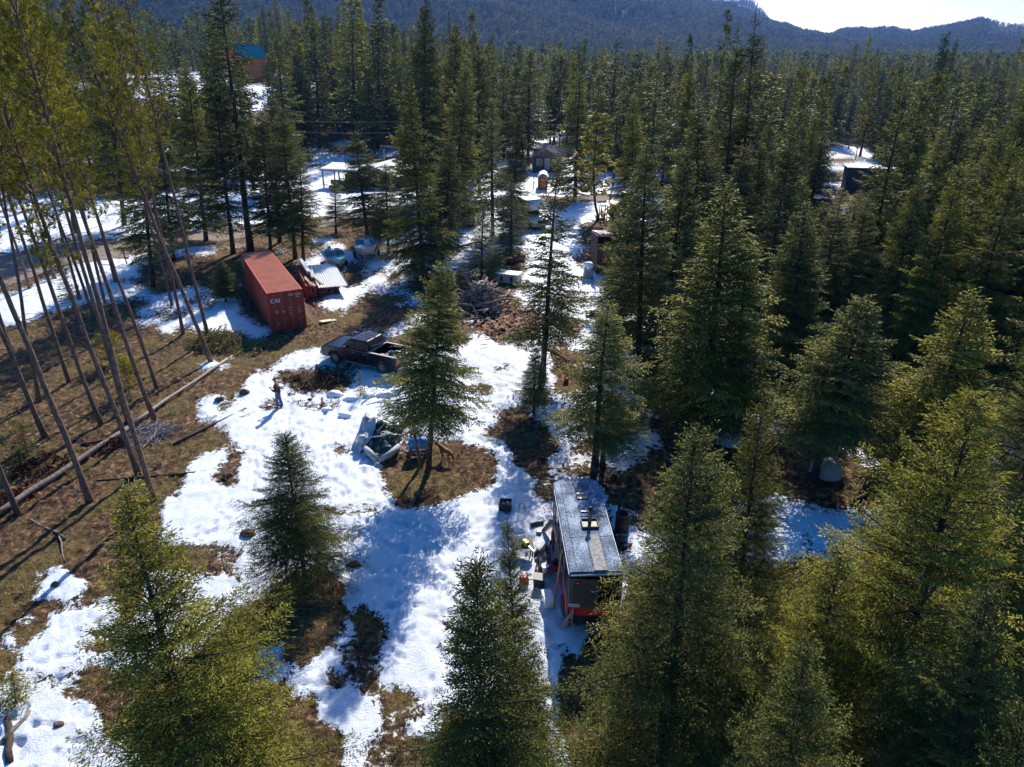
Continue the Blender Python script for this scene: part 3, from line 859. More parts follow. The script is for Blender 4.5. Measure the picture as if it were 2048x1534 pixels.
PT('m1', 250, 455, 215, 90, 52, label='tall fir beside the road behind the leaning pines')
PT('m2', 150, 470, 110, 120, 45, label='ragged fir across the road at the far left')
PT('m0', 1385, 560, 1400, 205, 72, label='tall fir one row behind the fir right of the brown shed')
PT('m3', 1235, 640, 1250, 395, 48, label='small olive fir just right of the tarp covered heap')
PT('s0', 720, 792, 720, 743, 15, 'sapling', 'knee high sapling standing in the snow in front of the pickup truck')
PT('s0', 57, 912, 40, 845, 30, 'sapling', 'sparse sapling at the left edge, above the long fallen log')
PT('s0', 30, 1400, 25, 1340, 38, 'sapling', 'bushy sapling at the left edge beside the bottom left snow')
PT('s0', 118, 540, 108, 505, 18, 'sapling', 'spindly sapling by the gravel road on the left')
PT('s0', 140, 600, 128, 535, 26, 'sapling', 'young fir sapling between the pine trunks near the road')
PT('p3', 218, 728, 207, 660, 34, 'young_pine', 'small bright green pine among the pine trunks on the left')
PT('p3', 258, 788, 240, 712, 34, 'young_pine', 'second small green pine, nearer than the first and by the dark stem')
PL = [
 ('p0', 182, 1002, 0, 552, 24, 1.7, 'thick leaning pine whose foot stands below the long fallen log'),
 ('p1', 307, 998, 204, 640, 24, 1.5, 'nearest straight pine, rooted just left of the snow'),
 ('p2', 277, 946, 164, 640, 23, 1.8, 'pine crossing in front of the grey heap of dead branches'),
 ('p0', 200, 850, 125, 640, 23, 1.5, 'pine rooted above the middle of the long fallen log'),
 ('p1', 90, 876, -10, 640, 23, 1.6, 'pine near the left edge, left of the middle one'),
 ('p0', 309, 845, 238, 640, 24, 1.6, 'pine rooted right against the long fallen log'),
 ('p2', 315, 779, 268, 640, 23, 1.5, 'reddish pine upslope of the log, right of the others'),
 ('p1', 78, 800, 60, 700, 20, 1.3, 'thin dark pine behind the left edge pines'),
 ('p0', 368, 667, 324, 474, 23, 1.5, 'slender pine at the edge of the shaded snow by the container'),
 ('p2', 423, 725, 305, 427, 24, 1.9, 'strongly leaning grey pine rooted in the heap of cut brush'),
 ('p1', 418, 680, 354, 420, 24, 1.5, 'straight reddish pine behind the leaning grey pine'),
 ('p0', 61, 578, 9, 425, 22, 1.5, 'pine beside the gravel road at the far left'),
 ('p1', 109, 558, 73, 432, 22, 1.4, 'slim pine by the road, right of the roadside sapling'),
 ('p2', 35, 1024, -5, 930, 21, 1.6, 'pine rooted on the near end of the long fallen log'),
 ('p0', 190, 640, 118, 440, 23, 1.5, 'pine in the shade between the road and the small green pines'),
 ('p1', 160, 600, 120, 455, 22, 1.4, 'thin dark pine standing just past the roadside snow'),
 ('p2', 225, 670, 168, 440, 23, 1.6, 'pine left of the first small green pine'),
 ('p1', 256, 846, 214, 700, 23, 1.4, 'dark pine close behind the one against the fallen log'),
 ('p0', 138, 765, 72, 560, 23, 1.5, 'pine in the shade above the middle of the slope'),
 ('p1', 22, 705, -38, 520, 22, 1.5, 'pine at the left edge below the road'),
 ('p1', 232, 566, 192, 430, 22, 1.3, 'slim pine just below the red marker post'),
 ('p2', 345, 612, 300, 440, 23, 1.5, 'pine between the two snow patches by the container'),
]
for k, bx, by, ux, uy, H, Rr, lab in PL:
    pinetree(k, bx, by, ux, uy, H, Rr * 1.1, lab)

# ------------------------------------------------------------ the stands: random but kept off the clearings
rngf = np.random.default_rng(11)
EXTRA = []
def describe(label, X, Y, H, kd):
    px, py = PX(X, Y, H)
    h = 'tall' if H > 15 else ('middling' if H > 12 else 'lower')
    c = {'l2': 'slim olive', 'l3': 'bluish', 'm3': 'olive', 'm5': 'slim sparse', 'l5': 'yellowish', 'l4': 'thin crowned', 'l1': 'narrow', 'm1': 'bare footed', 'm2': 'ragged', 'l6': 'rusty dying', 'l7': 'dead grey'}.get(kd, 'broad green')
    if '%s' not in label: return label
    t = label % (h + ' ' + c)
    xs = ((-9999, 'at the far left'), (250, 'seen through the leaning pines'), (430, 'left of the orange house'), (560, 'above the red container'), (680, 'above the boats'), (800, 'left of the cabin'),
          (1000, 'above the camper'), (1130, 'above the brown shed'), (1240, 'above the yellow loader'), (1340, 'left of the skyline trees'), (1460, 'below the skyline trees'), (1580, 'left of the long building'),
          (1680, 'near the long building'), (1800, 'below the right hill'), (1920, 'towards the right edge'), (2000, 'at the right edge'))
    w = [b for a, b in xs if px > a][-1]
    d = 'front' if Y < 52 else 'second' if Y < 62 else 'third' if Y < 74 else 'fourth' if Y < 88 else 'fifth' if Y < 102 else 'rear'
    return '%s, %s row, %s' % (t, d, w)
def stand(zone, spacing, hr, kinds, group, label, rr=(1.4, 2.2), avoid=(), cap=400, name='fir_tree'):
    P = np.array(GP(zone)); mn = P.min(0); mx = P.max(0)
    out = []
    xs = np.arange(mn[0], mx[0], spacing); ys = np.arange(mn[1], mx[1], spacing)
    gx, gy = np.meshgrid(xs, ys); gx = gx.ravel() + rngf.uniform(-.45, .45, gx.size) * spacing; gy = gy.ravel() + rngf.uniform(-.45, .45, gy.size) * spacing
    ok = poly_in(gx, gy, [tuple(p) for p in P])
    for a in avoid: ok &= ~poly_in(gx, gy, GP(a))
    ok &= np.abs(gx) < gy * .80 + 9
    for X, Y in zip(gx[ok], gy[ok]):
        if any((X - a) ** 2 + (Y - b) ** 2 < (.45 * spacing) ** 2 for a, b, c in TREEPOS): continue
        out.append((X, Y))
    out.sort(key=lambda p: p[1])
    for X, Y in out[cap:]:
        EXTRA.append((X, Y, rngf.uniform(*rr) / 1.9, rngf.uniform(*hr) / 14))
    for X, Y in out[:cap]:
        kd = kinds[rngf.integers(len(kinds))]
        if rngf.random() < .035: kd = 'l7' if rngf.random() < .6 else 'l6'
        if kd[0] == 'm' and Y > 95: kd = ['l0', 'l1', 'l2'][rngf.integers(3)]
        H = rngf.uniform(*hr) * (1.25 if rngf.random() < .10 else (.72 if rngf.random() < .18 else 1))
        tx_, ty_ = PX(X, Y, H)
        if 1660 < tx_ < 1795 and Y < 106 and ty_ < 372:      # the long building shows over the lower trees here
            H = height_at(X, Y, 378 + rngf.uniform(0, 40))
            if H < 4: continue
        tree(kd, X, Y, H, rngf.uniform(*rr) * min(1, H / 9 + .2), name, describe(label, X, Y, H, kd), 'tree', group)
    return len(out[:cap])
n1 = stand([(1340, 470), (2900, 470), (3000, 1100), (2300, 1000), (2050, 900), (1930, 800), (1700, 745), (1620, 700), (1520, 690), (1480, 640), (1340, 620)], 3.9, (8.5, 13.5), ['m0', 'm1', 'm2', 'm3', 'm3', 'm5'],
      'firs of the dense stand on the right', '%s fir of the right hand stand', (1.9, 2.8))
n2 = stand([(1290, 335), (3000, 335), (2900, 468), (1290, 468)], 4.9, (10, 15.5), ['l0', 'l1', 'l2', 'l5', 'm3', 'm1'],
      'trees behind the dense stand on the right', '%s tree behind the right hand stand', (1.8, 2.8),
      avoid=[[(1600, 470), (1640, 325), (1790, 325), (1800, 420), (1780, 480)], [(1310, 470), (1310, 400), (1380, 380), (1400, 470)], [(1840, 400), (1930, 390), (1960, 440), (1850, 440)], [(1200, 330), (1290, 330), (1300, 480), (1200, 480)]], cap=62)
n3 = stand([(-900, 345), (440, 345), (440, 385), (-900, 402)], 5.6, (11, 18), ['l0', 'l1', 'l2', 'l4', 'l5'],
      'trees beyond the roadside field', '%s tree beyond the snowy field', (1.5, 2.4), cap=22)
n4 = stand([(540, 262), (1035, 262), (1035, 322), (820, 322), (820, 306), (640, 312), (540, 330)], 6.0, (12, 17), ['l0', 'l1', 'l3', 'l3'],
      'dark firs behind the sheds', '%s fir behind the carport', (2.0, 3.0), avoid=[[(640, 312), (560, 300), (560, 285), (700, 285), (720, 312)]], cap=24)
n5 = stand([(1135, 255), (1300, 255), (1300, 380), (1270, 380), (1180, 352), (1135, 345)], 5.6, (12, 16), ['l0', 'l1', 'l3'],
      'dark firs right of the cabin', '%s fir right of the cabin', (2.0, 2.8), cap=18)
n6 = stand([(870, 335), (1010, 335), (1010, 372), (960, 378), (870, 372)], 6.5, (13, 19), ['l0', 'l1', 'l2', 'l5'],
      'trees left of the cabin', '%s tree by the cabin', (1.7, 2.4))
n7 = stand([(490, 340), (600, 335), (600, 390), (490, 400)], 7, (12, 17), ['l0', 'l1', 'l2'],
      'trees behind the snowy awning', '%s fir by the snowy awning', (1.6, 2.3))
print('stands', n1, n2, n3, n4, n5, n6, n7)

# ------------------------------------------------------------ the far woods: instanced clumps, one object each
def merged(key):
    v = TREES[key]
    a, b = v['trunk'], v['crown']
    bm = bmesh.new(); bm.from_mesh(a); bm.from_mesh(b)
    me = bpy.data.meshes.new('far_' + key)
    na = len(a.polygons)
    bm.to_mesh(me); bm.free()
    me.materials.clear(); me.materials.append(a.materials[0]); me.materials.append(b.materials[0])
    mi = np.zeros(len(me.polygons), dtype=np.int32); mi[na:] = 1
    me.polygons.foreach_set('material_index', mi)
    at = me.attributes.get('tint') or me.attributes.new('tint', 'FLOAT', 'POINT')
    nv = len(a.vertices)
    buf = np.zeros(len(me.vertices), dtype=np.float32); src = np.zeros(len(b.vertices), dtype=np.float32)
    b.attributes['tint'].data.foreach_get('value', src); buf[nv:] = src
    at.data.foreach_set('value', buf)
    return bpy.data.objects.new('far_' + key, me)

def woods(name, pts, scl, keys, label):
    """pts (n,3), scl (n,3)"""
    src = bpy.data.collections.new(name + '_kinds')
    for n_, k in enumerate(keys):
        mo_ = merged(k); mo_.name = '%02d_' % n_ + mo_.name; src.objects.link(mo_)
    me = bpy.data.meshes.new(name)
    n = len(pts)
    me.vertices.add(n); me.vertices.foreach_set('co', pts.astype(np.float32).ravel())
    r = np.random.default_rng(n)
    a = me.attributes.new('size', 'FLOAT_VECTOR', 'POINT'); a.data.foreach_set('vector', scl.astype(np.float32).ravel())
    rot = np.zeros((n, 3), dtype=np.float32); rot[:, 2] = r.random(n) * 6.28; rot[:, 0] = r.normal(0, .02, n)
    a = me.attributes.new('turn', 'FLOAT_VECTOR', 'POINT'); a.data.foreach_set('vector', rot.ravel())
    a = me.attributes.new('pick', 'INT', 'POINT'); a.data.foreach_set('value', r.integers(0, len(keys), n).astype(np.int32))
    o = link(bpy.data.objects.new(name, me))
    ng = bpy.data.node_groups.new(name, 'GeometryNodeTree')
    ng.interface.new_socket('Geometry', in_out='INPUT', socket_type='NodeSocketGeometry')
    ng.interface.new_socket('Geometry', in_out='OUTPUT', socket_type='NodeSocketGeometry')
    N = ng.nodes.new; L = ng.links.new
    gi = N('NodeGroupInput'); gout = N('NodeGroupOutput')
    ip = N('GeometryNodeInstanceOnPoints'); ci = N('GeometryNodeCollectionInfo')
    ci.inputs[0].default_value = src
    ci.inputs['Separate Children'].default_value = True
    ci.inputs['Reset Children'].default_value = True
    def na(nm, ty):
        q = N('GeometryNodeInputNamedAttribute'); q.data_type = ty; q.inputs[0].default_value = nm
        return [s for s in q.outputs if s.enabled][0]
    mp = N('GeometryNodeMeshToPoints')
    L(gi.outputs[0], mp.inputs[0]); L(mp.outputs[0], ip.inputs['Points'])
    L(ci.outputs[0], ip.inputs['Instance'])
    ip.inputs['Pick Instance'].default_value = True
    L(na('pick', 'INT'), ip.inputs['Instance Index'])
    e = N('FunctionNodeEulerToRotation'); L(na('turn', 'FLOAT_VECTOR'), e.inputs[0]); L(e.outputs[0], ip.inputs['Rotation'])
    L(na('size', 'FLOAT_VECTOR'), ip.inputs['Scale'])
    L(ip.outputs[0], gout.inputs[0])
    md = o.modifiers.new('woods', 'NODES'); md.node_group = ng
    tag(o, label, 'wood', None, 'stuff')
    return o

# valley woods, from the last single trees to the foot of the hills
def valley(y0, y1, sp, clearings, excl):
    ys = np.arange(y0, y1, sp); P = []
    for yy in ys:
        xs = np.arange(-yy * .85 - 10, yy * .85 + 10, sp)
        P.append(np.stack([xs, np.full(len(xs), yy)], -1))
    P = np.concatenate(P)
    P += rngf.uniform(-.48, .48, P.shape) * sp
    ok = np.ones(len(P), dtype=bool)
    for c in clearings: ok &= ~poly_in(P[:, 0], P[:, 1], GP(c))
    for c in ([(-37, 105), (-33, 105), (-72, 262), (-98, 262)], [(-70, 165), (-118, 165), (-160, 330), (-100, 330)]):
        ok &= ~poly_in(P[:, 0], P[:, 1], c)
    if excl:
        tp = np.array([(a, b) for a, b, c in TREEPOS])
        for i in np.where(ok)[0]:
            if np.min((tp[:, 0] - P[i, 0]) ** 2 + (tp[:, 1] - P[i, 1]) ** 2) < 9: ok[i] = False
    dn = fbm(P[:, 0] / 60, P[:, 1] / 60, 123, 3)
    ok &= rngf.random(len(P)) < np.clip((dn - .25) * 3.2, .25, 1)
    return P[ok]
CLR = [
 [(560, 175), (640, 170), (650, 190), (570, 200)], [(520, 240), (600, 225), (640, 262), (540, 275)], [(690, 235), (730, 235), (730, 275), (690, 270)],
 [(-900, 275), (430, 275), (430, 296), (-900, 300)],
 [(1085, 345), (1100, 305), (1125, 305), (1135, 350)],
 [(1110, 165), (1260, 158), (1260, 176), (1110, 186)],
 [(560, 345), (640, 280), (820, 305), (1060, 322), (1140, 330), (1140, 360), (560, 430)],
 [(1590, 470), (1640, 322), (1790, 322), (1800, 470)],
 [(-3000, 345), (4000, 335), (4000, 2000), (-3000, 2000)],
]
P1 = valley(110, 330, 6.8, CLR, True)
S1 = np.stack([np.ones(len(P1))] * 3, -1)
hh = rngf.uniform(.62, 1.12, len(P1)) * np.where(rngf.random(len(P1)) < .10, 1.35, 1)
rr = rngf.uniform(.85, 1.4, len(P1))
lf = np.clip(.55 - P1[:, 0] / P1[:, 1] * 1.4, 0, 1)       # taller timber to the left
hh = hh * (1 + .42 * lf); rr = rr * (1 + .2 * lf)
S1 = np.stack([rr, rr, hh], -1)
EX = np.array(EXTRA)
P1 = np.concatenate([P1, EX[:, :2]]); S1 = np.concatenate([S1, np.stack([EX[:, 2], EX[:, 2], EX[:, 3]], -1)])
woods('valley_woods', np.c_[P1, gz(P1[:, 0], P1[:, 1])], S1, ['l0', 'l1', 'l2', 'l3', 'l4', 'l5', 'l1', 'l0', 'l2', 'l3', 'l5', 'l6', 'l7'], 'conifer woods of the valley floor behind the cabin and sheds')
P2 = valley(330, 1250, 9.5, CLR, False)
lf = np.clip(.55 - P2[:, 0] / P2[:, 1] * 1.4, 0, 1)
hh = rngf.uniform(.6, 1.2, len(P2)) * (1 + .40 * lf); rr = rngf.uniform(.9, 1.4, len(P2))
woods('distant_woods', np.c_[P2, gz(P2[:, 0], P2[:, 1])], np.stack([rr, rr, hh], -1), ['v0', 'v1', 'v2', 'l2'], 'distant flat expanse of conifer woods reaching the foot of the hills')
print('woods', len(P1), len(P2))

# ------------------------------------------------------------ hills
def hill_mat():
    m, nt, b = _new('hill_ground')
    tc = nt.nodes.new('ShaderNodeTexCoord')
    n = _noise(nt, .009, 7, .65, tc.outputs['Object'])
    s = _attr(nt, 'snow').outputs['Fac']
    e = _math(nt, 'ADD', s, _math(nt, 'MULTIPLY', _math(nt, 'SUBTRACT', n.outputs['Fac'], .5), 2.2))
    k = _math(nt, 'MULTIPLY', _math(nt, 'SUBTRACT', e, .5), 9, True)
    nt.links.new(_mix(nt, k, (.030, .034, .020), (.80, .82, .86)), b.inputs['Base Color'])
    b.inputs['Roughness'].default_value = .95
    return m
HM = hill_mat()
def hill(name, crest, d0, d1, seed, pw, snow, label, ntree, keys, nx=260, ny=90, tsc=1.0, thin=0.0, wlabel=''):
    ang = []; el = []
    for px, py in crest:
        dx, dy, dz = px - 1024.0, (767 - py) * math.sin(PITCH) + FPX * math.cos(PITCH), (767 - py) * math.cos(PITCH) - FPX * math.sin(PITCH)
        ang.append(math.atan2(dx, dy)); el.append(dz / math.hypot(dx, dy))
    def surf(A, T):
        E = np.interp(A, ang, el)
        E = E + (fbm(A * 60, A * 0 + seed, seed, 4) - .5) * .006
        D = d0 + (d1 - d0) * T
        zc = CAMH + d1 * E
        x, y = np.sin(A) * D, np.cos(A) * D
        prof = np.where(T <= 1, np.clip(T, 0, 1) ** pw, 1 - (T - 1) * 1.5)
        gul = (fbm(x / 260, y / 260, seed + 5, 4) - .5) * 2 * np.clip(T * (1 - T) * 4, 0, 1) * .16
        z = zc * (prof + gul) - 4 * (T < .02)
        return x, y, z
    A = np.linspace(ang[0], ang[-1], nx); T = np.linspace(0, 1.35, ny)
    AA, TT = np.meshgrid(A, T)
    x, y, z = surf(AA, TT)
    i = np.arange(nx * ny).reshape(ny, nx)
    F = np.stack([i[:-1, :-1], i[:-1, 1:], i[1:, 1:], i[1:, :-1]], -1).reshape(-1, 4)
    me = np_mesh(name, np.stack([x, y, z], -1).reshape(-1, 3), F, HM, smooth=True)
    sv = snow(AA, TT)
    a = me.attributes.new('snow', 'FLOAT', 'POINT'); a.data.foreach_set('value', np.ascontiguousarray(sv.ravel(), dtype=np.float32))
    o = link(bpy.data.objects.new(name, me)); tag(o, label, None, None, 'structure')
    ta = rngf.uniform(ang[0], ang[-1], ntree); tt = rngf.random(ntree) ** .8 * 1.05
    s = snow(ta, tt)
    keep = rngf.random(ntree) > np.clip(s * 1.1 - .1, 0, .93)
    px_, py_, pz = surf(ta[keep], tt[keep])
    q = rngf.uniform(.75, 1.25, keep.sum()) * tsc
    woods(name + '_woods', np.stack([px_, py_, pz - 1], -1), np.stack([q * 1.25, q * 1.25, q], -1), keys, wlabel)
def az(px):
    return math.atan2(px - 1024.0, FPX * math.cos(PITCH) + 660 * math.sin(PITCH))
hill('near_hill', [(-700, -330), (0, -300), (500, -230), (1000, -110), (1250, -45), (1390, 0), (1460, 18), (1515, 36), (1600, 70), (1680, 84), (1800, 98), (1950, 106), (2600, 112)], 1000, 2500, 3, 1.15,
     lambda A, T: np.where((A < az(900)) & (T > .35), .34, .12) + 0 * T, 'forested hill rising on the left behind the valley', 70000, ['v0', 'v1', 'v2'],
     wlabel='conifer woods covering the near hill')
hill('high_mountain', [(900, -260), (1250, -90), (1400, -30), (1480, -6), (1502, 4), (1540, 46), (1600, 66), (1680, 78), (1760, 92), (1900, 100)], 2300, 4200, 13, 1.2,
     lambda A, T: np.where(T > .55, .55, .3) + 0 * A, 'bluish snow streaked mountain shoulder at the top of the picture', 26000, ['v0', 'v2'], tsc=1.1, wlabel='scattered conifers on the high mountain shoulder')
hill('far_hill', [(1580, 96), (1640, 76), (1680, 68), (1720, 62), (1790, 65), (1830, 69), (1870, 64), (1905, 54), (1960, 46), (1985, 50), (2010, 57), (2048, 60), (2120, 70), (2400, 60), (2700, 80)], 1400, 3000, 23, 1.1,
     lambda A, T: np.where((A > az(1960)) & (T > .45), .85, np.where((A > az(1700)) & (A < az(1800)) & (T > .55), .55, .34)), 'low wooded hill with snow patches on the right horizon', 40000, ['v0', 'v1', 'v2'], tsc=1.0, wlabel='conifer woods on the low hill at the right horizon')
# ------------------------------------------------------------ helpers for things
def frame_thing(name, label, cat, p0, p1, group=None, dz=0.0):
    """thing at p0 with +x pointing at p1"""
    a = math.atan2(p1[1] - p0[1], p1[0] - p0[0])
    return thing(name, label, cat, (p0[0], p0[1], gh(*p0) + dz), a, group)
def rrect(w, h, r, n=4):
    """rounded rectangle outline, centred"""
    P = []
    for cx, cy, a0 in ((w / 2 - r, h / 2 - r, 0), (-w / 2 + r, h / 2 - r, 90), (-w / 2 + r, -h / 2 + r, 180), (w / 2 - r, -h / 2 + r, 270)):
        for i in range(n + 1):
            a = R(a0 + 90 * i / n); P.append((cx + r * math.cos(a), cy + r * math.sin(a)))
    return P
GLASS = mat('dark_glass', (.012, .014, .018), (.02, .022, .028), 3, .08, spec=.8)
RUBBER = mat('tyre_rubber', (.025, .024, .023), (.05, .045, .04), 12, .85)
STEEL = mat('dull_steel', (.35, .35, .36), (.22, .21, .2), 8, .45, .7)
ALLOY = mat('wheel_alloy', (.38, .38, .39), (.22, .20, .18), 9, .4, .6)
WHITEP = mat('white_paint', (.78, .78, .76), (.62, .61, .58), 3, .45)
WOODL = mat('sawn_wood', (.48, .34, .20), (.34, .22, .13), 5, .8, bump=.2, stretch=(1, 6, 6))
WOODG = mat('grey_boards', (.22, .19, .165), (.12, .10, .085), 6, .9, bump=.3)
BLACKP = mat('black_plastic', (.02, .02, .022), (.035, .035, .035), 6, .5)
SNOWM = mat('snow_cover', (.88, .90, .93), (.78, .82, .88), 4, .6, bump=.3)
REDL = mat('red_lens', (.55, .02, .02), (.4, .01, .01), 8, .2)

def wheel(parent, x, y, z, r=.38, w=.26, name='wheel', rimm=None, spokes=6):
    m = MB(); M = Matrix.Translation((0, 0, 0)) @ Matrix.Rotation(R(90), 4, 'X')
    m.lathe([(r * .62, -w / 2), (r * .93, -w / 2), (r, -w * .32), (r, w * .32), (r * .93, w / 2), (r * .62, w / 2), (r * .60, 0)], 22, M, cap=False)
    t = m.build(name, RUBBER, parent, smooth=True, loc=(x, y, z))
    s = 1 if y > 0 else -1
    q = MB(); q.lathe([(r * .63, -w * .3), (r * .63, w * .36), (r * .56, w * .40), (r * .55, w * .2), (.001, w * .2)], 22, Matrix.Rotation(R(-90 * s), 4, 'X'), cap=False)
    for k in range(spokes):
        a = 2 * PI * k / spokes
        q.box((math.cos(a) * r * .33, s * w * .27, math.sin(a) * r * .33), (r * .55, .05, r * .17), (0, -a, 0))
    q.lathe([(r * .15, 0), (r * .15, w * .1), (.001, w * .11)], 10, Matrix.Translation((0, s * w * .27, 0)) @ Matrix.Rotation(R(-90 * s), 4, 'X'), cap=False)
    q.build('rim', rimm or ALLOY, t)
    return t

# ------------------------------------------------------------ shipping container
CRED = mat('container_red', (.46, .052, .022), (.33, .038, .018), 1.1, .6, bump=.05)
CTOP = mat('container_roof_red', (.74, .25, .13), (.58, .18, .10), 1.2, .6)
CBAR = mat('galvanised_bar', (.30, .26, .26), (.22, .18, .18), 5, .5, .4)
WLET = mat('white_lettering', (.8, .8, .8), (.7, .7, .7), 5, .6)
DARKR = mat('container_gasket', (.03, .015, .015), (.04, .02, .02), 5, .8)
cL, cW, cH = 12.19, 2.44, 2.90
ct = thing('shipping_container', 'long rust red shipping container on bare ground with its barred doors facing the camera', 'shipping container',
           (-16.95, 47.05, gh(-16, 48) - .02), math.atan2(1.12, 2.17))
# local x = along the door end, local y = along the length
def corr(n, L, d):
    P = []
    for i in range(n):
        x0 = L * i / n; w = L / n
        P += [(x0, 0), (x0 + w * .3, 0), (x0 + w * .5, d), (x0 + w * .8, d)]
    return P + [(L, 0)]
for nm, xx, s in (('side_wall', .05, 1), ('side_wall', cW - .05, -1)):
    P = corr(42, cL - .3, .036)
    secs = []
    m = MB()
    vs = []; fs = []
    for z in (.16, cH - .1):
        for (a, b) in P: vs.append((xx - .02 * s + s * b, .15 + a, z))
    n = len(P)
    for k in range(n - 1): fs.append((k, k + 1, n + k + 1, n + k))
    m.add(vs, fs); m.build(nm, CRED, ct, fix=False)
m = MB(); P = corr(44, cL - .3, .05); vs = []; fs = []; n = len(P)
for x in (.09, cW - .09):
    for (a, b) in P: vs.append((x, .15 + a, cH - .055 + b))
for k in range(n - 1): fs.append((k, k + 1, n + k + 1, n + k))
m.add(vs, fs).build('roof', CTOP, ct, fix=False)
m = MB()
for x in (.05, cW - .05):
    m.box((x, cL / 2, .09), (.10, cL - .02, .16)).box((x, cL / 2, cH - .05), (.10, cL - .02, .10))
    for y in (.06, cL - .06): m.box((x, y, cH / 2), (.13, .13, cH + .004))
for y in (.06, cL - .06):
    m.box((cW / 2, y, .08), (cW - .11, .12, .15)).box((cW / 2, y, cH - .06), (cW - .11, .12, .12))
m.box((cW / 2, cL - .05, cH / 2), (cW - .15, .04, cH - .2)).box((cW / 2, cL / 2, .13), (cW - .12, cL - .2, .05))
m.build('frame', CRED, ct)
for i, x0 in enumerate((.12, cW / 2 + .012)):
    w = cW / 2 - .135
    d = MB().box((x0 + w / 2, .045, cH / 2), (w, .05, cH - .30))
    for z in (.30, 1.0, 1.72, 2.45): d.box((x0 + w / 2, .014, z), (w - .1, .02, .035))
    dr = d.build('door', CRED, ct)
    MB().box((x0 + w / 2, .078, cH / 2), (w + .02, .012, cH - .27)).build('gasket', DARKR, dr)
    for j, fx in enumerate((.27, .74)):
        xx = x0 + w * fx
        b = MB().tube([(xx, -.035, .12), (xx, -.035, cH - .1)], .021, 8)
        for z in (.2, .75, 1.5, 2.2, cH - .2): b.box((xx, -.02, z), (.11, .05, .05))
        b.box((xx + .13, -.05, 1.0 - .18 * j), (.30, .025, .035))
        b.build('lock_bar', CBAR, dr)
text('CAI', .40, WLET, ct, (.17, .012, 2.14), (R(90), 0, 0), bold=1.0)
text('CAIU', .15, WLET, ct, (1.42, .012, 2.52), (R(90), 0, 0)); text('907046 1', .15, WLET, ct, (1.86, .010, 2.52), (R(90), 0, 0), bold=.82)
text('45G1', .13, WLET, ct, (1.92, .010, 2.36), (R(90), 0, 0))
for k, (a, b) in enumerate((('MAX. GR.', '32,500 KGS'), ('TARE', '71,650 LBS'), ('NET', '3,900 KGS'), ('CU. CAP.', '28,600 KGS'))):
    text(a, .085, WLET, ct, (1.36, .012, 1.63 - .19 * k), (R(90), 0, 0), bold=.85); text(b, .075, WLET, ct, (1.94, .012, 1.69 - .16 * k), (R(90), 0, 0), bold=.75)
def slab(par, nm, m_, c, d): return MB().box(c, d).build(nm, m_, par)
YEL = mat('yellow_sticker', (.70, .50, .06), (.62, .42, .05), 9, .6)
slab(ct, 'warning_plate', YEL, (.50, .012, 1.45), (.19, .02, .19))
slab(ct, 'data_plate', mat('tin_plate', (.28, .26, .22), (.2, .19, .17), 9, .5), (.50, .012, .55), (.20, .02, .24))
MB().prism([(.86, 1.36), (1.06, 1.36), (.96, 1.56)], .004, .020, 'y').build('warning_triangle', WLET, ct)
text('CAI', .55, WLET, ct, (.016, cL - .35, 2.72), (R(90), R(90), R(-90)))
for z in (.5, .9): slab(ct, 'side_mark', WLET, (.024, .35, z), (.012, .07, .12))

# boards leaning against the container
for k, (x, y, w) in enumerate(((cW + .02, .55, .22), (cW + .02, .95, .28), (cW + .02, 1.9, .16))):
    M = ct.matrix_basis
    p = Matrix.Translation(ct.location) @ Matrix.Rotation(ct.rotation_euler[2], 4, 'Z')
    a = p @ Vector((x + .72 - .1 * k, y - .75 + .3 * k, .02)); 
    t = MB().box((0, 0, 0), (2.25 - .3 * k, w, .035)).build('board', WOODL, None, rot=(0, R(-58), ct.rotation_euler[2] + R(205)))
    b = p @ Vector((x + .04, y, 1.75 - .3 * k)); c = (a + b) / 2
    t.location = c; dv = (b - a).normalized(); t.rotation_euler = dv.to_track_quat('X', 'Z').to_euler()
    tag(t, ['pale plywood board leaning on the container door corner', 'wider pale board leaning on the container side, second from the doors', 'narrow board leaning on the container side, furthest from the doors'][k], 'board', 'boards leaning on the container')
t = MB().box((0, 0, .03), (1.2, .5, .04)).build('board', mat('pale_sheet', (.62, .58, .40), (.5, .47, .33), 4, .8), None, loc=(-13.55, 49.3, gh(-13.5, 49.3) + .04), rot=(0, R(6), R(40)))
tag(t, 'pale yellow panel lying flat on the ground beside the container doors', 'board')

# ------------------------------------------------------------ lumber stack under tin sheets
ls = thing('lumber_stack', 'stack of reddish boards topped with bright corrugated roofing beside the container', 'lumber stack', (-16.35, 54.3, gh(-16, 55)), math.atan2(.95, 2.35))
RW = mat('red_lumber', (.26, .10, .07), (.17, .07, .05), 4, .85, stretch=(3, .4, 3))
DKW = mat('dark_lumber', (.09, .06, .05), (.15, .11, .09), 4, .9)
rg = random.Random(3)
m = MB()
for k in range(4):
    for j in range(4): m.box((.12 + .21 * j, 3.9 + rg.uniform(-.15, .15), .25 + .24 * k), (.19, 7.4, .21))
m.build('board_bundle', RW, ls)
m = MB()
for y in (.6, 2.6, 4.8, 7.0): m.box((1.3, y, .07), (2.8, .16, .13))
for k in range(3):
    for j in range(7): m.box((1.1 + .24 * j, 3.6 + rg.uniform(-.3, .3), .24 + .22 * k), (.21, 6.4 + rg.uniform(-.5, .5), .19))
m.build('lower_boards', DKW, ls)
TIN = mat('bright_tin', (.80, .80, .78), (.68, .68, .68), 2, .35, .15)
m = MB()
P = []
nn = 12
for i in range(nn):
    P += [(1.0 + 2.3 * i / nn, 0), (1.0 + 2.3 * (i + .72) / nn, 0), (1.0 + 2.3 * (i + .80) / nn, .05), (1.0 + 2.3 * (i + .92) / nn, .05)]
P.append((3.3, 0)); vs = []; n = len(P)
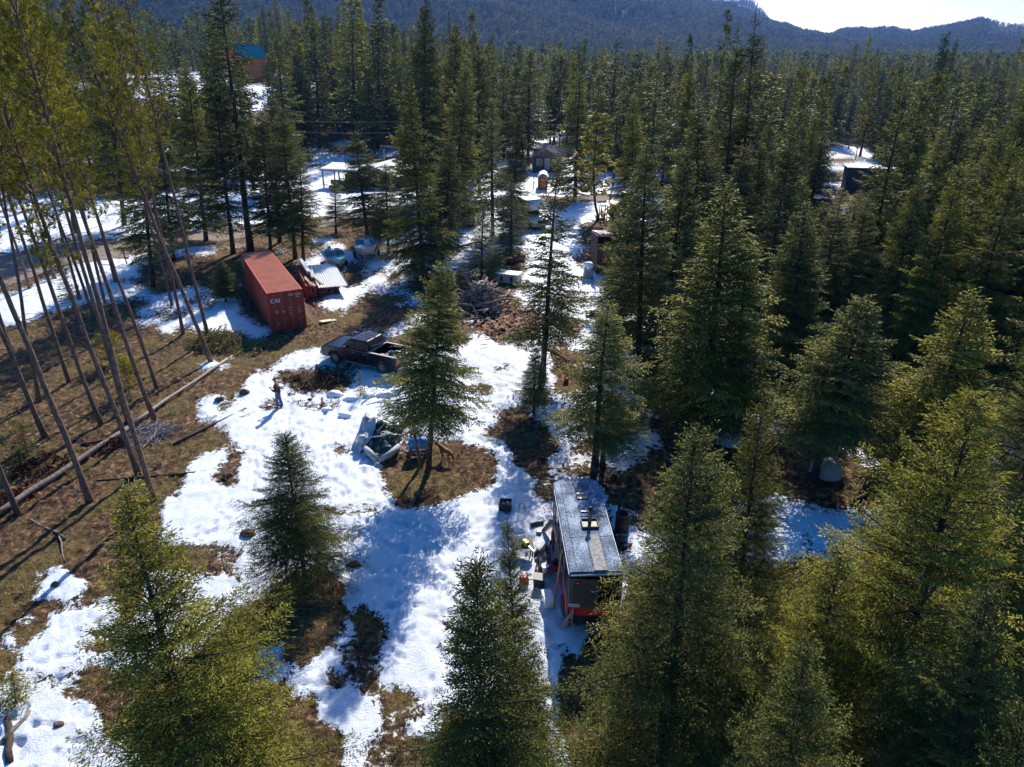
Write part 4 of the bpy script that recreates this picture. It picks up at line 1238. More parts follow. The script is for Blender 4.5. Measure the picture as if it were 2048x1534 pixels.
for y, z in ((.1, .86), (6.6, 1.02)):
    for (a, b) in P: vs.append((a, y, z + b - .03 * (a - 1)))
for y, z in ((.1, .85), (6.6, 1.01)):
    for (a, b) in P: vs.append((a, y, z + b - .03 * (a - 1)))
m.add(vs, [(k, k + 1, n + k + 1, n + k) for k in range(n - 1)] + [(2 * n + k, 3 * n + k, 3 * n + k + 1, 2 * n + k + 1) for k in range(n - 1)]).build('roofing_sheet', TIN, ls, fix=False)
m = MB().box((.55, 5.0, 1.42), (.34, 4.4, .26), (0, R(6), R(2))).box((.9, 3.5, 1.30), (.3, 3.8, .14), (0, 0, R(-3)))
m.build('wrapped_bundle', mat('grey_wrap', (.50, .55, .56), (.36, .42, .45), 3, .4), ls, bevel=.05)
for k in range(4):
    b = MB().box((rg.uniform(.1, 1.1), rg.uniform(.6, 1.6), 1.17 + .04 * k), (.14, 2.6, .035), (0, 0, rg.uniform(-.25, .25))).build('loose_board', WOODL, ls)
for k in range(3):
    a = (-16.9 + .28 * k, 53.0 + .15 * k)
    t = MB().box((0, 0, 0), (.16, 3.6, .05)).build('plank', RW, None, loc=(a[0], a[1], gh(*a) + .25 + .05 * k), rot=(R(-9), 0, R(10 - 5 * k)))
    tag(t, ['reddish plank sticking out nearest the container, below the lumber stack', 'middle reddish plank propped under the lumber stack', 'reddish plank furthest from the container at the foot of the stack'][k], 'plank', 'planks below the lumber stack')

# ------------------------------------------------------------ boats on trailers
def hull(L, Wd, H, n=11):
    outer = []; top = []
    for i in range(n):
        t = i / (n - 1); x = -L / 2 + L * t
        w = Wd / 2 * (1 - max(0, (t - .45) / .55) ** 2.2) * (.93 + .07 * min(1, t * 4))
        w = max(w, .02)
        zk = .0 + H * .75 * max(0, (t - .6) / .4) ** 2.2
        zc = zk + (H * .42) * (1 - .2 * t); zt = H * (1 + .22 * t ** 2)
        outer.append([(x, -w, zt), (x, -w * .93, (zc + zt) / 2), (x, -w * .80, min(zc, zt - .02)), (x, 0, min(zk, zt - .04)), (x, w * .80, min(zc, zt - .02)), (x, w * .93, (zc + zt) / 2), (x, w, zt)])
    return outer
def boat(name, label, loc, rz, L, Wd, H, deckc, hullm, console):
    t = thing(name, label, 'boat', loc, rz)
    S = hull(L, Wd, H)
    MB().loft(S, cap=True, closed=False).build('hull', hullm, t, smooth=False, fix=True)
    # foredeck and gunwales
    m = MB()
    n = len(S)
    for i in range(n - 1):
        a, b = S[i], S[i + 1]
        t0, t1 = i / (n - 1), (i + 1) / (n - 1)
        for s in (0, 6):
            y0, y1 = a[s][1], b[s][1]
            f0, f1 = (0 if t0 >= .58 else .80), (0 if t1 > .58 else .80)
            if t0 >= .57: f0 = 0; f1 = 0
            m.add([(a[s][0], y0, a[s][2] + .01), (b[s][0], y1, b[s][2] + .01), (b[s][0], y1 * f1, b[s][2] + (.05 if f1 == 0 else .01)), (a[s][0], y0 * f0, a[s][2] + (.05 if f0 == 0 else .01))], [(0, 1, 2, 3)])
    m.build('deck', deckc, t, fix=False)
    MB().box((-L * .18, 0, H * .55), (L * .6, Wd * .8, .04)).build('floor', mat('boat_floor', (.34, .38, .42), (.24, .27, .3), 4, .8), t)
    for y in (-Wd * .22, Wd * .22):
        s = MB().box((-L * .22, y, H * .72), (.45, .42, .32)).box((-L * .22 - .2, y, H * .72 + .35), (.12, .42, .5), (0, R(-8), 0)).build('seat', WHITEP, t, bevel=.04)
    MB().box((-L * .43, 0, H * .8), (.5, Wd * .78, .35)).build('rear_bench', WHITEP, t, bevel=.05)
    w = MB()
    for y in (-1, 1):
        w.add([(L * .08, y * .05, H * 1.04), (L * .05, y * Wd * .42, H * 1.04), (-.02, y * Wd * .40, H * 1.04 + .42), (L * .03, y * .05, H * 1.04 + .42)], [(0, 1, 2, 3)])
    o = w.build('windscreen', mat('screen_tint', (.20, .24, .27), (.14, .17, .2), 3, .1, spec=.8), t, fix=False)
    md = o.modifiers.new('s', 'SOLIDIFY'); md.thickness = .02
    e = MB().box((-L / 2 - .25, 0, H * 1.05), (.42, .34, .50), (0, 0, 0), .75).box((-L / 2 - .22, 0, H * .45), (.2, .12, .9)).build('outboard_motor', mat('motor_cowl', (.60, .62, .66), (.5, .52, .56), 3, .35), t, bevel=.05)
    if console:
        MB().box((0.2, .25, H * 1.15), (.5, .6, .7), (0, 0, 0), .85).build('console', WHITEP, t, bevel=.05)
        r = MB()
        for y in (-Wd * .42, Wd * .42): r.tube([(-L * .1, y, H), (-L * .08, y, H + .45), (L * .25, y * .85, H * 1.1 + .40), (L * .36, y * .5, H * 1.15)], .018, 6)
        r.build('rail', STEEL, t)
    return t
def trailer(label, loc, rz, L, Wd):
    t = thing('boat_trailer', label, 'boat trailer', loc, rz)
    m = MB()
    for s in (-1, 1):
        m.box((-L * .1, s * Wd * .38, .42), (L * .75, .07, .10))
        m.tube([(L * .27, s * Wd * .38, .42), (L * .62, 0, .42)], .045, 6)
        m.box((-L * .15, s * Wd * .2, .50), (L * .5, .08, .06))
    for x in (-L * .4, -.1, L * .22): m.box((x, 0, .40), (.07, Wd * .8, .08))
    m.tube([(L * .6, 0, .42), (L * .86, 0, .38)], .05, 6)
    m.build('frame', mat('trailer_steel', (.10, .10, .11), (.2, .19, .18), 6, .6, .3), t)
    MB().tube([(L * .80, .1, .02), (L * .80, .1, .62)], .03, 6).box((L * .80, .1, .04), (.16, .1, .05)).build('jack', STEEL, t)
    MB().tube([(L * .58, 0, .42), (L * .56, 0, .95)], .035, 6).box((L * .55, 0, .98), (.16, .14, .14)).build('winch_post', BLACKP, t)
    for s in (-1, 1):
        wheel(t, -L * .15, s * Wd * .56, .31, .31, .20, rimm=WHITEP)
        MB().prism([(-L * .15 - .45, .42), (-L * .15 - .32, .66), (-L * .15 + .32, .66), (-L * .15 + .45, .42), (-L * .15 + .41, .41), (-L * .15 + .30, .62), (-L * .15 - .30, .62), (-L * .15 - .41, .41)], s * Wd * .56 - .13, s * Wd * .56 + .13, 'y').build('mudguard', BLACKP, t)
    return t
TEAL = mat('teal_gelcoat', (.03, .30, .30), (.05, .38, .36), 2, .25)
HW = mat('white_gelcoat', (.55, .52, .52), (.45, .43, .43), 2, .3)
b1 = (-16.1, 63.3); a1 = math.atan2(-3.2, 1.4)
trailer('black trailer under the teal decked boat, nose pointing at the camera', (*b1, gh(*b1)), a1, 4.4, 1.9)
boat('motor_boat', 'white motor boat with teal deck on the left trailer', (b1[0], b1[1], gh(*b1) + .55), a1, 4.7, 2.0, .80, TEAL, HW, False)
b2 = (-13.9, 66.4); a2 = math.atan2(-3.6, .25)
trailer('trailer under the grey fishing boat, right of the other trailer', (*b2, gh(*b2)), a2, 4.6, 2.0)
boat('fishing_boat', 'pale grey fishing boat with console and rails on the right trailer', (b2[0], b2[1], gh(*b2) + .6), a2, 4.9, 2.1, .85, mat('boat_deck_grey', (.5, .53, .57), (.42, .45, .5), 3, .4), mat('tan_hull', (.42, .38, .34), (.5, .48, .45), 2, .4), True)

# ------------------------------------------------------------ pickup trucks
def pickup(label, loc, rz, paint, trim, roofm=None, gate_open=False, cap=None, name='pickup_truck', silver_gate=None):
    t = thing(name, label, 'pickup truck', loc, rz)
    Wd = 1.98; wr = .41; ax1, ax2 = 1.85, -1.75
    def arch(cx, r=.50, n=9): return [(cx + r * math.cos(a), .42 + r * math.sin(a)) for a in np.linspace(0, PI, n)]
    # front body (hood, doors)
    bot = [(2.92, .62), (2.88, .42)] + [(ax1 + .5 * math.cos(a), .42 + .50 * math.sin(a)) for a in np.linspace(0, PI, 9)] + [(-.78, .42)]
    top = [(-.78, 1.26), (.9, 1.24), (1.30, 1.23), (2.5, 1.16), (2.80, 1.10), (2.93, .95)]
    m = MB()
    P = bot + top
    m.prism(P, -Wd / 2, Wd / 2, 'y')
    m.build('body', paint, t, bevel=.05)
    # bed: two sides, floor, front wall
    side = [(-.80, .45)] + [(ax2 + .5 * math.cos(a), .42 + .50 * math.sin(a)) for a in np.linspace(0, PI, 9)] + [(-2.88, .45), (-2.90, 1.24), (-.80, 1.27)]
    m = MB()
    for s in (-1, 1): m.prism(side, s * Wd / 2, s * (Wd / 2 - .10), 'y')
    m.box((-1.84, 0, .72), (2.1, Wd - .2, .06)).box((-.84, 0, .97), (.07, Wd - .2, .55))
    m.build('bed', paint, t, bevel=.02)
    m = MB()
    for s in (-1, 1): m.box((-1.85, s * (Wd / 2 - .05), 1.285), (2.06, .11, .035))
    m.box((-.84, 0, 1.29), (.09, Wd - .1, .035))
    m.build('bed_rail', trim, t)
    MB().box((-2.90 if not gate_open else -3.15, 0, 1.0 if not gate_open else .70), (.06, Wd - .04, .50) if not gate_open else (.5, Wd - .04, .06)).build('tailgate', silver_gate or paint, t, bevel=.015)
    # cab
    def ring(x0, x1, w, z): return None
    secs = [[(1.22, -.93, 1.24), (1.22, .93, 1.24), (-.82, .93, 1.26), (-.82, -.93, 1.26)],
            [(.62, -.80, 1.80), (.62, .80, 1.80), (-.72, .82, 1.82), (-.72, -.82, 1.82)],
            [(.46, -.72, 1.88), (.46, .72, 1.88), (-.66, .74, 1.90), (-.66, -.74, 1.90)]]
    # stretch for a crew cab
    def st(p): return (p[0] * 1.0 + (0.12 if p[0] > 0 else 0), p[1], p[2])
    MB().loft([[st(p) for p in q] for q in secs]).build('cab', paint, t, bevel=.05)
    r = MB()
    for k in range(5): r.box((-.06, -.5 + .25 * k, 1.902), (1.05, .10, .018), (0, R(1), 0))
    r.build('roof_ribs', roofm or paint, t)
    def quad(nm, ps, m_=GLASS):
        o = MB().add(ps, [(0, 1, 2, 3)]).build(nm, m_, t, fix=False)
        d = o.modifiers.new('s', 'SOLIDIFY'); d.thickness = .02; d.offset = 0
        return o
    quad('windscreen', [(1.34, -.84, 1.27), (1.34, .84, 1.27), (.78, .72, 1.79), (.78, -.72, 1.79)])
    quad('rear_window', [(-.835, -.66, 1.36), (-.835, .66, 1.36), (-.75, .62, 1.76), (-.75, -.62, 1.76)])
    for s in (-1, 1):
        quad('side_window', [(1.14, s * .937, 1.31), (.28, s * .937, 1.31), (.28, s * .842, 1.75), (.70, s * .835, 1.75)])
        quad('side_window', [(.20, s * .937, 1.31), (-.66, s * .940, 1.32), (-.62, s * .848, 1.75), (.20, s * .842, 1.75)])
        d = MB().box((.15, s * (Wd / 2 + .003), .83), (.012, .01, .72)).box((.98, s * (Wd / 2 + .003), .83), (.012, .01, .72)).box((-.70, s * (Wd / 2 + .003), .83), (.012, .01, .72)).build('door_gap', BLACKP, t)
        for x in (.30, -.55): MB().box((x, s * (Wd / 2 + .02), 1.08), (.20, .03, .04)).build('door_handle', STEEL, t)
        MB().box((.88, s * 1.12, 1.36), (.10, .20, .17)).box((.90, s * 1.0, 1.29), (.05, .12, .05)).build('mirror', BLACKP, t, bevel=.02)
        MB().box((-.0, s * (Wd / 2 + .004), 1.245), (1.7, .012, .03)).build('window_trim', STEEL, t)
        MB().box((2.86, s * .74, .92), (.12, .36, .20)).build('headlight', mat('lamp_glass', (.6, .6, .62), (.5, .5, .52), 5, .1), t, bevel=.02)
        MB().box((-2.90, s * .93, .98), (.10, .13, .42)).build('taillight', REDL, t, bevel=.02)
        MB().box((-.1, s * (Wd / 2 - .02), .40), (2.2, .12, .07)).build('running_board', STEEL, t)
        for x in (ax1, ax2):
            wheel(t, x, s * (Wd / 2 - .14), wr, wr, .26)
    MB().box((2.97, 0, .62), (.16, Wd - .06, .24)).build('front_bumper', STEEL, t, bevel=.03)
    MB().box((2.955, 0, .90), (.04, 1.05, .26)).build('grille', BLACKP, t)
    MB().box((-2.98, 0, .58), (.16, Wd - .06, .18)).build('rear_bumper', STEEL, t, bevel=.03)
    MB().box((0, 0, .50), (5.0, 1.3, .2)).box((ax1, 0, .42), (.14, 1.5, .14)).box((ax2, 0, .42), (.14, 1.5, .14)).build('chassis', BLACKP, t)
    for x in (ax1, ax2):
        MB().box((x, 0, .62), (1.0, Wd - .3, .5)).build('wheel_well', BLACKP, t)
    return t
BLUEB = mat('dusty_dark_blue_paint', (.006, .009, .018), (.03, .032, .036), 1.8, .25, .1, lo=.5, hi=.85, spec=.6)
pa, pb = (-11.35, 42.0), (-7.85, 40.35)
cx, cy = (-9.15, 41.55)
pk = pickup('dirty dark blue crew cab pickup truck parked on the snow behind the tarp heap', (cx, cy, gh(cx, cy)), math.atan2(1.72, -3.44), BLUEB, mat('bed_cap_grey', (.55, .55, .55), (.4, .4, .4), 4, .5), BLUEB)
MB().box((-.70, .0, 1.915), (.06, .22, .035)).build('brake_light', REDL, pk)
# things lying in the truck bed
p = Matrix.Translation(pk.location) @ Matrix.Rotation(pk.rotation_euler[2], 4, 'Z')
for k, (x, y, c, lab) in enumerate(((-1.7, -.2, (.06, .16, .50), 'blue and white bucket in the bed of the dark pickup truck'), (-1.3, .25, (.30, .20, .14), 'brown sack in the bed of the dark pickup truck'))):
    v = p @ Vector((x, y, .76))
    o = MB().lathe([(.14, 0), (.17, .30), (.18, .31), (.15, .30), (.12, .05)] if k == 0 else [(.05, 0), (.20, .03), (.24, .12), (.16, .22), (.04, .26)], 12).build('bucket' if k == 0 else 'sack', mat('bed_item%d' % k, c, tuple(q * .6 for q in c), 5, .6), None, smooth=True, loc=v)
    tag(o, lab, 'bucket' if k == 0 else 'sack')
# second truck and the camper truck
gx, gy = (-4.6, 83.0)
pickup('grey brown pickup truck seen from behind, parked on the snow left of the camper', (gx, gy, gh(gx, gy)), R(80), mat('taupe_paint', (.11, .085, .075), (.08, .06, .055), 2, .35, .2), BLACKP, None, False, silver_gate=mat('silver_gate', (.45, .48, .52), (.35, .38, .42), 3, .3, .4))
cxx, cyy = 2.0, 81.5
ca = R(-64)
pickup('white pickup truck carrying the slide in camper', (cxx, cyy, gh(cxx, cyy)), ca, WHITEP, WHITEP)
cm = thing('truck_camper', 'white slide in camper with four dark windows sitting on the white pickup', 'camper', (cxx, cyy, gh(cxx, cyy)), ca)
CAMPW = mat('camper_siding', (.66, .70, .74), (.58, .62, .66), 1.5, .5)
MB().prism([(-3.3, .78), (-.75, .78), (-.75, 1.9), (1.4, 1.9), (1.5, 2.5), (1.2, 3.0), (-3.3, 3.05)], -1.08, 1.08, 'y').build('shell', CAMPW, cm, bevel=.08)
MB().box((-1.0, 0, 3.06), (4.4, 2.0, .05)).build('roof', SNOWM, cm, bevel=.02)
for x, w, h in ((-2.6, .38, .5), (-1.9, .32, .72), (-1.1, .36, .55), (-.6, .36, .55), (.6, .5, .4)):
    for s in (-1, 1): MB().prism([(x + a, 2.25 + b) for a, b in rrect(w, h, .09)], s * 1.085, s * 1.10, 'y').build('window', GLASS, cm)
MB().prism([(-2.05 + a, 1.95 + b) for a, b in rrect(.7, 1.75, .08)], -1.084, -1.095, 'y').build('door', mat('camper_door', (.55, .6, .65), (.5, .55, .6), 2, .5), cm)
MB().box((-1.2, -1.09, 1.55), (3.0, .015, .06)).box((-.4, -1.09, 1.38), (1.6, .015, .04)).build('stripe', BLACKP, cm)
MB().prism([(a, 1.9 + b) for a, b in rrect(1.3, .6, .09)], -3.315, -3.30, 'x').build('rear_window', GLASS, cm)
MB().box((-1.5, .3, 3.16), (.6, .5, .16)).build('vent', WHITEP, cm, bevel=.03)
# tan car nose left of the road end
sx, sy = -11.0, 98.0
cr = thing('parked_car', 'pale car half hidden behind the central firs, parked by the road', 'car', (*G(905, 408), gh(*G(905, 408))), R(10))
CP = mat('champagne_paint', (.38, .34, .30), (.3, .27, .24), 2, .35, .3)
MB().prism([(-2.2, .3), (2.2, .3), (2.25, .75), (1.2, .92), (-2.1, .95), (-2.25, .7)], -.88, .88, 'y').build('body', CP, cr, bevel=.06)
MB().loft([[(1.1, -.8, .92), (1.1, .8, .92), (-1.8, .8, .94), (-1.8, -.8, .94)], [(.4, -.62, 1.42), (.4, .62, 1.42), (-1.3, .62, 1.42), (-1.3, -.62, 1.42)]]).build('cabin', GLASS, cr, bevel=.04)
MB().box((-.45, 0, 1.435), (1.6, 1.2, .04)).build('roof', CP, cr, bevel=.015)
for x in (-1.4, 1.4):
    for s in (-1, 1): wheel(cr, x, s * .80, .32, .32, .2)

# ------------------------------------------------------------ person
def skin(name, verts, edges, radii, m_, parent, sub=2, root=0):
    me = bpy.data.meshes.new(name); me.from_pydata([tuple(v) for v in verts], edges, [])
    o = link(bpy.data.objects.new(name, me)); o.parent = parent
    md = o.modifiers.new('skin', 'SKIN'); md.use_smooth_shade = True
    s = o.modifiers.new('sub', 'SUBSURF'); s.levels = sub; s.render_levels = sub
    sv = me.skin_vertices[0].data
    for i, r in enumerate(radii):
        sv[i].radius = (r, r) if not isinstance(r, tuple) else r
        sv[i].use_root = (i == root)
    me.materials.append(m_)
    return o
px0, py0 = G(560, 817)
pr = thing('person', 'person in dark jacket, blue jeans and brown cap looking down at a remote controller', 'person', (px0, py0, gh(px0, py0) + .05), R(178))
SKINM = mat('skin', (.48, .25, .17), (.42, .21, .14), 8, .6)
# local +x = facing direction, y = left
V_ = [(0, 0, .95), (0, 0, 1.12), (-.01, 0, 1.30), (0, 0, 1.44), (.02, 0, 1.53), (.045, 0, 1.60), (.05, 0, 1.68), (.055, 0, 1.74)]
E_ = [(0, 1), (1, 2), (2, 3), (3, 4), (4, 5), (5, 6), (6, 7)]
R_ = [.15, .135, .16, .12, .058, .07, .088, .07]
def addchain(start, pts, rad):
    p = start
    for q, r in zip(pts, rad):
        V_.append(q); R_.append(r); E_.append((p, len(V_) - 1)); p = len(V_) - 1
    return p
for s in (-1, 1):
    addchain(0, [(.0, s * .10, .86), (.02 + .05 * s, s * .11, .48), (-.02 + .09 * s, s * .12, .09), (.08 + .09 * s, s * .13, .04), (.17 + .09 * s, s * .135, .035)], [.095, .062, .042, .042, .03])
    h = addchain(3, [(.0, s * .19, 1.41), (.03, s * .235, 1.13), (.20, s * .16, 1.10), (.28, s * .10, 1.155), (.315, s * .085, 1.175)], [.065, .046, .036, .028, .033])
    for f, (dy, dz, ln) in enumerate(((-.024, .012, .050), (-.008, .016, .058), (.008, .014, .054), (.022, .008, .042))):
        b = (.335, s * (.085 + dy), 1.185 + dz)
        addchain(h, [b, (b[0] + ln * .5, b[1] - s * .012, b[2] + .004), (b[0] + ln * .75, b[1] - s * .03, b[2] - .01)], [.009, .008, .007])
    addchain(h, [(.325, s * .055, 1.20), (.335, s * .035, 1.215)], [.011, .009])
addchain(5, [(.125, 0, 1.61), (.145, 0, 1.605)], [.022, .012])
body = skin('body', V_, E_, R_, SKINM, pr)
JK = mat('dark_jacket', (.022, .018, .022), (.035, .028, .032), 6, .8)
JV = [(0, 0, .86), (0, 0, 1.0), (.0, 0, 1.2), (-.01, 0, 1.36), (.0, 0, 1.47)]
JE = [(0, 1), (1, 2), (2, 3), (3, 4)]; JR = [(.19, .17), (.19, .175), (.185, .18), (.17, .15), .085]
for s in (-1, 1):
    b = len(JV)
    JV += [(.0, s * .205, 1.42), (.02, s * .265, 1.12), (.19, s * .18, 1.10), (.255, s * .125, 1.14)]
    JR += [.088, .072, .062, .055]; JE += [(3, b), (b, b + 1), (b + 1, b + 2), (b + 2, b + 3)]
skin('jacket', JV, JE, JR, JK, pr)
TV = [(0, 0, .97), (0, 0, .90)]; TE = [(0, 1)]; TR = [.155, .16]
for s in (-1, 1):
    b = len(TV)
    TV += [(.0, s * .10, .80), (.02 + .05 * s, s * .11, .48), (-.02 + .09 * s, s * .12, .10)]; TR += [.115, .085, .075]; TE += [(1, b), (b, b + 1), (b + 1, b + 2)]
skin('jeans', TV, TE, TR, mat('blue_denim', (.05, .08, .19), (.08, .11, .23), 7, .85), pr)
for s in (-1, 1):
    skin('boot', [(-.05 + .09 * s, s * .12, .13), (-.03 + .09 * s, s * .12, .05), (.08 + .09 * s, s * .13, .045), (.19 + .09 * s, s * .135, .04)], [(0, 1), (1, 2), (2, 3)], [.06, .055, .052, .04], mat('dark_boot', (.02, .016, .014), (.03, .025, .02), 5, .7), pr, 1)
cp = MB(); cp.lathe([(.001, .10), (.05, .095), (.085, .06), (.100, .0), (.098, -.01)], 16, Matrix.Translation((.045, 0, 1.715)) @ Matrix.Rotation(R(10), 4, 'Y'), cap=False)
cp.prism([(.12, -.08), (.19, -.06), (.215, 0), (.19, .06), (.12, .08)], 1.688, 1.703, 'z')
cp.build('cap', mat('brown_cap', (.16, .09, .05), (.11, .06, .035), 6, .9), pr, smooth=True)
for s in (-1, 1): MB().lathe([(.001, 0), (.018, .006), (.022, .02), (.012, .035), (.001, .036)], 8, Matrix.Translation((.05, s * .088, 1.64)), cap=False).build('ear', SKINM, pr, smooth=True)
for s in (-1, 1): MB().lathe([(.001, -.009), (.008, 0), (.001, .009)], 8, Matrix.Translation((.135, s * .03, 1.645)), cap=False).build('eye', BLACKP, pr)
M = Matrix.Translation(pr.location) @ Matrix.Rotation(pr.rotation_euler[2], 4, 'Z')
rc = thing('remote_controller', 'small dark remote controller held in the hands of the person', 'remote controller', M @ Vector((.375, 0, 1.175)), R(178))
MB().box((0, 0, 0), (.10, .17, .035), (0, R(-20), 0)).build('case', BLACKP, rc, bevel=.01)
MB().box((.05, 0, .05), (.012, .13, .075), (0, R(-20), 0)).build('screen', GLASS, rc)
for s in (-1, 1): MB().tube([(0, s * .055, .015), (0, s * .055, .04)], .006, 6).build('stick', STEEL, rc)

# ------------------------------------------------------------ dogs
def dog(label, loc, rz, sc, coat, dark, head=(.62, 0, .78), tailup=False):
    t = thing('dog', label, 'dog', loc, rz); t.scale = (sc,) * 3
    V = [(-.30, 0, .56), (-.10, 0, .54), (.12, 0, .52), (.28, 0, .56), (.40, 0, .66), head, (head[0] + .10, 0, head[2] + .02), (head[0] + .21, 0, head[2] - .03), (head[0] + .26, 0, head[2] - .035)]
    E = [(i, i + 1) for i in range(8)]
    Rr = [(.12, .14), (.11, .125), (.135, .165), (.14, .175), .115, .095, .095, .055, .036]
    def ch(st, pts, rad):
        p = st
        for q, r in zip(pts, rad): V.append(q); Rr.append(r); E.append((p, len(V) - 1)); p = len(V) - 1
    for s, off in ((-1, 0.05), (1, -.05)):
        ch(3, [(.29, s * .075, .46), (.26 + off, s * .08, .28), (.29 + off, s * .08, .13), (.28 + off, s * .08, .03), (.33 + off, s * .08, .02)], [.06, .040, .026, .024, .025])
        ch(0, [(-.30, s * .08, .48), (-.22 - off, s * .085, .34), (-.36 - off, s * .085, .21), (-.33 - off, s * .085, .03), (-.28 - off, s * .085, .02)], [.085, .055, .028, .024, .025])
    if tailup: ch(0, [(-.42, 0, .66), (-.52, 0, .80), (-.46, 0, .92), (-.38, 0, .90)], [.03, .026, .022, .012])
    else: ch(0, [(-.42, 0, .52), (-.50, 0, .36), (-.56, 0, .22)], [.03, .026, .014])
    skin('body', V, E, Rr, coat, t, 2, 1)
    for s in (-1, 1):
        MB().add([(head[0] + .0, s * .045, head[2] + .05), (head[0] + .06, s * .07, head[2] + .05), (head[0] + .01, s * .075, head[2] + .17), (head[0] - .02, s * .085, head[2] + .04)], [(0, 1, 2), (1, 3, 2), (3, 0, 2), (0, 3, 1)]).build('ear', dark, t)
        MB().lathe([(.001, -.01), (.011, 0), (.001, .01)], 6, Matrix.Translation((head[0] + .15, s * .05, head[2] + .045)), cap=False).build('eye', BLACKP, t)
    MB().box((head[0] + .285, 0, head[2] - .02), (.03, .04, .03)).build('nose', BLACKP, t, bevel=.008)
    return t
COATB = mat('brown_dog_coat', (.32, .105, .030), (.14, .05, .02), 4, .75, lo=.4, hi=.6)
COATK = mat('black_dog_coat', (.012, .011, .012), (.03, .022, .018), 5, .6)
dx, dy = G(893, 921)
dog('brown dog standing beside the dark fir trunk, looking up and away', (dx, dy, gh(dx, dy) + .02), R(140), 1.0, COATB, mat('dog_ear', (.04, .02, .015), (.03, .015, .01), 4, .8), head=(.56, 0, .71))
dx, dy = G(1345, 943)
dog('black dog with a curled tail in the shade right of the old bus', (dx, dy, gh(dx, dy) + .04), R(8), 1.0, COATK, COATK, tailup=True)

# ------------------------------------------------------------ blue barrel kennel and collapsed shelter
bx, by = G(838, 908)
bk = thing('barrel_kennel', 'blue plastic barrel kennel lying on a wooden cradle beside the dark fir', 'kennel', (bx, by, gh(bx, by)), R(4))
BLU = mat('blue_barrel', (.015, .30, .85), (.01, .24, .70), 3, .4)
Mx = Matrix.Translation((0, 0, .62)) @ Matrix.Rotation(R(90), 4, 'Y')
MB().lathe([(.27, -.46), (.30, -.44), (.30, -.17), (.315, -.15), (.30, -.13), (.30, .13), (.315, .15), (.30, .17), (.30, .44), (.27, .46)], 24, Mx).build('barrel', BLU, bk, smooth=True)
m = MB()
for y in (-.28, .28): m.box((0, y, .28), (1.0, .09, .12))
for x in (-.4, .4):
    m.box((x, 0, .30), (.09, .62, .10))
    for y in (-.26, .26): m.box((x, y, .12), (.09, .09, .26))
m.build('cradle', WOODG, bk)
MB().lathe([(.17, 0), (.17, .01)], 18, Matrix.Translation((.465, 0, .60)) @ Matrix.Rotation(R(90), 4, 'Y')).build('opening', BLACKP, bk)

rg2 = random.Random(9)
def cloth(nm, pts, nxy, m_, parent, amp=.08, seed=1, thick=.012):
    """crumpled sheet spanned over four corners with folds"""
    a, b, c, d = [Vector(p) for p in pts]
    n, k = nxy; vs = []; fs = []
    for i in range(n):
        for j in range(k):
            u_, v_ = i / (n - 1), j / (k - 1)
            p = a * (1 - u_) * (1 - v_) + b * u_ * (1 - v_) + c * u_ * v_ + d * (1 - u_) * v_
            f = (fbm(np.array(u_ * 5 + seed), np.array(v_ * 5 + seed * 3), seed, 3) - .5) * amp * 4
            g = (fbm(np.array(u_ * 9 + seed), np.array(v_ * 4 + 3), seed + 5, 2) - .5) * amp * 2
            vs.append((p.x + float(g), p.y + float(g) * .6, max(.01, p.z + float(f))))
    for i in range(n - 1):
        for j in range(k - 1): fs.append((i * k + j, i * k + j + 1, (i + 1) * k + j + 1, (i + 1) * k + j))
    o = MB().add(vs, fs).build(nm, m_, parent, smooth=True, fix=False)
    s = o.modifiers.new('s', 'SOLIDIFY'); s.thickness = thick
    return o
tx, ty = G(760, 915)
cs = thing('collapsed_shelter', 'collapsed shelter of grey and dark green tarp with bent white poles', 'collapsed shelter', (tx, ty, gh(tx, ty)), R(0))
GT = mat('grey_tarp', (.52, .54, .55), (.38, .40, .43), 3, .5)
DG = mat('dark_green_tarp', (.018, .055, .045), (.012, .035, .03), 3, .45)
cloth('green_tarp', [(-.9, .4, .35), (.9, .2, .3), (1.1, 1.6, .9), (-.5, 2.0, 1.0)], (16, 16), DG, cs, .10, 3)
cloth('green_tarp', [(-.6, -.1, .15), (.75, -.2, .15), (.7, .9, .75), (-.3, 1.0, .8)], (12, 12), DG, cs, .08, 6)
cloth('grey_tarp', [(-1.5, .3, .1), (-.6, .1, .2), (-.3, 1.6, 1.35), (-1.2, 2.2, 1.15)], (16, 16), GT, cs, .12, 8)
cloth('grey_tarp', [(-1.1, 1.9, 1.2), (-.2, 1.5, 1.35), (.7, 2.4, .9), (-.4, 2.9, .8)], (12, 12), GT, cs, .10, 11)
LG = mat('padded_grey_roll', (.42, .43, .45), (.32, .33, .36), 4, .7)
for pts in ([(-.75, .25, .42), (-.45, -.05, .30), (-.05, -.50, .16)], [(.05, -.50, .16), (.55, -.15, .30), (.95, .30, .50)]):
    MB().tube(pts, [.12, .17, .15], 10).build('cloth_roll', LG, cs, smooth=True)
MB().lathe([(.001, -.2), (.14, -.18), (.22, -.08), (.24, .02), (.17, .14), (.05, .22), (.001, .23)], 14, Matrix.Translation((-.95, .75, .65)) @ Matrix.Rotation(.7, 4, 'Y'), cap=False).build('cloth_bundle', GT, cs, smooth=True)
POLE = mat('white_pole', (.66, .68, .70), (.5, .52, .55), 4, .4, .3)
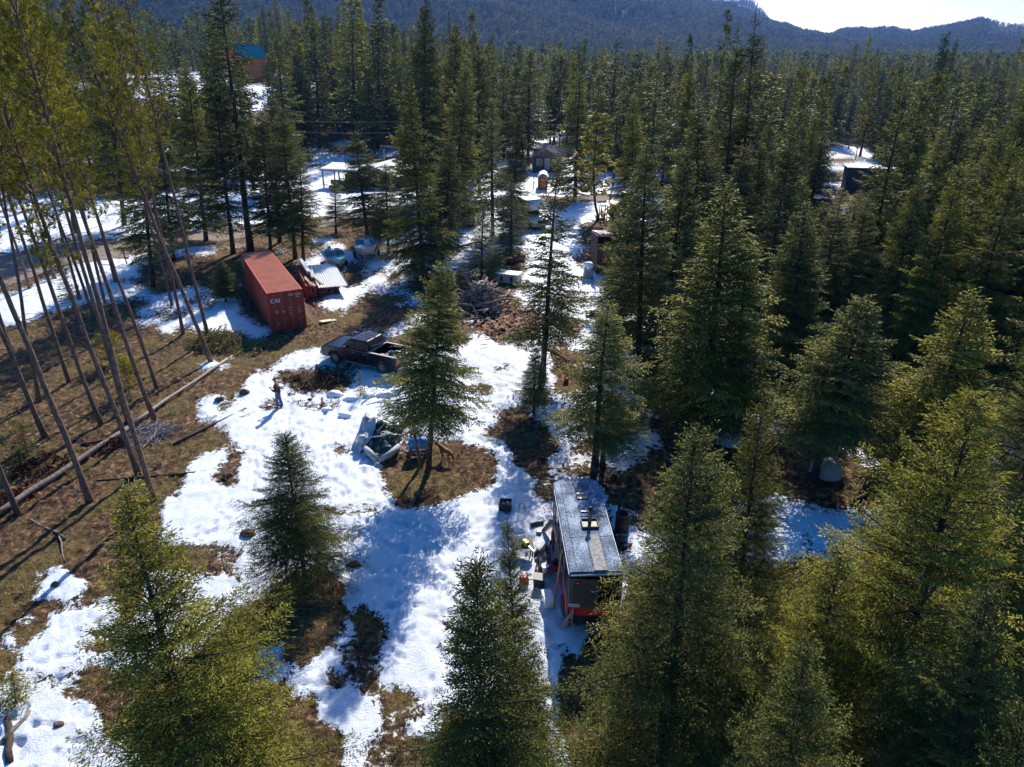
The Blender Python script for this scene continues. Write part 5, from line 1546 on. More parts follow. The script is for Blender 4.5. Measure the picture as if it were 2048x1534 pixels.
poles = [((-1.5, .4, .15), (-.9, 1.9, 1.5)), ((-1.3, 1.3, .6), (.2, 1.9, 1.25)), ((-1.2, 1.0, .5), (.1, .5, .95)), ((-1.0, 1.7, 1.1), (.3, .9, .6)), ((-.2, 2.2, 1.3), (1.0, 1.2, .5)), ((.5, .7, .55), (1.55, .1, .12)), ((-.9, .3, .2), (-.4, 1.7, 1.3)), ((.2, 1.5, 1.0), (1.3, 1.9, .9)), ((.4, 2.0, 1.1), (1.5, 1.5, .9)), ((-.2, 1.1, .9), (1.0, .9, .75))]
for a, b in poles: MB().tube([a, b], .028, 7).build('pole', POLE, cs)
MB().tube([(-.95, .1, .2), (-.2, .9, .95), (.1, 1.5, 1.1)], .05, 7).build('green_strut', DG, cs)

o = MB().tube([(0, 0, -.1), (-.12, .05, .7), (-.25, .1, 1.8)], [.12, .09, .06], 8).build('tree_stem', BARKP, None, smooth=True, loc=(*G(843, 934), gh(*G(843, 934)))); tag(o, 'thin reddish second stem in front of the blue barrel', 'tree')
# debris line behind the shelter: snow lumps with green poles
GPOL = mat('green_grey_pole', (.14, .20, .17), (.22, .27, .25), 5, .6)
for k in range(15):
    q = (rg2.uniform(715, 800), rg2.uniform(798, 838))
    a = G(*q); an = rg2.uniform(.2, 1.5); L = rg2.uniform(.5, 1.5)
    o = MB().tube([(0, 0, 0), (math.cos(an) * L, math.sin(an) * L, rg2.uniform(.0, .3))], .03, 6).build('pole', GPOL, None, loc=(a[0], a[1], gh(*a) + rg2.uniform(.08, .3)))
    tag(o, 'grey green pole in the snowy scrap pile behind the collapsed shelter', 'pole', 'poles in the scrap pile')
def rock(loc, s, m_, nm, label, cat, group=None, seed=0):
    bm = bmesh.new(); bmesh.ops.create_icosphere(bm, subdivisions=3, radius=1)
    for v in bm.verts:
        f = float(fbm(np.array(v.co.x * 1.5 + seed), np.array(v.co.y * 1.5 + v.co.z * 1.1), seed, 3))
        v.co *= .65 + f * .7
        v.co.x *= s[0]; v.co.y *= s[1]; v.co.z *= s[2]
    me = bpy.data.meshes.new(nm); bm.to_mesh(me); bm.free(); me.materials.append(m_)
    me.polygons.foreach_set('use_smooth', [True] * len(me.polygons))
    o = link(bpy.data.objects.new(nm, me)); o.location = loc
    return tag(o, label, cat, group)
for k, (x, y, s) in enumerate(((668, 790, .5), (700, 800, .45), (738, 795, .4), (770, 792, .5), (655, 820, .3), (690, 832, .35), (788, 786, .4))):
    a = G(x, y)
    rock((a[0], a[1], gh(*a) + .05), (s, s * .7, s * .5), SNOWM, 'snow_mound', ['snow mound with a board end, at the left end of the scrap row', 'second snow mound of the scrap row from the left', 'snow mound just right of the tiny sapling', 'rounded snow mound beside the fir branches', 'low snow lump nearest the standing person', 'low snow lump in front of the scrap row', 'tallest snow mound touching the fir'][k], 'snow mound', 'snow mounds of the scrap row', k + 3)
a = G(645, 810)
tag(MB().box((0, 0, .25), (.12, .05, .55), (.2, .1, .3)).build('board', WOODL, None, loc=(*a, gh(*a))), 'short upright board end in the snow right of the person', 'board')

# ------------------------------------------------------------ old bus
bus = thing('bus', 'old red and black bus with a frosted white roof and stovepipe', 'bus', (2.76, 18.35, gh(2.6, 21)), R(-1.8) + R(3.6))
bus.rotation_euler = (0, 0, R(2.6))
BL, BW, BH = 5.75, 1.82, 2.66
BLK = mat('bus_black', (.022, .022, .026), (.05, .046, .045), 2.5, .35, lo=.45, hi=.75)
BRED = mat('bus_red', (.60, .025, .03), (.45, .02, .025), 2.5, .4)
def roof_mat():
    m, nt, b = _new('frosted_roof_shade_toned')
    tc = nt.nodes.new('ShaderNodeTexCoord'); co = tc.outputs['Object']
    n1 = _noise(nt, 22, 6, .75, co); n2 = _noise(nt, 1.1, 3, .5, co)
    e = _math(nt, 'ADD', n1.outputs['Fac'], _math(nt, 'MULTIPLY', _math(nt, 'SUBTRACT', n2.outputs['Fac'], .5), .55))
    r = _ramp(nt, e, [(.38, (.035, .055, .085)), (.50, (.09, .14, .21)), (.62, (.36, .43, .53))])  # frost over grey, darkened and blued to carry tree shade in the colour
    nt.links.new(r.outputs[0], b.inputs['Base Color']); b.inputs['Roughness'].default_value = .7
    b.inputs['Specular IOR Level'].default_value = .15
    return m
RF = roof_mat()
# outline of roof in plan: rounded at the far end
def plan(w, y0, y1, r, n=7):
    P = [(-w / 2, y0), (w / 2, y0)]
    for i in range(n): a = PI / 2 * i / (n - 1); P.append((w / 2 - r + r * math.cos(a), y1 - r * .6 + r * .6 * math.sin(a)))
    for i in range(n): a = PI / 2 + PI / 2 * i / (n - 1); P.append((-w / 2 + r + r * math.cos(a), y1 - r * .6 + r * .6 * math.sin(a)))
    return P
secs = []
for z, s in ((BH - .16, 1.0), (BH - .07, .985), (BH - .015, .94), (BH, .80)):
    secs.append([(x * s, BL / 2 + (y - BL / 2) * (1 - (1 - s) * .45), z) for x, y in plan(BW, .02, BL, .62)])
MB().loft(secs).build('roof', RF, bus, smooth=False, bevel=.0)
m = MB(); P = plan(BW - .06, .12, BL - .03, .60)
m.prism([(x, y) for x, y in P], .45, 1.25, 'z').build('lower_body', BLK, bus)
# walls as posts plus glass
m = MB()
for s in (-1, 1):
    m.box((s * (BW / 2 - .05), BL * .46, 1.33), (.055, BL * .88, .14)); m.box((s * (BW / 2 - .05), BL * .46, BH - .22), (.055, BL * .88, .12))
    for y in (.10, 1.25, 2.35, 3.45, 4.5, 5.15): m.box((s * (BW / 2 - .05), y, 1.9), (.055, .13, 1.1))
m.box((0, BL - .18, 1.35), (1.2, .06, .2)).box((0, BL - .14, BH - .22), (1.3, .06, .14))
m.build('window_frame', BLK, bus)
for s in (-1, 1):
    for y0, y1 in ((.16, 1.19), (1.31, 2.29), (2.41, 3.39), (3.51, 4.44), (4.56, 5.09)):
        MB().box((s * (BW / 2 - .055), (y0 + y1) / 2, 1.89), (.02, y1 - y0, .96)).build('side_window', GLASS, bus)
    MB().box((s * (BW / 2 - .022), 1.0, .80), (.012, 1.5, .5)).build('red_panel', BRED, bus)
    MB().box((s * (BW / 2 - .022), 4.0, 1.02), (.012, 1.3, .44)).build('red_panel', BRED, bus)
    MB().box((s * (BW / 2 - .016), 2.55, .9), (.02, 1.1, .65)).build('side_door', BLK, bus)
    MB().box((s * (BW / 2 - .01), BL / 2, 1.27), (.025, BL * .84, .03)).box((s * (BW / 2 - .01), BL / 2, .50), (.025, BL * .84, .03)).build('trim_strip', STEEL, bus)
MB().box((0, BL - .12, 1.9), (1.1, .02, .9)).build('windscreen', GLASS, bus)
# rear: left panel ajar, opening dark on the right
MB().box((0, .75, 1.9), (BW - .16, .04, 1.2)).build('bulkhead', BLACKP, bus)
GREYP = mat('grey_brown_panel', (.045, .043, .040), (.07, .066, .06), 3, .5)
rp = MB().prism([(a, 1.83 + b) for a, b in rrect(.98, 1.22, .10)], -.025, .025, 'y').build('rear_panel', GREYP, bus, loc=(-.40, -.02, 0), rot=(0, 0, R(-9)))
MB().prism([(a, 1.78 + b) for a, b in rrect(.72, .86, .08)], -.04, -.026, 'y').build('rear_window', mat('smoked_glass', (.05, .052, .055), (.07, .07, .072), 2, .2), rp)
MB().lathe([(.001, 0), (.07, .001), (.07, .03), (.055, .045), (.001, .05)], 14, Matrix.Translation((-.18, -.026, 2.30)) @ Matrix.Rotation(R(90), 4, 'X'), cap=False).build('taillight', REDL, rp, smooth=True)
MB().box((.30, -.05, 1.98), (.10, .03, .03)).build('handle', WHITEP, rp)
stk = MB().box((-.30, -.045, 1.34), (.36, .01, .12)).build('sticker', mat('sticker_white', (.62, .64, .66), (.55, .57, .6), 5, .5), rp)
m = MB()
for k in range(7): m.box((-.43 + .043 * k, -.052, 1.34), (.028, .006, .055 if k % 3 else .075))
m.build('sticker_print', mat('faded_blue_print', (.10, .14, .30), (.14, .18, .34), 6, .6), rp)
MB().box((.0, .03, 1.02), (1.66, .04, .40)).build('rear_stripe', BRED, bus, rot=(0, 0, R(-5)))
MB().box((.0, .03, .66), (1.62, .04, .34)).build('rear_apron', BLK, bus, rot=(0, 0, R(-5)))
MB().box((.02, -.05, .46), (1.36, .10, .05)).build('rear_bumper', STEEL, bus, rot=(0, 0, R(-5)))
MB().prism([(-1.10, .38), (-.72, .38), (-.70, 1.20)], -.03, .02, 'y').build('corner_fairing', mat('corner_grey', (.20, .18, .16), (.26, .23, .2), 4, .6), bus)
MB().lathe([(.001, 0), (.058, .0), (.058, .03), (.001, .04)], 14, Matrix.Translation((-.83, -.03, .72)) @ Matrix.Rotation(R(90), 4, 'X'), cap=False).build('taillight', REDL, bus)
MB().lathe([(.04, 0), (.058, .0), (.058, .03), (.04, .03)], 14, Matrix.Translation((-.83, -.03, .53)) @ Matrix.Rotation(R(90), 4, 'X'), cap=False).build('lamp_ring', BLACKP, bus)
for s in (-1, 1):
    for y in (1.1, 4.7): 
        w_ = wheel(bus, 0, s * .82, .38, .38, .24, rimm=STEEL); w_.location = (s * .84, y, .38); w_.rotation_euler = (0, 0, R(-90) )
# roof furniture
SP = mat('roof_strip_grey', (.17, .17, .165), (.32, .32, .31), 9, .8, lo=.4, hi=.6)
MB().box((.16, 1.05, BH + .012), (.42, 1.9, .035)).build('roof_strip', SP, bus)
MB().box((.10, 4.25, BH + .012), (.40, 2.3, .03)).build('roof_strip', RF, bus)
MB().prism([(.10 + a, 5.05 + b) for a, b in rrect(.38, .8, .17)], BH + .02, BH + .06, 'z').build('roof_vent', RF, bus)
MB().box((.12, 4.35, BH + .05), (.40, .42, .05)).build('hatch', mat('hatch_dark', (.035, .04, .04), (.06, .06, .06), 3, .4), bus, bevel=.01)
MB().box((.15, 3.35, BH + .045), (.42, .05, .05)).build('roof_bar', BLK, bus)
m = MB()
for x in (-.14, .44): m.box((x, 2.62, BH + .05), (.03, .50, .07))
for y in (2.37, 2.87): m.box((.15, y, BH + .05), (.60, .03, .07))
m.build('flue_box', WOODG, bus)
MB().box((.15, 2.62, BH + .012), (.54, .46, .02)).build('flue_well', BLACKP, bus)
MB().tube([(.15, 2.65, BH), (.15, 2.65, BH + .62)], .062, 12).build('stovepipe', mat('tan_flue', (.30, .21, .12), (.2, .14, .09), 5, .6, .2), bus, smooth=True)
MB().lathe([(.07, 0), (.10, .02), (.10, .07), (.05, .13), (.001, .14)], 12, Matrix.Translation((.15, 2.65, BH + .60))).build('flue_cap', BLACKP, bus, smooth=True)
SEAM = mat('roof_seam_grey', (.07, .08, .09), (.12, .13, .15), 8, .9, spec=.05)
for y in (1.9, 3.4, 4.6): MB().box((0, y, BH + .003), (BW * .78, .018, .006)).build('roof_seam', SEAM, bus)
for x in (-.62, -.08, .40): MB().box((x, BL / 2 - .1, BH + .003), (.022, BL * .86, .008)).build('roof_seam', SEAM, bus)
RIM = mat('bus_rim_white', (.50, .53, .58), (.36, .39, .43), 4, .4)
for s in (-1, 1): MB().box((s * (BW / 2 - .035), BL / 2 - .35, BH - .09), (.05, BL * .86, .05)).build('gutter', RIM, bus)
MB().box((0, .03, BH - .10), (BW - .12, .04, .05)).build('gutter', RIM, bus)

# clutter beside the bus
def at(px, py, dz=0): a = G(px, py); return (a[0], a[1], gh(*a) + dz)
gc = thing('fuel_can', 'red plastic fuel can on the snow left of the bus rear', 'fuel can', at(1048, 1168, .03), R(20))
RP = mat('red_plastic', (.50, .02, .03), (.42, .015, .025), 4, .4)
MB().box((0, 0, .17), (.36, .24, .34), (0, 0, 0), .85).build('tank', RP, gc, bevel=.05)
MB().tube([(-.12, 0, .34), (-.10, 0, .42), (.08, 0, .42), (.12, 0, .35)], .02, 6).build('handle', RP, gc); MB().lathe([(.03, 0), (.03, .06), (.02, .07)], 8, Matrix.Translation((.13, .0, .33))).build('cap', BLACKP, gc)
gc2 = thing('red_crate', 'red plastic tub leaning against the side of the bus', 'tub', at(1112, 1150, .3), R(10))
MB().lathe([(.14, 0), (.18, .36), (.20, .37), (.165, .35), (.13, .03)], 14, Matrix.Rotation(.15, 4, 'X')).build('tub', RP, gc2, smooth=True); gc2.name = 'red_tub'
MB().tube([(-.18, 0, .36), (-.12, -.06, .46), (.1, -.06, .47), (.18, 0, .37)], .008, 5).build('handle', STEEL, gc2)
bb = thing('black_bin', 'black plastic bin standing between the red fuel can and the bus', 'bin', at(1078, 1172, .03), R(-12))
MB().box((0, 0, .21), (.36, .32, .42), (0, 0, 0), 1.12).build('tub', BLACKP, bb, bevel=.02)
MB().box((0, 0, .435), (.44, .40, .025)).build('rim', mat('bin_rim', (.05, .05, .055), (.04, .04, .04), 5, .5), bb)
wb = at(1090, 1152, .25)
tag(MB().lathe([(.10, 0), (.145, .26), (.155, .27), (.13, .25), (.001, .24)], 14).build('white_bucket', WHITEP, None, smooth=True, loc=wb), 'small white bucket standing behind the black bin beside the bus', 'bucket')
cl = thing('cooler', 'white cooler box on the snow against the left rear corner of the bus', 'cooler', at(1095, 1208, .02), R(12))
MB().box((0, 0, .19), (.34, .55, .36), (0, 0, 0), 1.04).build('box', WHITEP, cl, bevel=.03); MB().box((0, 0, .405), (.38, .60, .06)).build('lid', WHITEP, cl, bevel=.025)
tb = thing('side_table', 'low wooden table holding a yellow saw box left of the bus', 'table', at(1045, 1108, .0), R(8))
MB().box((0, 0, .46), (.85, .5, .04)).build('top', WOODG, tb)
for x in (-.37, .37):
    for y in (-.2, .2): MB().box((x, y, .22), (.05, .05, .44)).build('leg', WOODG, tb)
ys = thing('yellow_saw', 'yellow and black chainsaw lying on the low table beside the bus', 'chainsaw', (tb.location.x + .12, tb.location.y, tb.location.z + .49), R(-60))
YP = mat('yellow_plastic', (.62, .50, .02), (.5, .4, .02), 4, .4)
MB().box((0, 0, .10), (.34, .20, .18)).build('engine', YP, ys, bevel=.03)
MB().prism([(.15, -.04), (.6, -.03), (.64, 0), (.6, .03), (.15, .04)], .08, .10, 'z').build('bar', STEEL, ys)
MB().tube([(-.1, -.10, .12), (-.08, -.11, .26), (-.02, .10, .26), (0, .11, .12)], .014, 6).build('handle', BLACKP, ys)
sc = thing('snowy_crate', 'shallow white crate just behind the yellow saw', 'crate', at(1040, 1085, .02), R(15))
m = MB().box((0, 0, .03), (.6, .4, .04))
for x in (-.29, .29): m.box((x, 0, .12), (.03, .40, .2))
for y in (-.19, .19): m.box((0, y, .12), (.55, .03, .2))
m.build('crate_body', WHITEP, sc)
lg = MB().tube([(-.28, 0, .10), (0, .02, .11), (.28, 0, .10)], [.09, .10, .09], 10).build('short_log', mat('dark_log', (.05, .035, .035), (.08, .06, .055), 8, .9), None, loc=at(1074, 1052, .03), rot=(0, 0, R(18)))
tag(lg, 'short dark log lying on the snow left of the bus front half', 'log')
bd = MB().box((0, 0, .42), (.22, .04, .85), (R(24), R(18), R(20))).build('leaning_board', WOODG, None, loc=at(1096, 1066, 0)); tag(bd, 'grey board propped against the bus beside the short dark log', 'board')
bd = MB().box((0, 0, .1), (.22, .18, .2)).build('paint_tin', STEEL, None, loc=at(1078, 1068, 0), bevel=.03); tag(bd, 'small grey tin on the snow between the short log and the bus', 'tin')
tv = thing('black_box', 'black open topped box holding odds and ends, alone on the snow left of the bus', 'box', at(1011, 1018, .03), R(-6))
m = MB().box((0, 0, .03), (.52, .42, .05))
for x in (-.25, .25): m.box((x, 0, .22), (.04, .46, .36))
for y in (-.21, .21): m.box((0, y, .22), (.46, .04, .36))
m.build('tub', BLACKP, tv, bevel=.015)
for k in range(7): MB().box((rg2.uniform(-.17, .17), rg2.uniform(-.13, .13), rg2.uniform(.2, .38)), (.12, .08, .07), (rg2.random(), rg2.random(), rg2.random())).build('odds_and_ends', [BLACKP, REDL, WHITEP, WOODL][k % 4], tv)
hp = MB().tube([(0, 0, 0), (.05, .02, .5), (.1, .15, .75), (.3, .2, .72), (.35, .1, .4)], .012, 6).build('bent_wire', BLACKP, None, loc=at(1035, 1040, 0)); tag(hp, 'thin bent wire standing in the snow right of the black box', 'wire')
# poles and spades leaned along the bus
for k, (px_, py_, h, c) in enumerate(((1106, 1215, 1.7, BRED), (1110, 1185, 1.9, WOODL), (1103, 1150, 1.8, WOODG), (1108, 1120, 2.0, BLACKP))):
    a = at(px_, py_, 0)
    o = MB().tube([(0, 0, 0), (.22, .15, h)], .028, 7).build('leaning_pole', c, None, loc=a)
    tag(o, ['rusty red pole leaning on the rear corner of the bus', 'brown wooden pole leaning on the bus, second from the rear', 'grey pole leaning on the bus behind the red tub', 'black pole leaning on the middle of the bus'][k], 'pole', 'poles leaning on the bus')
tp = thing('dark_tarp', 'crumpled dark tarp and rags heaped between the bins and the bus side', 'tarp', at(1095, 1130, 0), 0)
cloth('sheet', [(-.5, -.6, .05), (.15, -.6, .4), (.15, .9, .5), (-.5, .8, .05)], (14, 18), mat('black_tarp', (.018, .018, .024), (.03, .03, .04), 4, .5), tp, .09, 21)
# burn barrel with post
br = thing('burn_barrel', 'dark burn barrel in the shade right of the bus', 'barrel', at(1243, 1060, 0), 0)
MB().lathe([(.28, 0), (.29, .3), (.28, .6), (.29, .86), (.26, .86), (.25, .3)], 18).build('drum', mat('rusty_black', (.03, .022, .02), (.07, .04, .03), 5, .8), br, smooth=True)
o = MB().tube([(0, 0, 0), (0, 0, 1.5)], .06, 8).build('post', mat('dark_post', (.04, .03, .03), (.06, .05, .04), 6, .9), None, loc=at(1239, 1062, .1)); o.location.y += .5; tag(o, 'dark post standing just behind the burn barrel', 'post')

# ------------------------------------------------------------ igloo kennels
def igloo(label, loc, rz):
    t = thing('dog_igloo', label, 'kennel', loc, rz)
    IG = mat('igloo_plastic', (.46, .47, .48), (.38, .39, .40), 2, .5)
    MB().lathe([(.62, 0), (.62, .18), (.58, .40), (.47, .62), (.30, .76), (.12, .82), (.001, .83)], 26, cap=False).build('dome', IG, t, smooth=True)
    MB().lathe([(.66, 0), (.67, .06), (.63, .09)], 26).build('base', IG, t, smooth=True)
    MB().prism([(.26 * math.cos(a), .26 + .26 * math.sin(a)) for a in np.linspace(0, PI, 10)] + [(-.26, .02), (.26, .02)], -.82, -.45, 'x', ).build('entrance', IG, t)
    MB().prism([(.20 * math.cos(a), .26 + .20 * math.sin(a)) for a in np.linspace(0, PI, 10)] + [(-.20, .04), (.20, .04)], -.83, -.46, 'x').build('opening', BLACKP, t)
    return t
a = G(1655, 950); igloo('off white plastic dog igloo beside the leaning fir on the right', (*a, gh(*a)), R(150) - PI)
a = G(1462, 885); igloo('off white plastic dog igloo in the shade under the tallest dense fir', (*a, gh(*a)), R(0))

# ------------------------------------------------------------ fallen trunks, brush, dead wood
def logobj(p, q, r0, r1, label, nm='fallen_log', m_=LOGM, cat='log', group=None, bends=5, lift=0.0):
    A, B = G(*p), G(*q)
    pts = []
    for i in range(bends):
        t = i / (bends - 1); x = A[0] * (1 - t) + B[0] * t; y = A[1] * (1 - t) + B[1] * t
        pts.append((x - A[0] + random.uniform(-.05, .05), y - A[1] + random.uniform(-.05, .05), (gh(x, y) + (r0 * (1 - t) + r1 * t) * .7 + lift) ))
    rad = [r0 + (r1 - r0) * i / (bends - 1) for i in range(bends)]
    o = MB().tube(pts, rad, 10).build(nm, m_, None, smooth=True, loc=(A[0], A[1], 0))
    return tag(o, label, cat, group)
t = logobj((-30, 1052), (255, 862), .15, .115, 'long grey fallen trunk crossing the brown slope under the pines', bends=8, lift=.10)
t2 = logobj((255, 862), (457, 722), .115, .07, 'peeled pale upper length of the fallen trunk, ending at the cut brush', m_=mat('peeled_log', (.42, .36, .29), (.28, .23, .18), 5, .85, bump=.3), bends=7, lift=.10)
logobj((348, 890), (492, 820), .07, .05, 'thin dark log pointing at the person, half on snow', m_=BARK)
logobj((190, 962), (412, 944), .06, .05, 'thin dark log lying level below the long fallen trunk', m_=BARK)
logobj((165, 890), (300, 865), .07, .05, 'dark log behind the long fallen trunk', m_=BARK)
logobj((8, 1490), (62, 1425), .09, .08, 'brown log lying on the bottom left snow')
logobj((20, 1530), (14, 1440), .10, .09, 'weathered log at the bottom left corner beside the snow patch', m_=BARK)
logobj((60, 1040), (132, 1076), .06, .04, 'short grey stick log near the left edge')
logobj((118, 1072), (128, 1125), .04, .02, 'pale broken branch above the small snow patch')
logobj((1700, 1010), (1780, 965), .09, .07, 'dark log in the shade right of the right dog igloo', m_=BARK)
logobj((1130, 1060), (1160, 1010), .03, .02, 'stick on the snow beside the bus side')
logobj((925, 935), (905, 985), .03, .02, 'pale stick on the bare ground below the brown dog')
logobj((895, 500), (960, 485), .12, .10, 'dark log behind the blue tinged young fir', m_=BARK)
def brush(name, label, cat, c, rad, hgt, n, tm, fm=None, nf=0, seed=1, L=(.4, 1.2), tr=.012, scol=None, wid=.03):
    rng = np.random.default_rng(seed)
    t = thing(name, label, cat, (c[0], c[1], gh(*c)), 0)
    m = MB(); P, D, LL, T = [], [], [], []
    for k in range(n):
        r = rad * math.sqrt(rng.random()); a = rng.random() * 6.28
        h = hgt * (1 - (r / rad) ** 1.5) * rng.uniform(.3, 1)
        x, y = r * math.cos(a), r * math.sin(a)
        d = np.array([rng.normal(), rng.normal(), rng.normal() * .35 + .1]); d /= np.linalg.norm(d)
        l = rng.uniform(*L); z = max(.03, h)
        p = [np.array([x, y, z]) + d * l * s + np.array([0, 0, -.15 * s * s * l]) for s in (-.5, -.1, .25, .5)]
        for q in p: q[2] = max(.02, q[2])
        m.tube([tuple(q) for q in p], [tr * 1.3, tr, tr * .8, tr * .4], 4, False)
        if fm and k < nf:
            for s in np.linspace(0, 1, 12):
                b = p[1] * (1 - s) + p[3] * s
                dd = d * .6 + rng.normal(0, .6, 3); dd /= np.linalg.norm(dd)
                P.append(b); D.append(dd); LL.append(.14); T.append(rng.random())
    m.build('twigs', tm, t)
    if P:
        v, f, tt = shoot_mesh(np.array(P), np.array(D), np.array(LL), np.full(len(P), wid), np.array(T))
        o = link(bpy.data.objects.new('needles', np_mesh('needles', v, f, fm, tint=tt))); o.parent = t
    return t
brush('dead_branch_heap', 'heap of silver grey dead branches beside the long fallen trunk', 'branch heap', G(305, 868), 1.1, .5, 150, mat('silver_twig', (.40, .37, .36), (.28, .25, .25), 9, .9), seed=4, L=(.6, 1.7))
brush('cut_brush', 'olive green heap of cut pine boughs at the foot of the leaning grey pine', 'brush pile', G(440, 688), 1.9, 1.0, 210, TWIG, F_OLIVE, 190, seed=5, L=(.6, 1.8))
brush('cut_brush', 'dark brush and needles spread behind the container doors shadow', 'brush pile', G(505, 700), 1.5, .35, 90, TWIG, F_FIR, 80, seed=6, L=(.5, 1.3))
brush('red_brush', 'rust red dead boughs lying over the near end of the long fallen trunk', 'dead boughs', G(82, 935), 1.2, .45, 90, mat('red_twig', (.14, .06, .04), (.08, .03, .02), 9, .9), F_RED, 90, seed=7)
brush('red_brush', 'small rust red bough beside the snow blob at the left edge', 'dead boughs', G(20, 1000), .9, .35, 50, mat('red_twig', (.14, .06, .04)), F_RED, 50, seed=8)
brush('red_brush', 'rust red bough between two pine feet in the lower left', 'dead boughs', G(225, 892), .7, .3, 40, mat('red_twig', (.14, .06, .04)), F_RED, 40, seed=9)
brush('dark_brush', 'low dark leafless brush on the snow right of the person', 'brush', G(620, 768), 1.7, .28, 200, mat('black_twig', (.045, .032, .028), (.025, .018, .016), 9, .9), F_RED, 70, seed=10, L=(.3, .9))
brush('dark_brush', 'dark stubby brush with a stump between the truck and the person', 'brush', G(665, 762), .8, .55, 90, mat('black_twig', (.045, .032, .028)), None, 0, seed=12, L=(.3, .8), tr=.025)
brush('grey_brush', 'tuft of bare grey brush on the round bare patch left of the bus', 'brush', G(1035, 880), 1.0, .4, 110, TWIG, F_OLIVE, 20, seed=13, L=(.3, .9))
brush('tan_grass', 'tan weed clump in front of the central firs', 'weeds', G(915, 575), 1.6, .4, 160, mat('straw', (.40, .30, .15), (.28, .2, .1), 6, .9), None, 0, seed=14, L=(.3, .7))
brush('tan_grass', 'tan weeds on the bare bank behind the two boats', 'weeds', G(705, 470), 2.4, .4, 240, mat('straw', (.40, .30, .15)), None, 0, seed=15, L=(.3, .8))
ST = mat('stump_brown', (.16, .11, .08), (.09, .06, .045), 6, .95, bump=.6)
for k, (x, y, s, lab) in enumerate(((490, 790, .32, 'mossy stump at the snow edge left of the person'), (440, 805, .28, 'brown stump left of the mossy stump'), (496, 1072, .30, 'dark stump behind the lone round fir'), (708, 1135, .28, 'dark stump poking through the shaded snow right of the lone fir'), (620, 800, .16, 'small brown rock on the snow below the person'), (455, 955, .25, 'small brown hummock in the snow edge'), (118, 1452, .16, 'brown rock melted out of the bottom left snow'), (110, 1168, .16, 'rock in the small left snow patch'), (1190, 940, .2, 'stump at the foot of the fir beyond the bus'))):
    a = G(x, y); rock((a[0], a[1], gh(*a) + s * .2), (s, s * .8, s * .8), ST, 'stump' if 'stump' in lab else ('rock' if 'rock' in lab else 'hummock'), lab, 'stump' if 'stump' in lab else 'rock', None, k + 30)

# heap of logs
lc = G(968, 612)
rgl = random.Random(77)
LM = [mat('grey_log', (.40, .32, .26), (.22, .17, .14), 5, .95, bump=.4, stretch=(.5, 2, 2)), mat('brown_log', (.30, .18, .11), (.16, .10, .07), 5, .95, bump=.4), mat('split_log', (.42, .27, .15), (.28, .17, .10), 5, .9)]
k = 0
while k < 185:
    r = abs(rgl.gauss(0, 1)) ; a = rgl.random() * 6.28
    r = min(r, 2.2) * 1.35
    x, y = r * math.cos(a) * 1.0, r * math.sin(a) * 1.3
    hz = max(.08, 1.9 * (1 - r / 3.1)) * rgl.uniform(.25, 1.0)
    L = rgl.uniform(.8, 2.6); rad = rgl.uniform(.035, .10)
    d = Vector((rgl.gauss(0, 1), rgl.gauss(0, 1), rgl.gauss(0, .35))).normalized()
    if hz - abs(d.z) * L / 2 < .05: d.z = d.z * .3; d.normalize()
    bend = Vector((rgl.gauss(0, .06), rgl.gauss(0, .06), rgl.gauss(0, .04)))
    o = MB().tube([-d * L / 2, -d * L / 6 + bend, d * L / 6 + bend, d * L / 2], [rad, rad * .95, rad * .85, rad * .7], 7).build('heaped_log', LM[0] if rgl.random() < .6 else LM[1], None, smooth=True, loc=(lc[0] + x, lc[1] + y, gh(lc[0] + x, lc[1] + y) + hz))
    tag(o, '%s %s log %s of the tangled heap' % ('long' if L > 1.9 else 'middling' if L > 1.3 else 'short', 'thick' if rad > .07 else 'thin', ('on the top' if r < .9 else ('on the %s side' % ('right' if abs(x) > abs(y) and x > 0 else 'left' if abs(x) > abs(y) else 'far' if y > 0 else 'near')))) + (' lying low' if hz < .35 else ' sticking up' if abs(d.z) > .35 else ''), 'log', 'logs in the tangled heap')
    k += 1
o = logobj((924, 562), (955, 615), .11, .09, 'longest straight pole sticking up at the left end of the log heap', 'heaped_pole', LM[0], lift=.8)
# bark slabs and chips on the right flank: beyond counting
P = []; rng = np.random.default_rng(8); Vc = []; Fc = []
cc = G(1040, 645)
n = 900
xy = rng.normal(0, 1, (n, 2)) * np.array([1.25, 1.7]) + np.array(cc)
for i in range(n):
    l, w = rng.uniform(.08, .38), rng.uniform(.04, .13)
    e = Euler((rng.normal(0, .35), rng.normal(0, .35), rng.random() * 6.28)).to_matrix()
    z = gh(*xy[i]) + .06 + rng.random() * .22
    b = len(Vc)
    for q in ((-l, -w, 0), (l, -w * .8, 0), (l, w, 0), (-l, w * .7, 0), (0, 0, .03)):
        v = e @ Vector(q); Vc.append((v.x + xy[i, 0], v.y + xy[i, 1], v.z + z))
    for f in ((0, 1, 4), (1, 2, 4), (2, 3, 4), (3, 0, 4)): Fc.append((f[0] + b, f[1] + b, f[2] + b))
BKC = mat('bark_chips', (.42, .22, .11), (.20, .10, .06), .9, .9)
o = link(bpy.data.objects.new('bark_chips', np_mesh('bark_chips', np.array(Vc), np.array(Fc), BKC))); tag(o, 'scattered orange brown bark slabs and chips right of the log heap', 'bark', None, 'stuff')

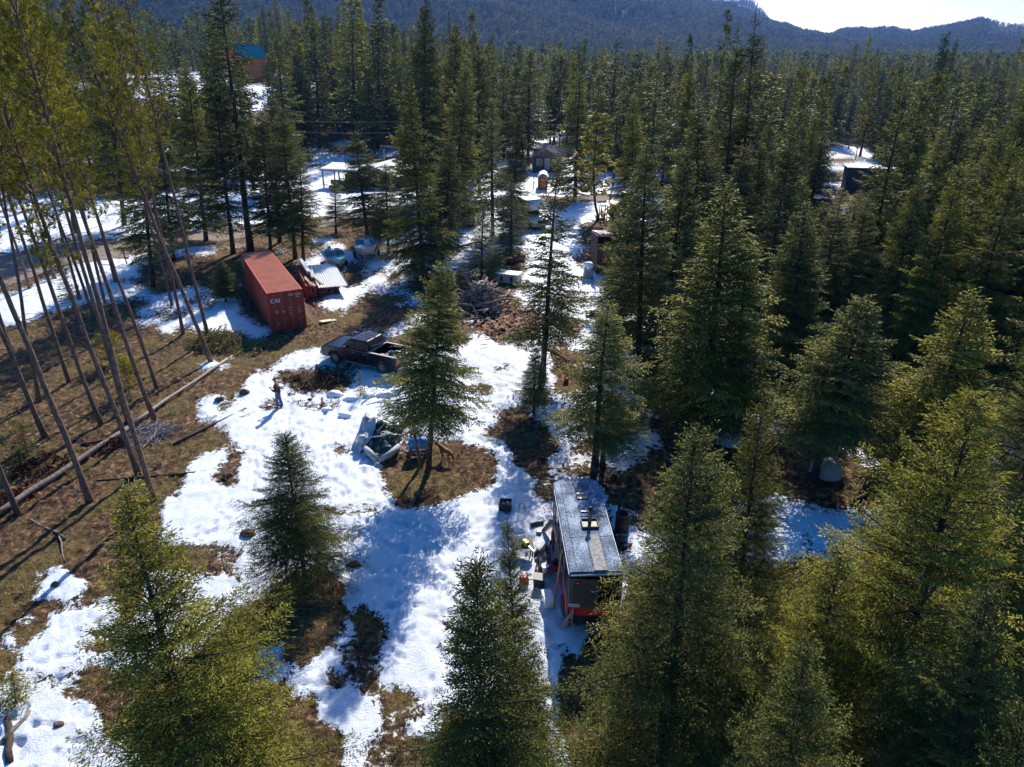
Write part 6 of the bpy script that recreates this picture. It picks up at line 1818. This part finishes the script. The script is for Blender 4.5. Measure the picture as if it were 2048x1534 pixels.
# ------------------------------------------------------------ yard things further back
hu = thing('white_hutch', 'white hutch with a snowy flat lid and two arched openings behind the log heap', 'hutch', (*G(992, 566), gh(*G(992, 566))), math.atan2(-.65, 1.75))
MB().box((.98, .55, .40), (2.0, 1.05, .74), (0, 0, 0), .90).build('box', mat('cream_boards', (.56, .53, .46), (.45, .42, .36), 3, .7), hu)
MB().box((.98, .55, .80), (2.12, 1.2, .07)).build('lid', SNOWM, hu, bevel=.02)
for x in (.5, 1.4):
    MB().prism([(x - .12, .16), (x + .12, .16), (x + .12, .5)] + [(x + .12 * math.cos(a), .5 + .12 * math.sin(a)) for a in np.linspace(0, PI, 7)[1:]], -.02, .04, 'y').build('opening', BLACKP, hu)
rock((hu.location.x + .5, hu.location.y + .5, hu.location.z + .88), (.35, .25, .15), SNOWM, 'snow_lump', 'lump of snow on the lid of the white hutch', 'snow lump', None, 5)
for k, (x, y) in enumerate(((1019, 530), (1030, 526), (1042, 523))):
    a = G(x, y)
    t = thing('purple_drum', ['small maroon drum, leftmost of three beside the dark young fir', 'middle maroon drum of the three behind the white hutch', 'largest maroon drum, rightmost of the three'][k], 'drum', (*a, gh(*a) + .32), R(20), 'maroon drums in a row')
    MB().lathe([(.26, -.38), (.29, -.36), (.29, -.1), (.30, -.08), (.29, -.06), (.29, .36), (.26, .38)], 16, Matrix.Rotation(R(90), 4, 'Y')).build('drum', mat('maroon_paint', (.20, .025, .06), (.15, .02, .045), 3, .5), t, smooth=True)
    MB().lathe([(.05, 0), (.05, .03)], 8, Matrix.Translation((.38, .12, .1)) @ Matrix.Rotation(R(90), 4, 'Y')).build('bung', BLACKP, t)
a = G(1022, 540); o = MB().tube([(0, 0, .05), (.5, .1, .25), (.9, .3, .35), (.85, .0, .1), (.3, -.1, .05)], .05, 6).build('orange_hose', mat('orange_plastic', (.65, .20, .03), (.5, .15, .02), 4, .5), None, loc=(*a, gh(*a))); tag(o, 'coil of orange hose in front of the maroon drums', 'hose')

# brown shed with open rafters
sh = thing('brown_shed', 'tall dark brown plywood shed with bare white roof battens', 'shed', (*G(1192, 548), gh(*G(1192, 548))), R(2))
SHB = mat('brown_plywood', (.13, .055, .038), (.09, .04, .03), 2, .85)
MB().prism([(0, 0), (4.2, 0), (4.2, 3.1), (0, 2.7)], 0, .08, 'y').build('front_wall', SHB, sh)
MB().prism([(.08, 0), (4.0, 0), (4.0, 3.0), (.08, 3.5)], -.0, .07, 'x').build('side_wall', mat('dark_plywood', (.07, .04, .035), (.05, .03, .028), 2, .85), sh)
MB().prism([(.08, 0), (4.0, 0), (4.0, 3.0), (.08, 3.5)], 4.13, 4.2, 'x').build('side_wall', SHB, sh)
MB().box((2.1, 3.96, 1.5), (4.05, .07, 3.0)).build('back_wall', SHB, sh)
def battens(nm, m_, n, rot):
    m = MB()
    for k in range(n): m.box((.2 + k * 3.9 / (n - 1), 2.0, 3.35), (.13, 4.7, .06), (R(-9), 0, R(6) + rgl.gauss(0, .03)))
    return m.build(nm, m_, sh)
rfm = MB()
for k in range(14): rfm.box((2.1, .1 + k * .30, 3.42 - .04 * k), (4.3, .06, .05))
rfm.build('purlins', mat('red_purlin', (.22, .08, .05), (.14, .05, .035), 4, .9), sh)
battens('battens', mat('white_batten', (.74, .70, .62), (.6, .56, .5), 3, .7), 15, 0)
a = G(1180, 540)
wp = thing('wheelie_bin', 'grey tub with a snowy top beside the brown shed', 'tub', (*G(1176, 556), gh(*G(1176, 556))), 0)
MB().box((0, 0, .55), (.9, .9, 1.1), (0, 0, 0), .7).build('tub', mat('bin_grey', (.32, .33, .36), (.24, .25, .28), 3, .6), wp, bevel=.05); wp.name = 'grey_tub'
rock((wp.location.x, wp.location.y, wp.location.z + 1.15), (.42, .42, .3), SNOWM, 'snow_mound', 'cap of snow on the grey tub by the shed', 'snow cap', None, 8)
tq = thing('tarp_heap', 'low black tarp covered heap with snow, right of the yard track', 'tarp heap', (*G(1195, 632), gh(*G(1195, 632))), 0)
cloth('tarp', [(-.9, -.5, .02), (.9, -.5, .02), (.9, .6, .05), (-.9, .6, .05)], (18, 14), mat('black_tarp', (.018, .018, .024)), tq, .14, 31)
MB().box((0, 0, .22), (1.3, .7, .4), (0, 0, .1), .8).build('load', mat('black_tarp', (.018, .018, .024)), tq, bevel=.1)
for k in range(4): 
    o = rock((rgl.uniform(-.6, .6), rgl.uniform(-.3, .3), .42), (.28, .16, .07), SNOWM, 'snow_patch', None, None, None, k + 3); o.parent = tq
bu = thing('orange_bucket', 'bright orange red bucket on the bare patch behind the slim yard fir', 'bucket', (*G(1133, 764), gh(*G(1133, 764))), 0)
MB().lathe([(.13, 0), (.17, .36), (.185, .37), (.16, .35), (.12, .04)], 14).build('pail', mat('orange_red_plastic', (.62, .07, .03), (.55, .06, .03), 3, .5), bu, smooth=True)
MB().tube([(-.17, 0, .35), (-.1, -.05, .46), (.1, -.05, .46), (.17, 0, .35)], .008, 5).build('handle', STEEL, bu)
for k, (x, y) in enumerate(((1207, 925), (1226, 934))):
    a = G(x, y); t = thing('white_bucket' if k == 0 else 'white_ring', ['white water bucket between the two stems beyond the bus', 'white rimmed bowl on the dark ground beyond the bus'][k], 'bucket' if k == 0 else 'bowl', (*a, gh(*a) + .02), 0)
    if k == 0: MB().lathe([(.12, 0), (.16, .34), (.175, .35), (.15, .33), (.11, .04)], 14).build('pail', WHITEP, t, smooth=True); MB().tube([(-.16, 0, .34), (0, -.05, .45), (.16, 0, .34)], .008, 5).build('handle', STEEL, t)
    else: t.name = 'bowl'; MB().lathe([(.10, 0), (.17, .09), (.185, .10), (.155, .085), (.09, .02)], 16).build('dish', WHITEP, t, smooth=True); MB().lathe([(.09, 0), (.001, .001)], 12, Matrix.Translation((0, 0, .03)), cap=False).build('water', GLASS, t)
a = G(1222, 905); t = thing('tyre', 'dark tyre leaning beyond the bus near the white bowl', 'tyre', (*a, gh(*a) + .3), 0)
wheel(t, 0, .0, 0, .32, .2); 
# second stem of the fir beyond the bus
a = G(1205, 930); o = MB().tube([(0, 0, -.1), (.02, .05, 1.2), (.1, .1, 2.6)], [.14, .12, .05], 9).build('tree_stem', BARKP, None, smooth=True, loc=(*a, gh(*a))); tag(o, 'short orange brown stem beside the fir beyond the bus', 'tree')

# wooden frame at the far tree
fr = thing('wooden_frame', 'small wooden frame chair leaning at the foot of the round topped fir', 'wooden frame', (*G(1202, 444), gh(*G(1202, 444))), R(15))
m = MB()
for x in (0, .7):
    for y in (0, .6): m.box((x, y, .9), (.09, .09, 1.8))
m.box((.35, 0, 1.75), (.8, .08, .08)).box((.35, .6, 1.75), (.8, .08, .08)).box((.35, .3, .8), (.8, .7, .08)); m.build('frame', WOODG, fr)
MB().box((-1.2, -.2, .25), (1.4, .12, .08), (0, R(20), 0)).build('brace', WOODL, fr)

# yellow loader
yl = thing('yellow_loader', 'yellow loader tractor half hidden by firs right of the brown shed', 'loader', (*G(1246, 436), gh(*G(1246, 436))), R(185))
YM = mat('loader_yellow', (.55, .36, .02), (.42, .27, .02), 2, .5)
MB().prism([(-1.9, .9), (1.5, .8), (1.6, 1.7), (.2, 1.85), (-1.9, 1.7)], -.75, .75, 'y').build('hood', YM, yl, bevel=.08)
MB().box((-.6, 0, 2.35), (1.3, 1.3, 1.1), (0, 0, 0), .9).build('cab', GLASS, yl, bevel=.05)
MB().box((-.6, 0, 2.93), (1.5, 1.5, .1)).build('cab_roof', YM, yl, bevel=.03)
for s in (-1, 1):
    wheel(yl, -1.1, s * 1.0, .72, .72, .45, rimm=YM); wheel(yl, 1.2, s * .95, .5, .5, .35, rimm=YM)
    MB().tube([(.1, s * .75, 1.7), (1.4, s * .8, 1.3), (2.5, s * .8, .5)], .09, 6).build('lift_arm', YM, yl)
MB().prism([(2.4, .1), (3.3, .1), (3.2, .25), (2.6, .3), (2.5, .9), (2.4, .9)], -1.1, 1.1, 'y').build('bucket', YM, yl)

# cabin
cb_ = thing('little_cabin', 'little brown cabin with a pale metal gable roof and a front porch', 'cabin', (*G(1064, 348), gh(*G(1064, 348))), math.atan2(-.3, 2.6))
CW_, CD_, CHh = 4.6, 6.0, 2.5
CBW = mat('cabin_wall', (.20, .13, .10), (.14, .09, .07), 2, .8)
MB().prism([(0, 0), (CW_, 0), (CW_, CHh), (CW_ / 2, CHh + 1.25), (0, CHh)], 1.7, CD_, 'y').build('wall', CBW, cb_)
MRF = mat('pale_metal_roof', (.34, .28, .29), (.28, .23, .24), 1, .8, 0, spec=.15)
for s in (-1, 1):
    a = math.atan2(1.25, CW_ / 2); ln = math.hypot(CW_ / 2, 1.25) + .35
    m = MB().box((0, 0, 0), (ln, CD_ + .7, .08))
    for k in range(14): m.box((0, -CD_ / 2 - .2 + k * .5, .06), (ln, .05, .05))
    m.build('roof', MRF, cb_, loc=(CW_ / 2 + s * (CW_ / 4 + .12), CD_ / 2 + .0, CHh + .62 - .02), rot=(0, s * a, 0))
MB().prism([(.1, CHh + .03), (CW_ - .1, CHh + .03), (CW_ / 2, CHh + 1.2)], .0, .08, 'y').build('gable', CBW, cb_)
for x in (.08, 1.3, 3.2, CW_ - .08): MB().box((x, .06, 1.25), (.13, .13, 2.5)).build('porch_post', CBW, cb_)
m = MB().box((.7, .05, .95), (1.2, .06, .08)).box((.7, .05, .35), (1.2, .06, .08)).box((3.9, .05, .95), (1.3, .06, .08)).box((3.9, .05, .35), (1.3, .06, .08))
for k in range(8): m.box((.2 + .15 * k, .05, .65), (.05, .04, .6)).box((3.35 + .15 * k, .05, .65), (.05, .04, .6))
m.build('railing', CBW, cb_)
MB().box((CW_ / 2, .9, .10), (CW_, 1.8, .16)).build('porch_floor', WOODG, cb_)
MB().box((2.35, 1.68, 1.15), (.9, .05, 2.05)).build('door', mat('white_door', (.66, .68, .68), (.6, .6, .6), 2, .5), cb_)
for x in (1.05, 3.7): 
    w = MB().box((x, 1.68, 1.5), (1.0, .05, 1.1)).build('window', WHITEP, cb_); MB().box((x, 1.645, 1.5), (.82, .03, .92)).build('pane', mat('curtained_pane', (.55, .53, .48), (.4, .38, .35), 2, .3), w)
MB().box((CW_ + .01, 4, 1.5), (.04, 1.0, 1.0)).build('window', GLASS, cb_)

# orange gambrel shed
os_ = thing('orange_shed', 'small orange barn shaped shed on the snow below the cabin', 'shed', (*G(1076, 381), gh(*G(1076, 381))), R(-3))
OG = mat('orange_boards', (.26, .085, .03), (.20, .065, .025), 2, .8)
P = [(0, 0), (1.35, 0), (1.40, 2.0), (1.15, 2.6), (.68, 2.85), (.22, 2.6), (-.05, 2.0)]
MB().prism([(x * 1.0, z) for x, z in P], 0, .08, 'y').build('front', OG, os_)
MB().prism(P, .08, 3.0, 'y').build('walls', mat('shed_side_brown', (.09, .05, .04), (.06, .035, .03), 2, .85), os_)
MB().prism([(-.10, 2.0), (.18, 2.66), (.68, 2.93), (1.20, 2.66), (1.45, 2.0), (1.41, 2.0), (1.16, 2.61), (.68, 2.87), (.22, 2.61), (-.06, 2.0)], -.1, 3.1, 'y').build('roof', SNOWM, os_)
MB().box((.68, -.02, .95), (.75, .03, 1.75)).build('door', mat('orange_door', (.36, .14, .06), (.3, .11, .05), 2, .8), os_)
os_.scale = (1.0, 1.0, .80)
# clothes line
cp_ = thing('clothes_line', 'iron clothes line posts and crossbars on the snow left of the orange shed', 'clothes line', (*G(1050, 368), gh(*G(1050, 368))), 0)
IR = mat('dark_iron', (.06, .05, .05), (.09, .07, .06), 4, .7)
for x, y in ((0, 0), (1.2, -5), (2.9, -9), (.9, -11)):
    MB().tube([(x, y, 0), (x, y, 1.9)], .05, 6).build('post', IR, cp_)
for a, b in (((0, 0, 1.85), (1.2, -5, 1.85)), ((1.2, -5, 1.85), (2.9, -9, 1.85)), ((.9, -11, 1.8), (2.9, -9, 1.8))):
    MB().tube([a, b], .035, 5).build('bar', IR, cp_)

# carport, low shed, awning with tractor
cpt = thing('carport', 'open carport with a pale ribbed metal roof on tall posts', 'carport', (*G(772, 352), gh(*G(772, 352))), R(-12))
for x, y in ((0, 0), (6.2, 0), (0, 7), (6.2, 7)): MB().box((x, y, 2.1), (.18, .18, 4.2)).build('post', STEEL, cpt)
m = MB().box((3.1, 3.5, 0), (7.0, 8.4, .10))
for k in range(15): m.box((3.1, -.55 + k * .58, .08), (7.0, .07, .06))
m.build('roof', MRF, cpt, loc=(0, 0, 4.6), rot=(R(-10), 0, 0))
MB().box((3.1, 6.9, 2.0), (6.2, .08, 4.0)).build('back_wall', mat('dark_plywood', (.07, .04, .035)), cpt)
tr_ = thing('white_trailer', 'small white trailer parked under the carport', 'trailer', (*G(800, 352), gh(*G(800, 352))), R(-10))
MB().box((0, 1.2, .9), (2.6, 1.5, 1.0)).build('box', WHITEP, tr_, bevel=.08)
for x in (-.7, .7): wheel(tr_, x, .42, .35, .35, .2)
lw = thing('low_shed', 'low shed with a shallow snow dusted gable roof between the awning and the carport', 'shed', (*G(690, 372), gh(*G(690, 372))), R(-20))
MB().prism([(0, 0), (9, 0), (9, 1.9), (4.5, 3.2), (0, 1.9)], .2, 7, 'y').build('wall', mat('dark_plywood', (.07, .04, .035)), lw)
for s in (-1, 1):
    a = math.atan2(1.3, 4.5)
    MB().box((0, 0, 0), (5.0, 7.6, .10)).build('roof', mat('grey_shed_roof', (.34, .36, .40), (.5, .53, .58), .8, .7), lw, loc=(4.5 + s * 2.35, 3.6, 2.63), rot=(0, s * a, 0))
aw = thing('snowy_awning', 'lean-to awning on two posts under thick snow beside the road field', 'awning', (*G(648, 374), gh(*G(648, 374))), R(-14))
for x in (0, 2.6, 5.2): MB().box((x, 0, 1.3), (.16, .16, 2.6)).build('post', WOODG, aw); MB().box((x, 3.6, 1.5), (.16, .16, 3.0)).build('post', WOODG, aw)
MB().box((2.6, 1.8, 2.75), (6.0, 4.4, .10), (R(5), 0, 0)).build('roof', WOODG, aw)
MB().box((2.6, 1.8, 2.90), (5.9, 4.3, .22), (R(5), 0, 0), .94).build('snow_layer', SNOWM, aw, bevel=.06)
gt = thing('green_tractor', 'green tractor parked under the snowy awning', 'tractor', (*G(682, 378), gh(*G(682, 378))), R(160))
GM = mat('tractor_green', (.03, .14, .04), (.02, .1, .03), 3, .5)
MB().box((.7, 0, 1.15), (1.6, .6, .6)).build('hood', GM, gt, bevel=.08); MB().box((-.6, 0, 1.2), (.9, .9, .3)).build('seat_deck', GM, gt)
MB().tube([(-.9, -.4, 1.3), (-.9, -.4, 2.3), (-.9, .4, 2.3), (-.9, .4, 1.3)], .04, 6).build('roll_bar', BLACKP, gt)
for s in (-1, 1): wheel(gt, -.7, s * .8, .65, .65, .35, rimm=YM); wheel(gt, 1.2, s * .6, .4, .4, .25, rimm=YM)
a = G(868, 446); bt = thing('blue_tank', 'dull blue tank behind the tall pale trunked fir', 'tank', (*a, gh(*a) + .75), R(20))
MB().lathe([(.2, -1.0), (.65, -.85), (.72, -.6), (.72, .6), (.65, .85), (.2, 1.0)], 18, Matrix.Rotation(R(90), 4, 'Y')).build('tank', mat('dull_blue', (.03, .10, .17), (.02, .07, .12), 2, .5), bt, smooth=True)
for x in (-.5, .5): MB().box((x, 0, -.6), (.15, .9, .35)).build('saddle', WOODG, bt)

# white roofed long building right
a = G(1700, 384)
wbld = thing('long_building', 'long dark building with a snowy flat roof among the right hand firs', 'building', (*a, gh(*a)), R(-14))
MB().box((3.3, 1.5, 1.6), (8.2, 3.4, 3.2)).build('wall', mat('blue_grey_wall', (.06, .07, .09), (.05, .055, .07), 1, .7), wbld)
MB().box((3.3, 1.5, 3.27), (8.6, 3.8, .12)).build('roof', SNOWM, wbld, bevel=.03)
MB().box((1.4, -.22, 1.1), (1.0, .04, 2.1)).build('door', WOODG, wbld)
MB().box((4.5, -.22, 1.8), (1.4, .04, .8)).build('window', GLASS, wbld)
# orange house with blue roof
hx, hy = -92.0, 250.0
hs = thing('orange_house', 'tall orange wooden house with a blue metal gable roof far off on the left', 'house', (hx, hy, float(gz(hx, hy))), R(-30))
HO = mat('orange_siding', (.66, .25, .07), (.54, .20, .06), 1, .8)
MB().prism([(0, 0), (8.5, 0), (8.5, 7.5), (4.25, 10.8), (0, 7.5)], 0, 10, 'y').build('wall', HO, hs)
RB = mat('blue_metal_roof', (.004, .085, .15), (.003, .065, .12), .8, 1.0, 0, spec=.0)
for s in (-1, 1):
    a_ = math.atan2(3.3, 4.25)
    MB().box((0, 0, 0), (6.2, 11.2, .18)).build('roof', RB, hs, loc=(4.25 + s * 2.35, 5, 9.10), rot=(0, s * a_, 0))
for x, z in ((4.25, 7.6), (2.0, 4.4), (6.2, 4.4), (2.0, 1.6)):
    w = MB().box((x, -.03, z), (1.5, .08, 1.5)).build('window', GLASS, hs); MB().box((x, -.09, z), (.1, .04, 1.5)).build('mullion', HO, hs)
MB().box((6.3, -.04, 1.1), (1.1, .08, 2.2)).build('door', CBW, hs)
MB().box((4.25, -.9, 3.3), (8.0, 1.8, .2)).box((.5, -1.7, 1.6), (.2, .2, 3.2)).box((8.0, -1.7, 1.6), (.2, .2, 3.2)).build('porch', HO, hs)
# car on the far field
fx, fy = -150.0, 232.0
fc = thing('white_van', 'white van on the distant snow field seen through the pines', 'van', (fx, fy, float(gz(fx, fy))), R(5))
MB().prism([(-2.6, .4), (2.4, .4), (2.5, 1.1), (1.7, 2.2), (-2.6, 2.3)], -1, 1, 'y').build('body', WHITEP, fc, bevel=.1)
MB().box((.9, 0, 1.7), (1.4, 2.03, .5)).build('window', GLASS, fc)
for x in (-1.6, 1.6):
    for s in (-1, 1): wheel(fc, x, s * .9, .4, .4, .25)

# power lines with poles hidden in the trees
WM = mat('wire', (.30, .29, .28), (.22, .2, .2), 3, .5)
def wire(p0, p1, label):
    n = 14; pts = []
    for i in range(n):
        t = i / (n - 1); pts.append(tuple(Vector(p0) * (1 - t) + Vector(p1) * t - Vector((0, 0, 1)) * .8 * 4 * t * (1 - t)))
    o = MB().tube(pts, .022, 5).build('power_line', WM, None); tag(o, label, 'power line')
for k, h in enumerate((9.0, 7.4)):
    A = (-46, 118, h); B = (-4, 114, h + .2); C = (15.0, 108, h + .1)
    wire(A, B, ['upper power line strung behind the carport', 'lower power line strung behind the carport'][k]); wire(B, C, ['upper power line crossing above the little cabin', 'lower power line crossing above the little cabin'][k])
for k, (x, y) in enumerate(((-46, 118), (-4, 114), (15.0, 108))):
    t = thing('utility_pole', ['wooden utility pole at the left end of the power lines', 'wooden utility pole between the carport and the cabin', 'wooden utility pole right of the cabin'][k], 'utility pole', (x, y, gh(x, y)), 0, 'utility poles')
    MB().tube([(0, 0, 0), (0, 0, 9.6)], [.16, .11], 9).build('pole', BARK, t); MB().box((0, 0, 9.15), (.1, 1.4, .1)).build('crossarm', BARK, t)
# red marker post by the road
rp_ = thing('marker_post', 'red marker post at the edge of the gravel road', 'post', (*G(253, 524), gh(*G(253, 524))), 0)
MB().tube([(0, 0, -.1), (-.12, 0, 1.55)], .06, 8).build('post', mat('faded_red_post', (.30, .07, .05), (.22, .05, .04), 4, .8), rp_)
MB().box((-.13, -.04, 1.35), (.34, .03, .22)).build('plate', mat('faded_red_post', (.30, .07, .05)), rp_)
# rusty cart at the bottom right
rcx = thing('rusty_cart', 'rusty red frame cart with slats on the needle covered ground at the bottom right', 'cart', (*G(1462, 1462), gh(*G(1462, 1462))), R(55))
RU = mat('rust_red', (.16, .035, .025), (.09, .03, .02), 4, .8)
m = MB()
for y in (-.4, .4): m.box((0, y, .35), (1.7, .06, .08))
for x in (-.8, 0, .8): m.box((x, 0, .35), (.06, .8, .06))
m.tube([(-.8, -.4, .35), (-.95, -.4, .95), (-.95, .4, .95), (-.8, .4, .35)], .03, 6)
m.build('frame', RU, rcx)
for k in range(3): MB().box((-.5 + .5 * k, 0, .41), (.16, .86, .03)).build('slat', WOODG, rcx)
for s in (-1, 1): wheel(rcx, .3, s * .52, .2, .2, .1, rimm=RU)
# coil of striped pipe near the right igloo
a = G(1742, 975); t = thing('pipe_coil', 'coil of dull black pipe in the shade right of the right dog igloo', 'coil', (*a, gh(*a)), R(10))
for k in range(5): MB().tube([(.38 * math.cos(q), .38 * math.sin(q), .05 + .06 * k) for q in np.linspace(0, 6.28, 22)], .028, 6, False).build('turn', mat('coil_black', (.03, .03, .025), (.07, .065, .03), 4, .5), t)

# ------------------------------------------------------------ litter: twigs and grass tufts, beyond counting
def scatter_mask(n, zone, excl_snow=True):
    P = np.array(GP(zone)); mn = P.min(0); mx = P.max(0)
    x = rngf.uniform(mn[0], mx[0], n); y = rngf.uniform(mn[1], mx[1], n)
    ok = poly_in(x, y, [tuple(p) for p in P])
    x, y = x[ok], y[ok]
    r = np.clip(np.searchsorted(rows, y) - 1, 0, nr - 2); uu = x / (np.maximum(y, 0) * .80 + 7.0)
    c = np.clip(np.searchsorted(u, uu) - 1, 0, nc - 2)
    s = ms[r, c]; z = ZZ[r, c]
    k = s < .35
    return x[k], y[k], z[k]
x, y, z = scatter_mask(20000, [(-300, 1900), (-300, 560), (600, 560), (1100, 850), (2300, 850), (2300, 1900)])
n = len(x); D = rngf.normal(0, 1, (n, 3)); D[:, 2] = np.abs(D[:, 2]) * .12; D /= np.linalg.norm(D, axis=1, keepdims=True)
L = rngf.uniform(.12, .75, n) ** 1.3
v, f, t_ = shoot_mesh(np.c_[x, y, z + .01], D, L, .004 + L * .012, rngf.random(n))
o = link(bpy.data.objects.new('forest_litter', np_mesh('forest_litter', v, f, mat('litter_sticks', (.46, .35, .25), (.16, .10, .06), 1.7, .9)))); tag(o, 'dead sticks and twigs littering the bare forest floor', 'litter', None, 'stuff')
x, y, z = scatter_mask(7000, [(-300, 1900), (-300, 600), (650, 640), (1100, 850), (1500, 1200), (1500, 1900)])
n = len(x); I = np.repeat(np.arange(n), 9); N = len(I)
D = rngf.normal(0, .55, (N, 3)); D[:, 2] = .8; D /= np.linalg.norm(D, axis=1, keepdims=True)
keepp = fbm(x / 2.5, y / 2.5, 66, 3) > .5; kk = keepp[I]
L = rngf.uniform(.10, .34, N)
v, f, t_ = shoot_mesh((np.c_[x, y, z][I] + rngf.normal(0, .05, (N, 3)) * np.array([1, 1, 0]))[kk], D[kk], L[kk], np.full(kk.sum(), .013), rngf.random(kk.sum()))
o = link(bpy.data.objects.new('dry_grass', np_mesh('dry_grass', v, f, mat('dry_grass', (.46, .40, .16), (.24, .19, .07), 1.2, .9)))); tag(o, 'tufts of dry yellow green grass on the bare ground', 'grass', None, 'stuff')

# ------------------------------------------------------------ air
hz = MB().box((0, 2600, 470), (7600, 5600, 1140))
ho = hz.build('haze', bpy.data.materials.new('air'), None)
am = ho.data.materials[0]; am.use_nodes = True; nt = am.node_tree; nt.nodes.clear()
pv = nt.nodes.new('ShaderNodeVolumePrincipled'); pv.inputs['Color'].default_value = (.16, .36, 1.0, 1); pv.inputs['Density'].default_value = .00010; pv.inputs['Anisotropy'].default_value = .2
mo = nt.nodes.new('ShaderNodeOutputMaterial'); nt.links.new(pv.outputs[0], mo.inputs['Volume'])
tag(ho, 'thin blue air over the valley', None, None, 'stuff')
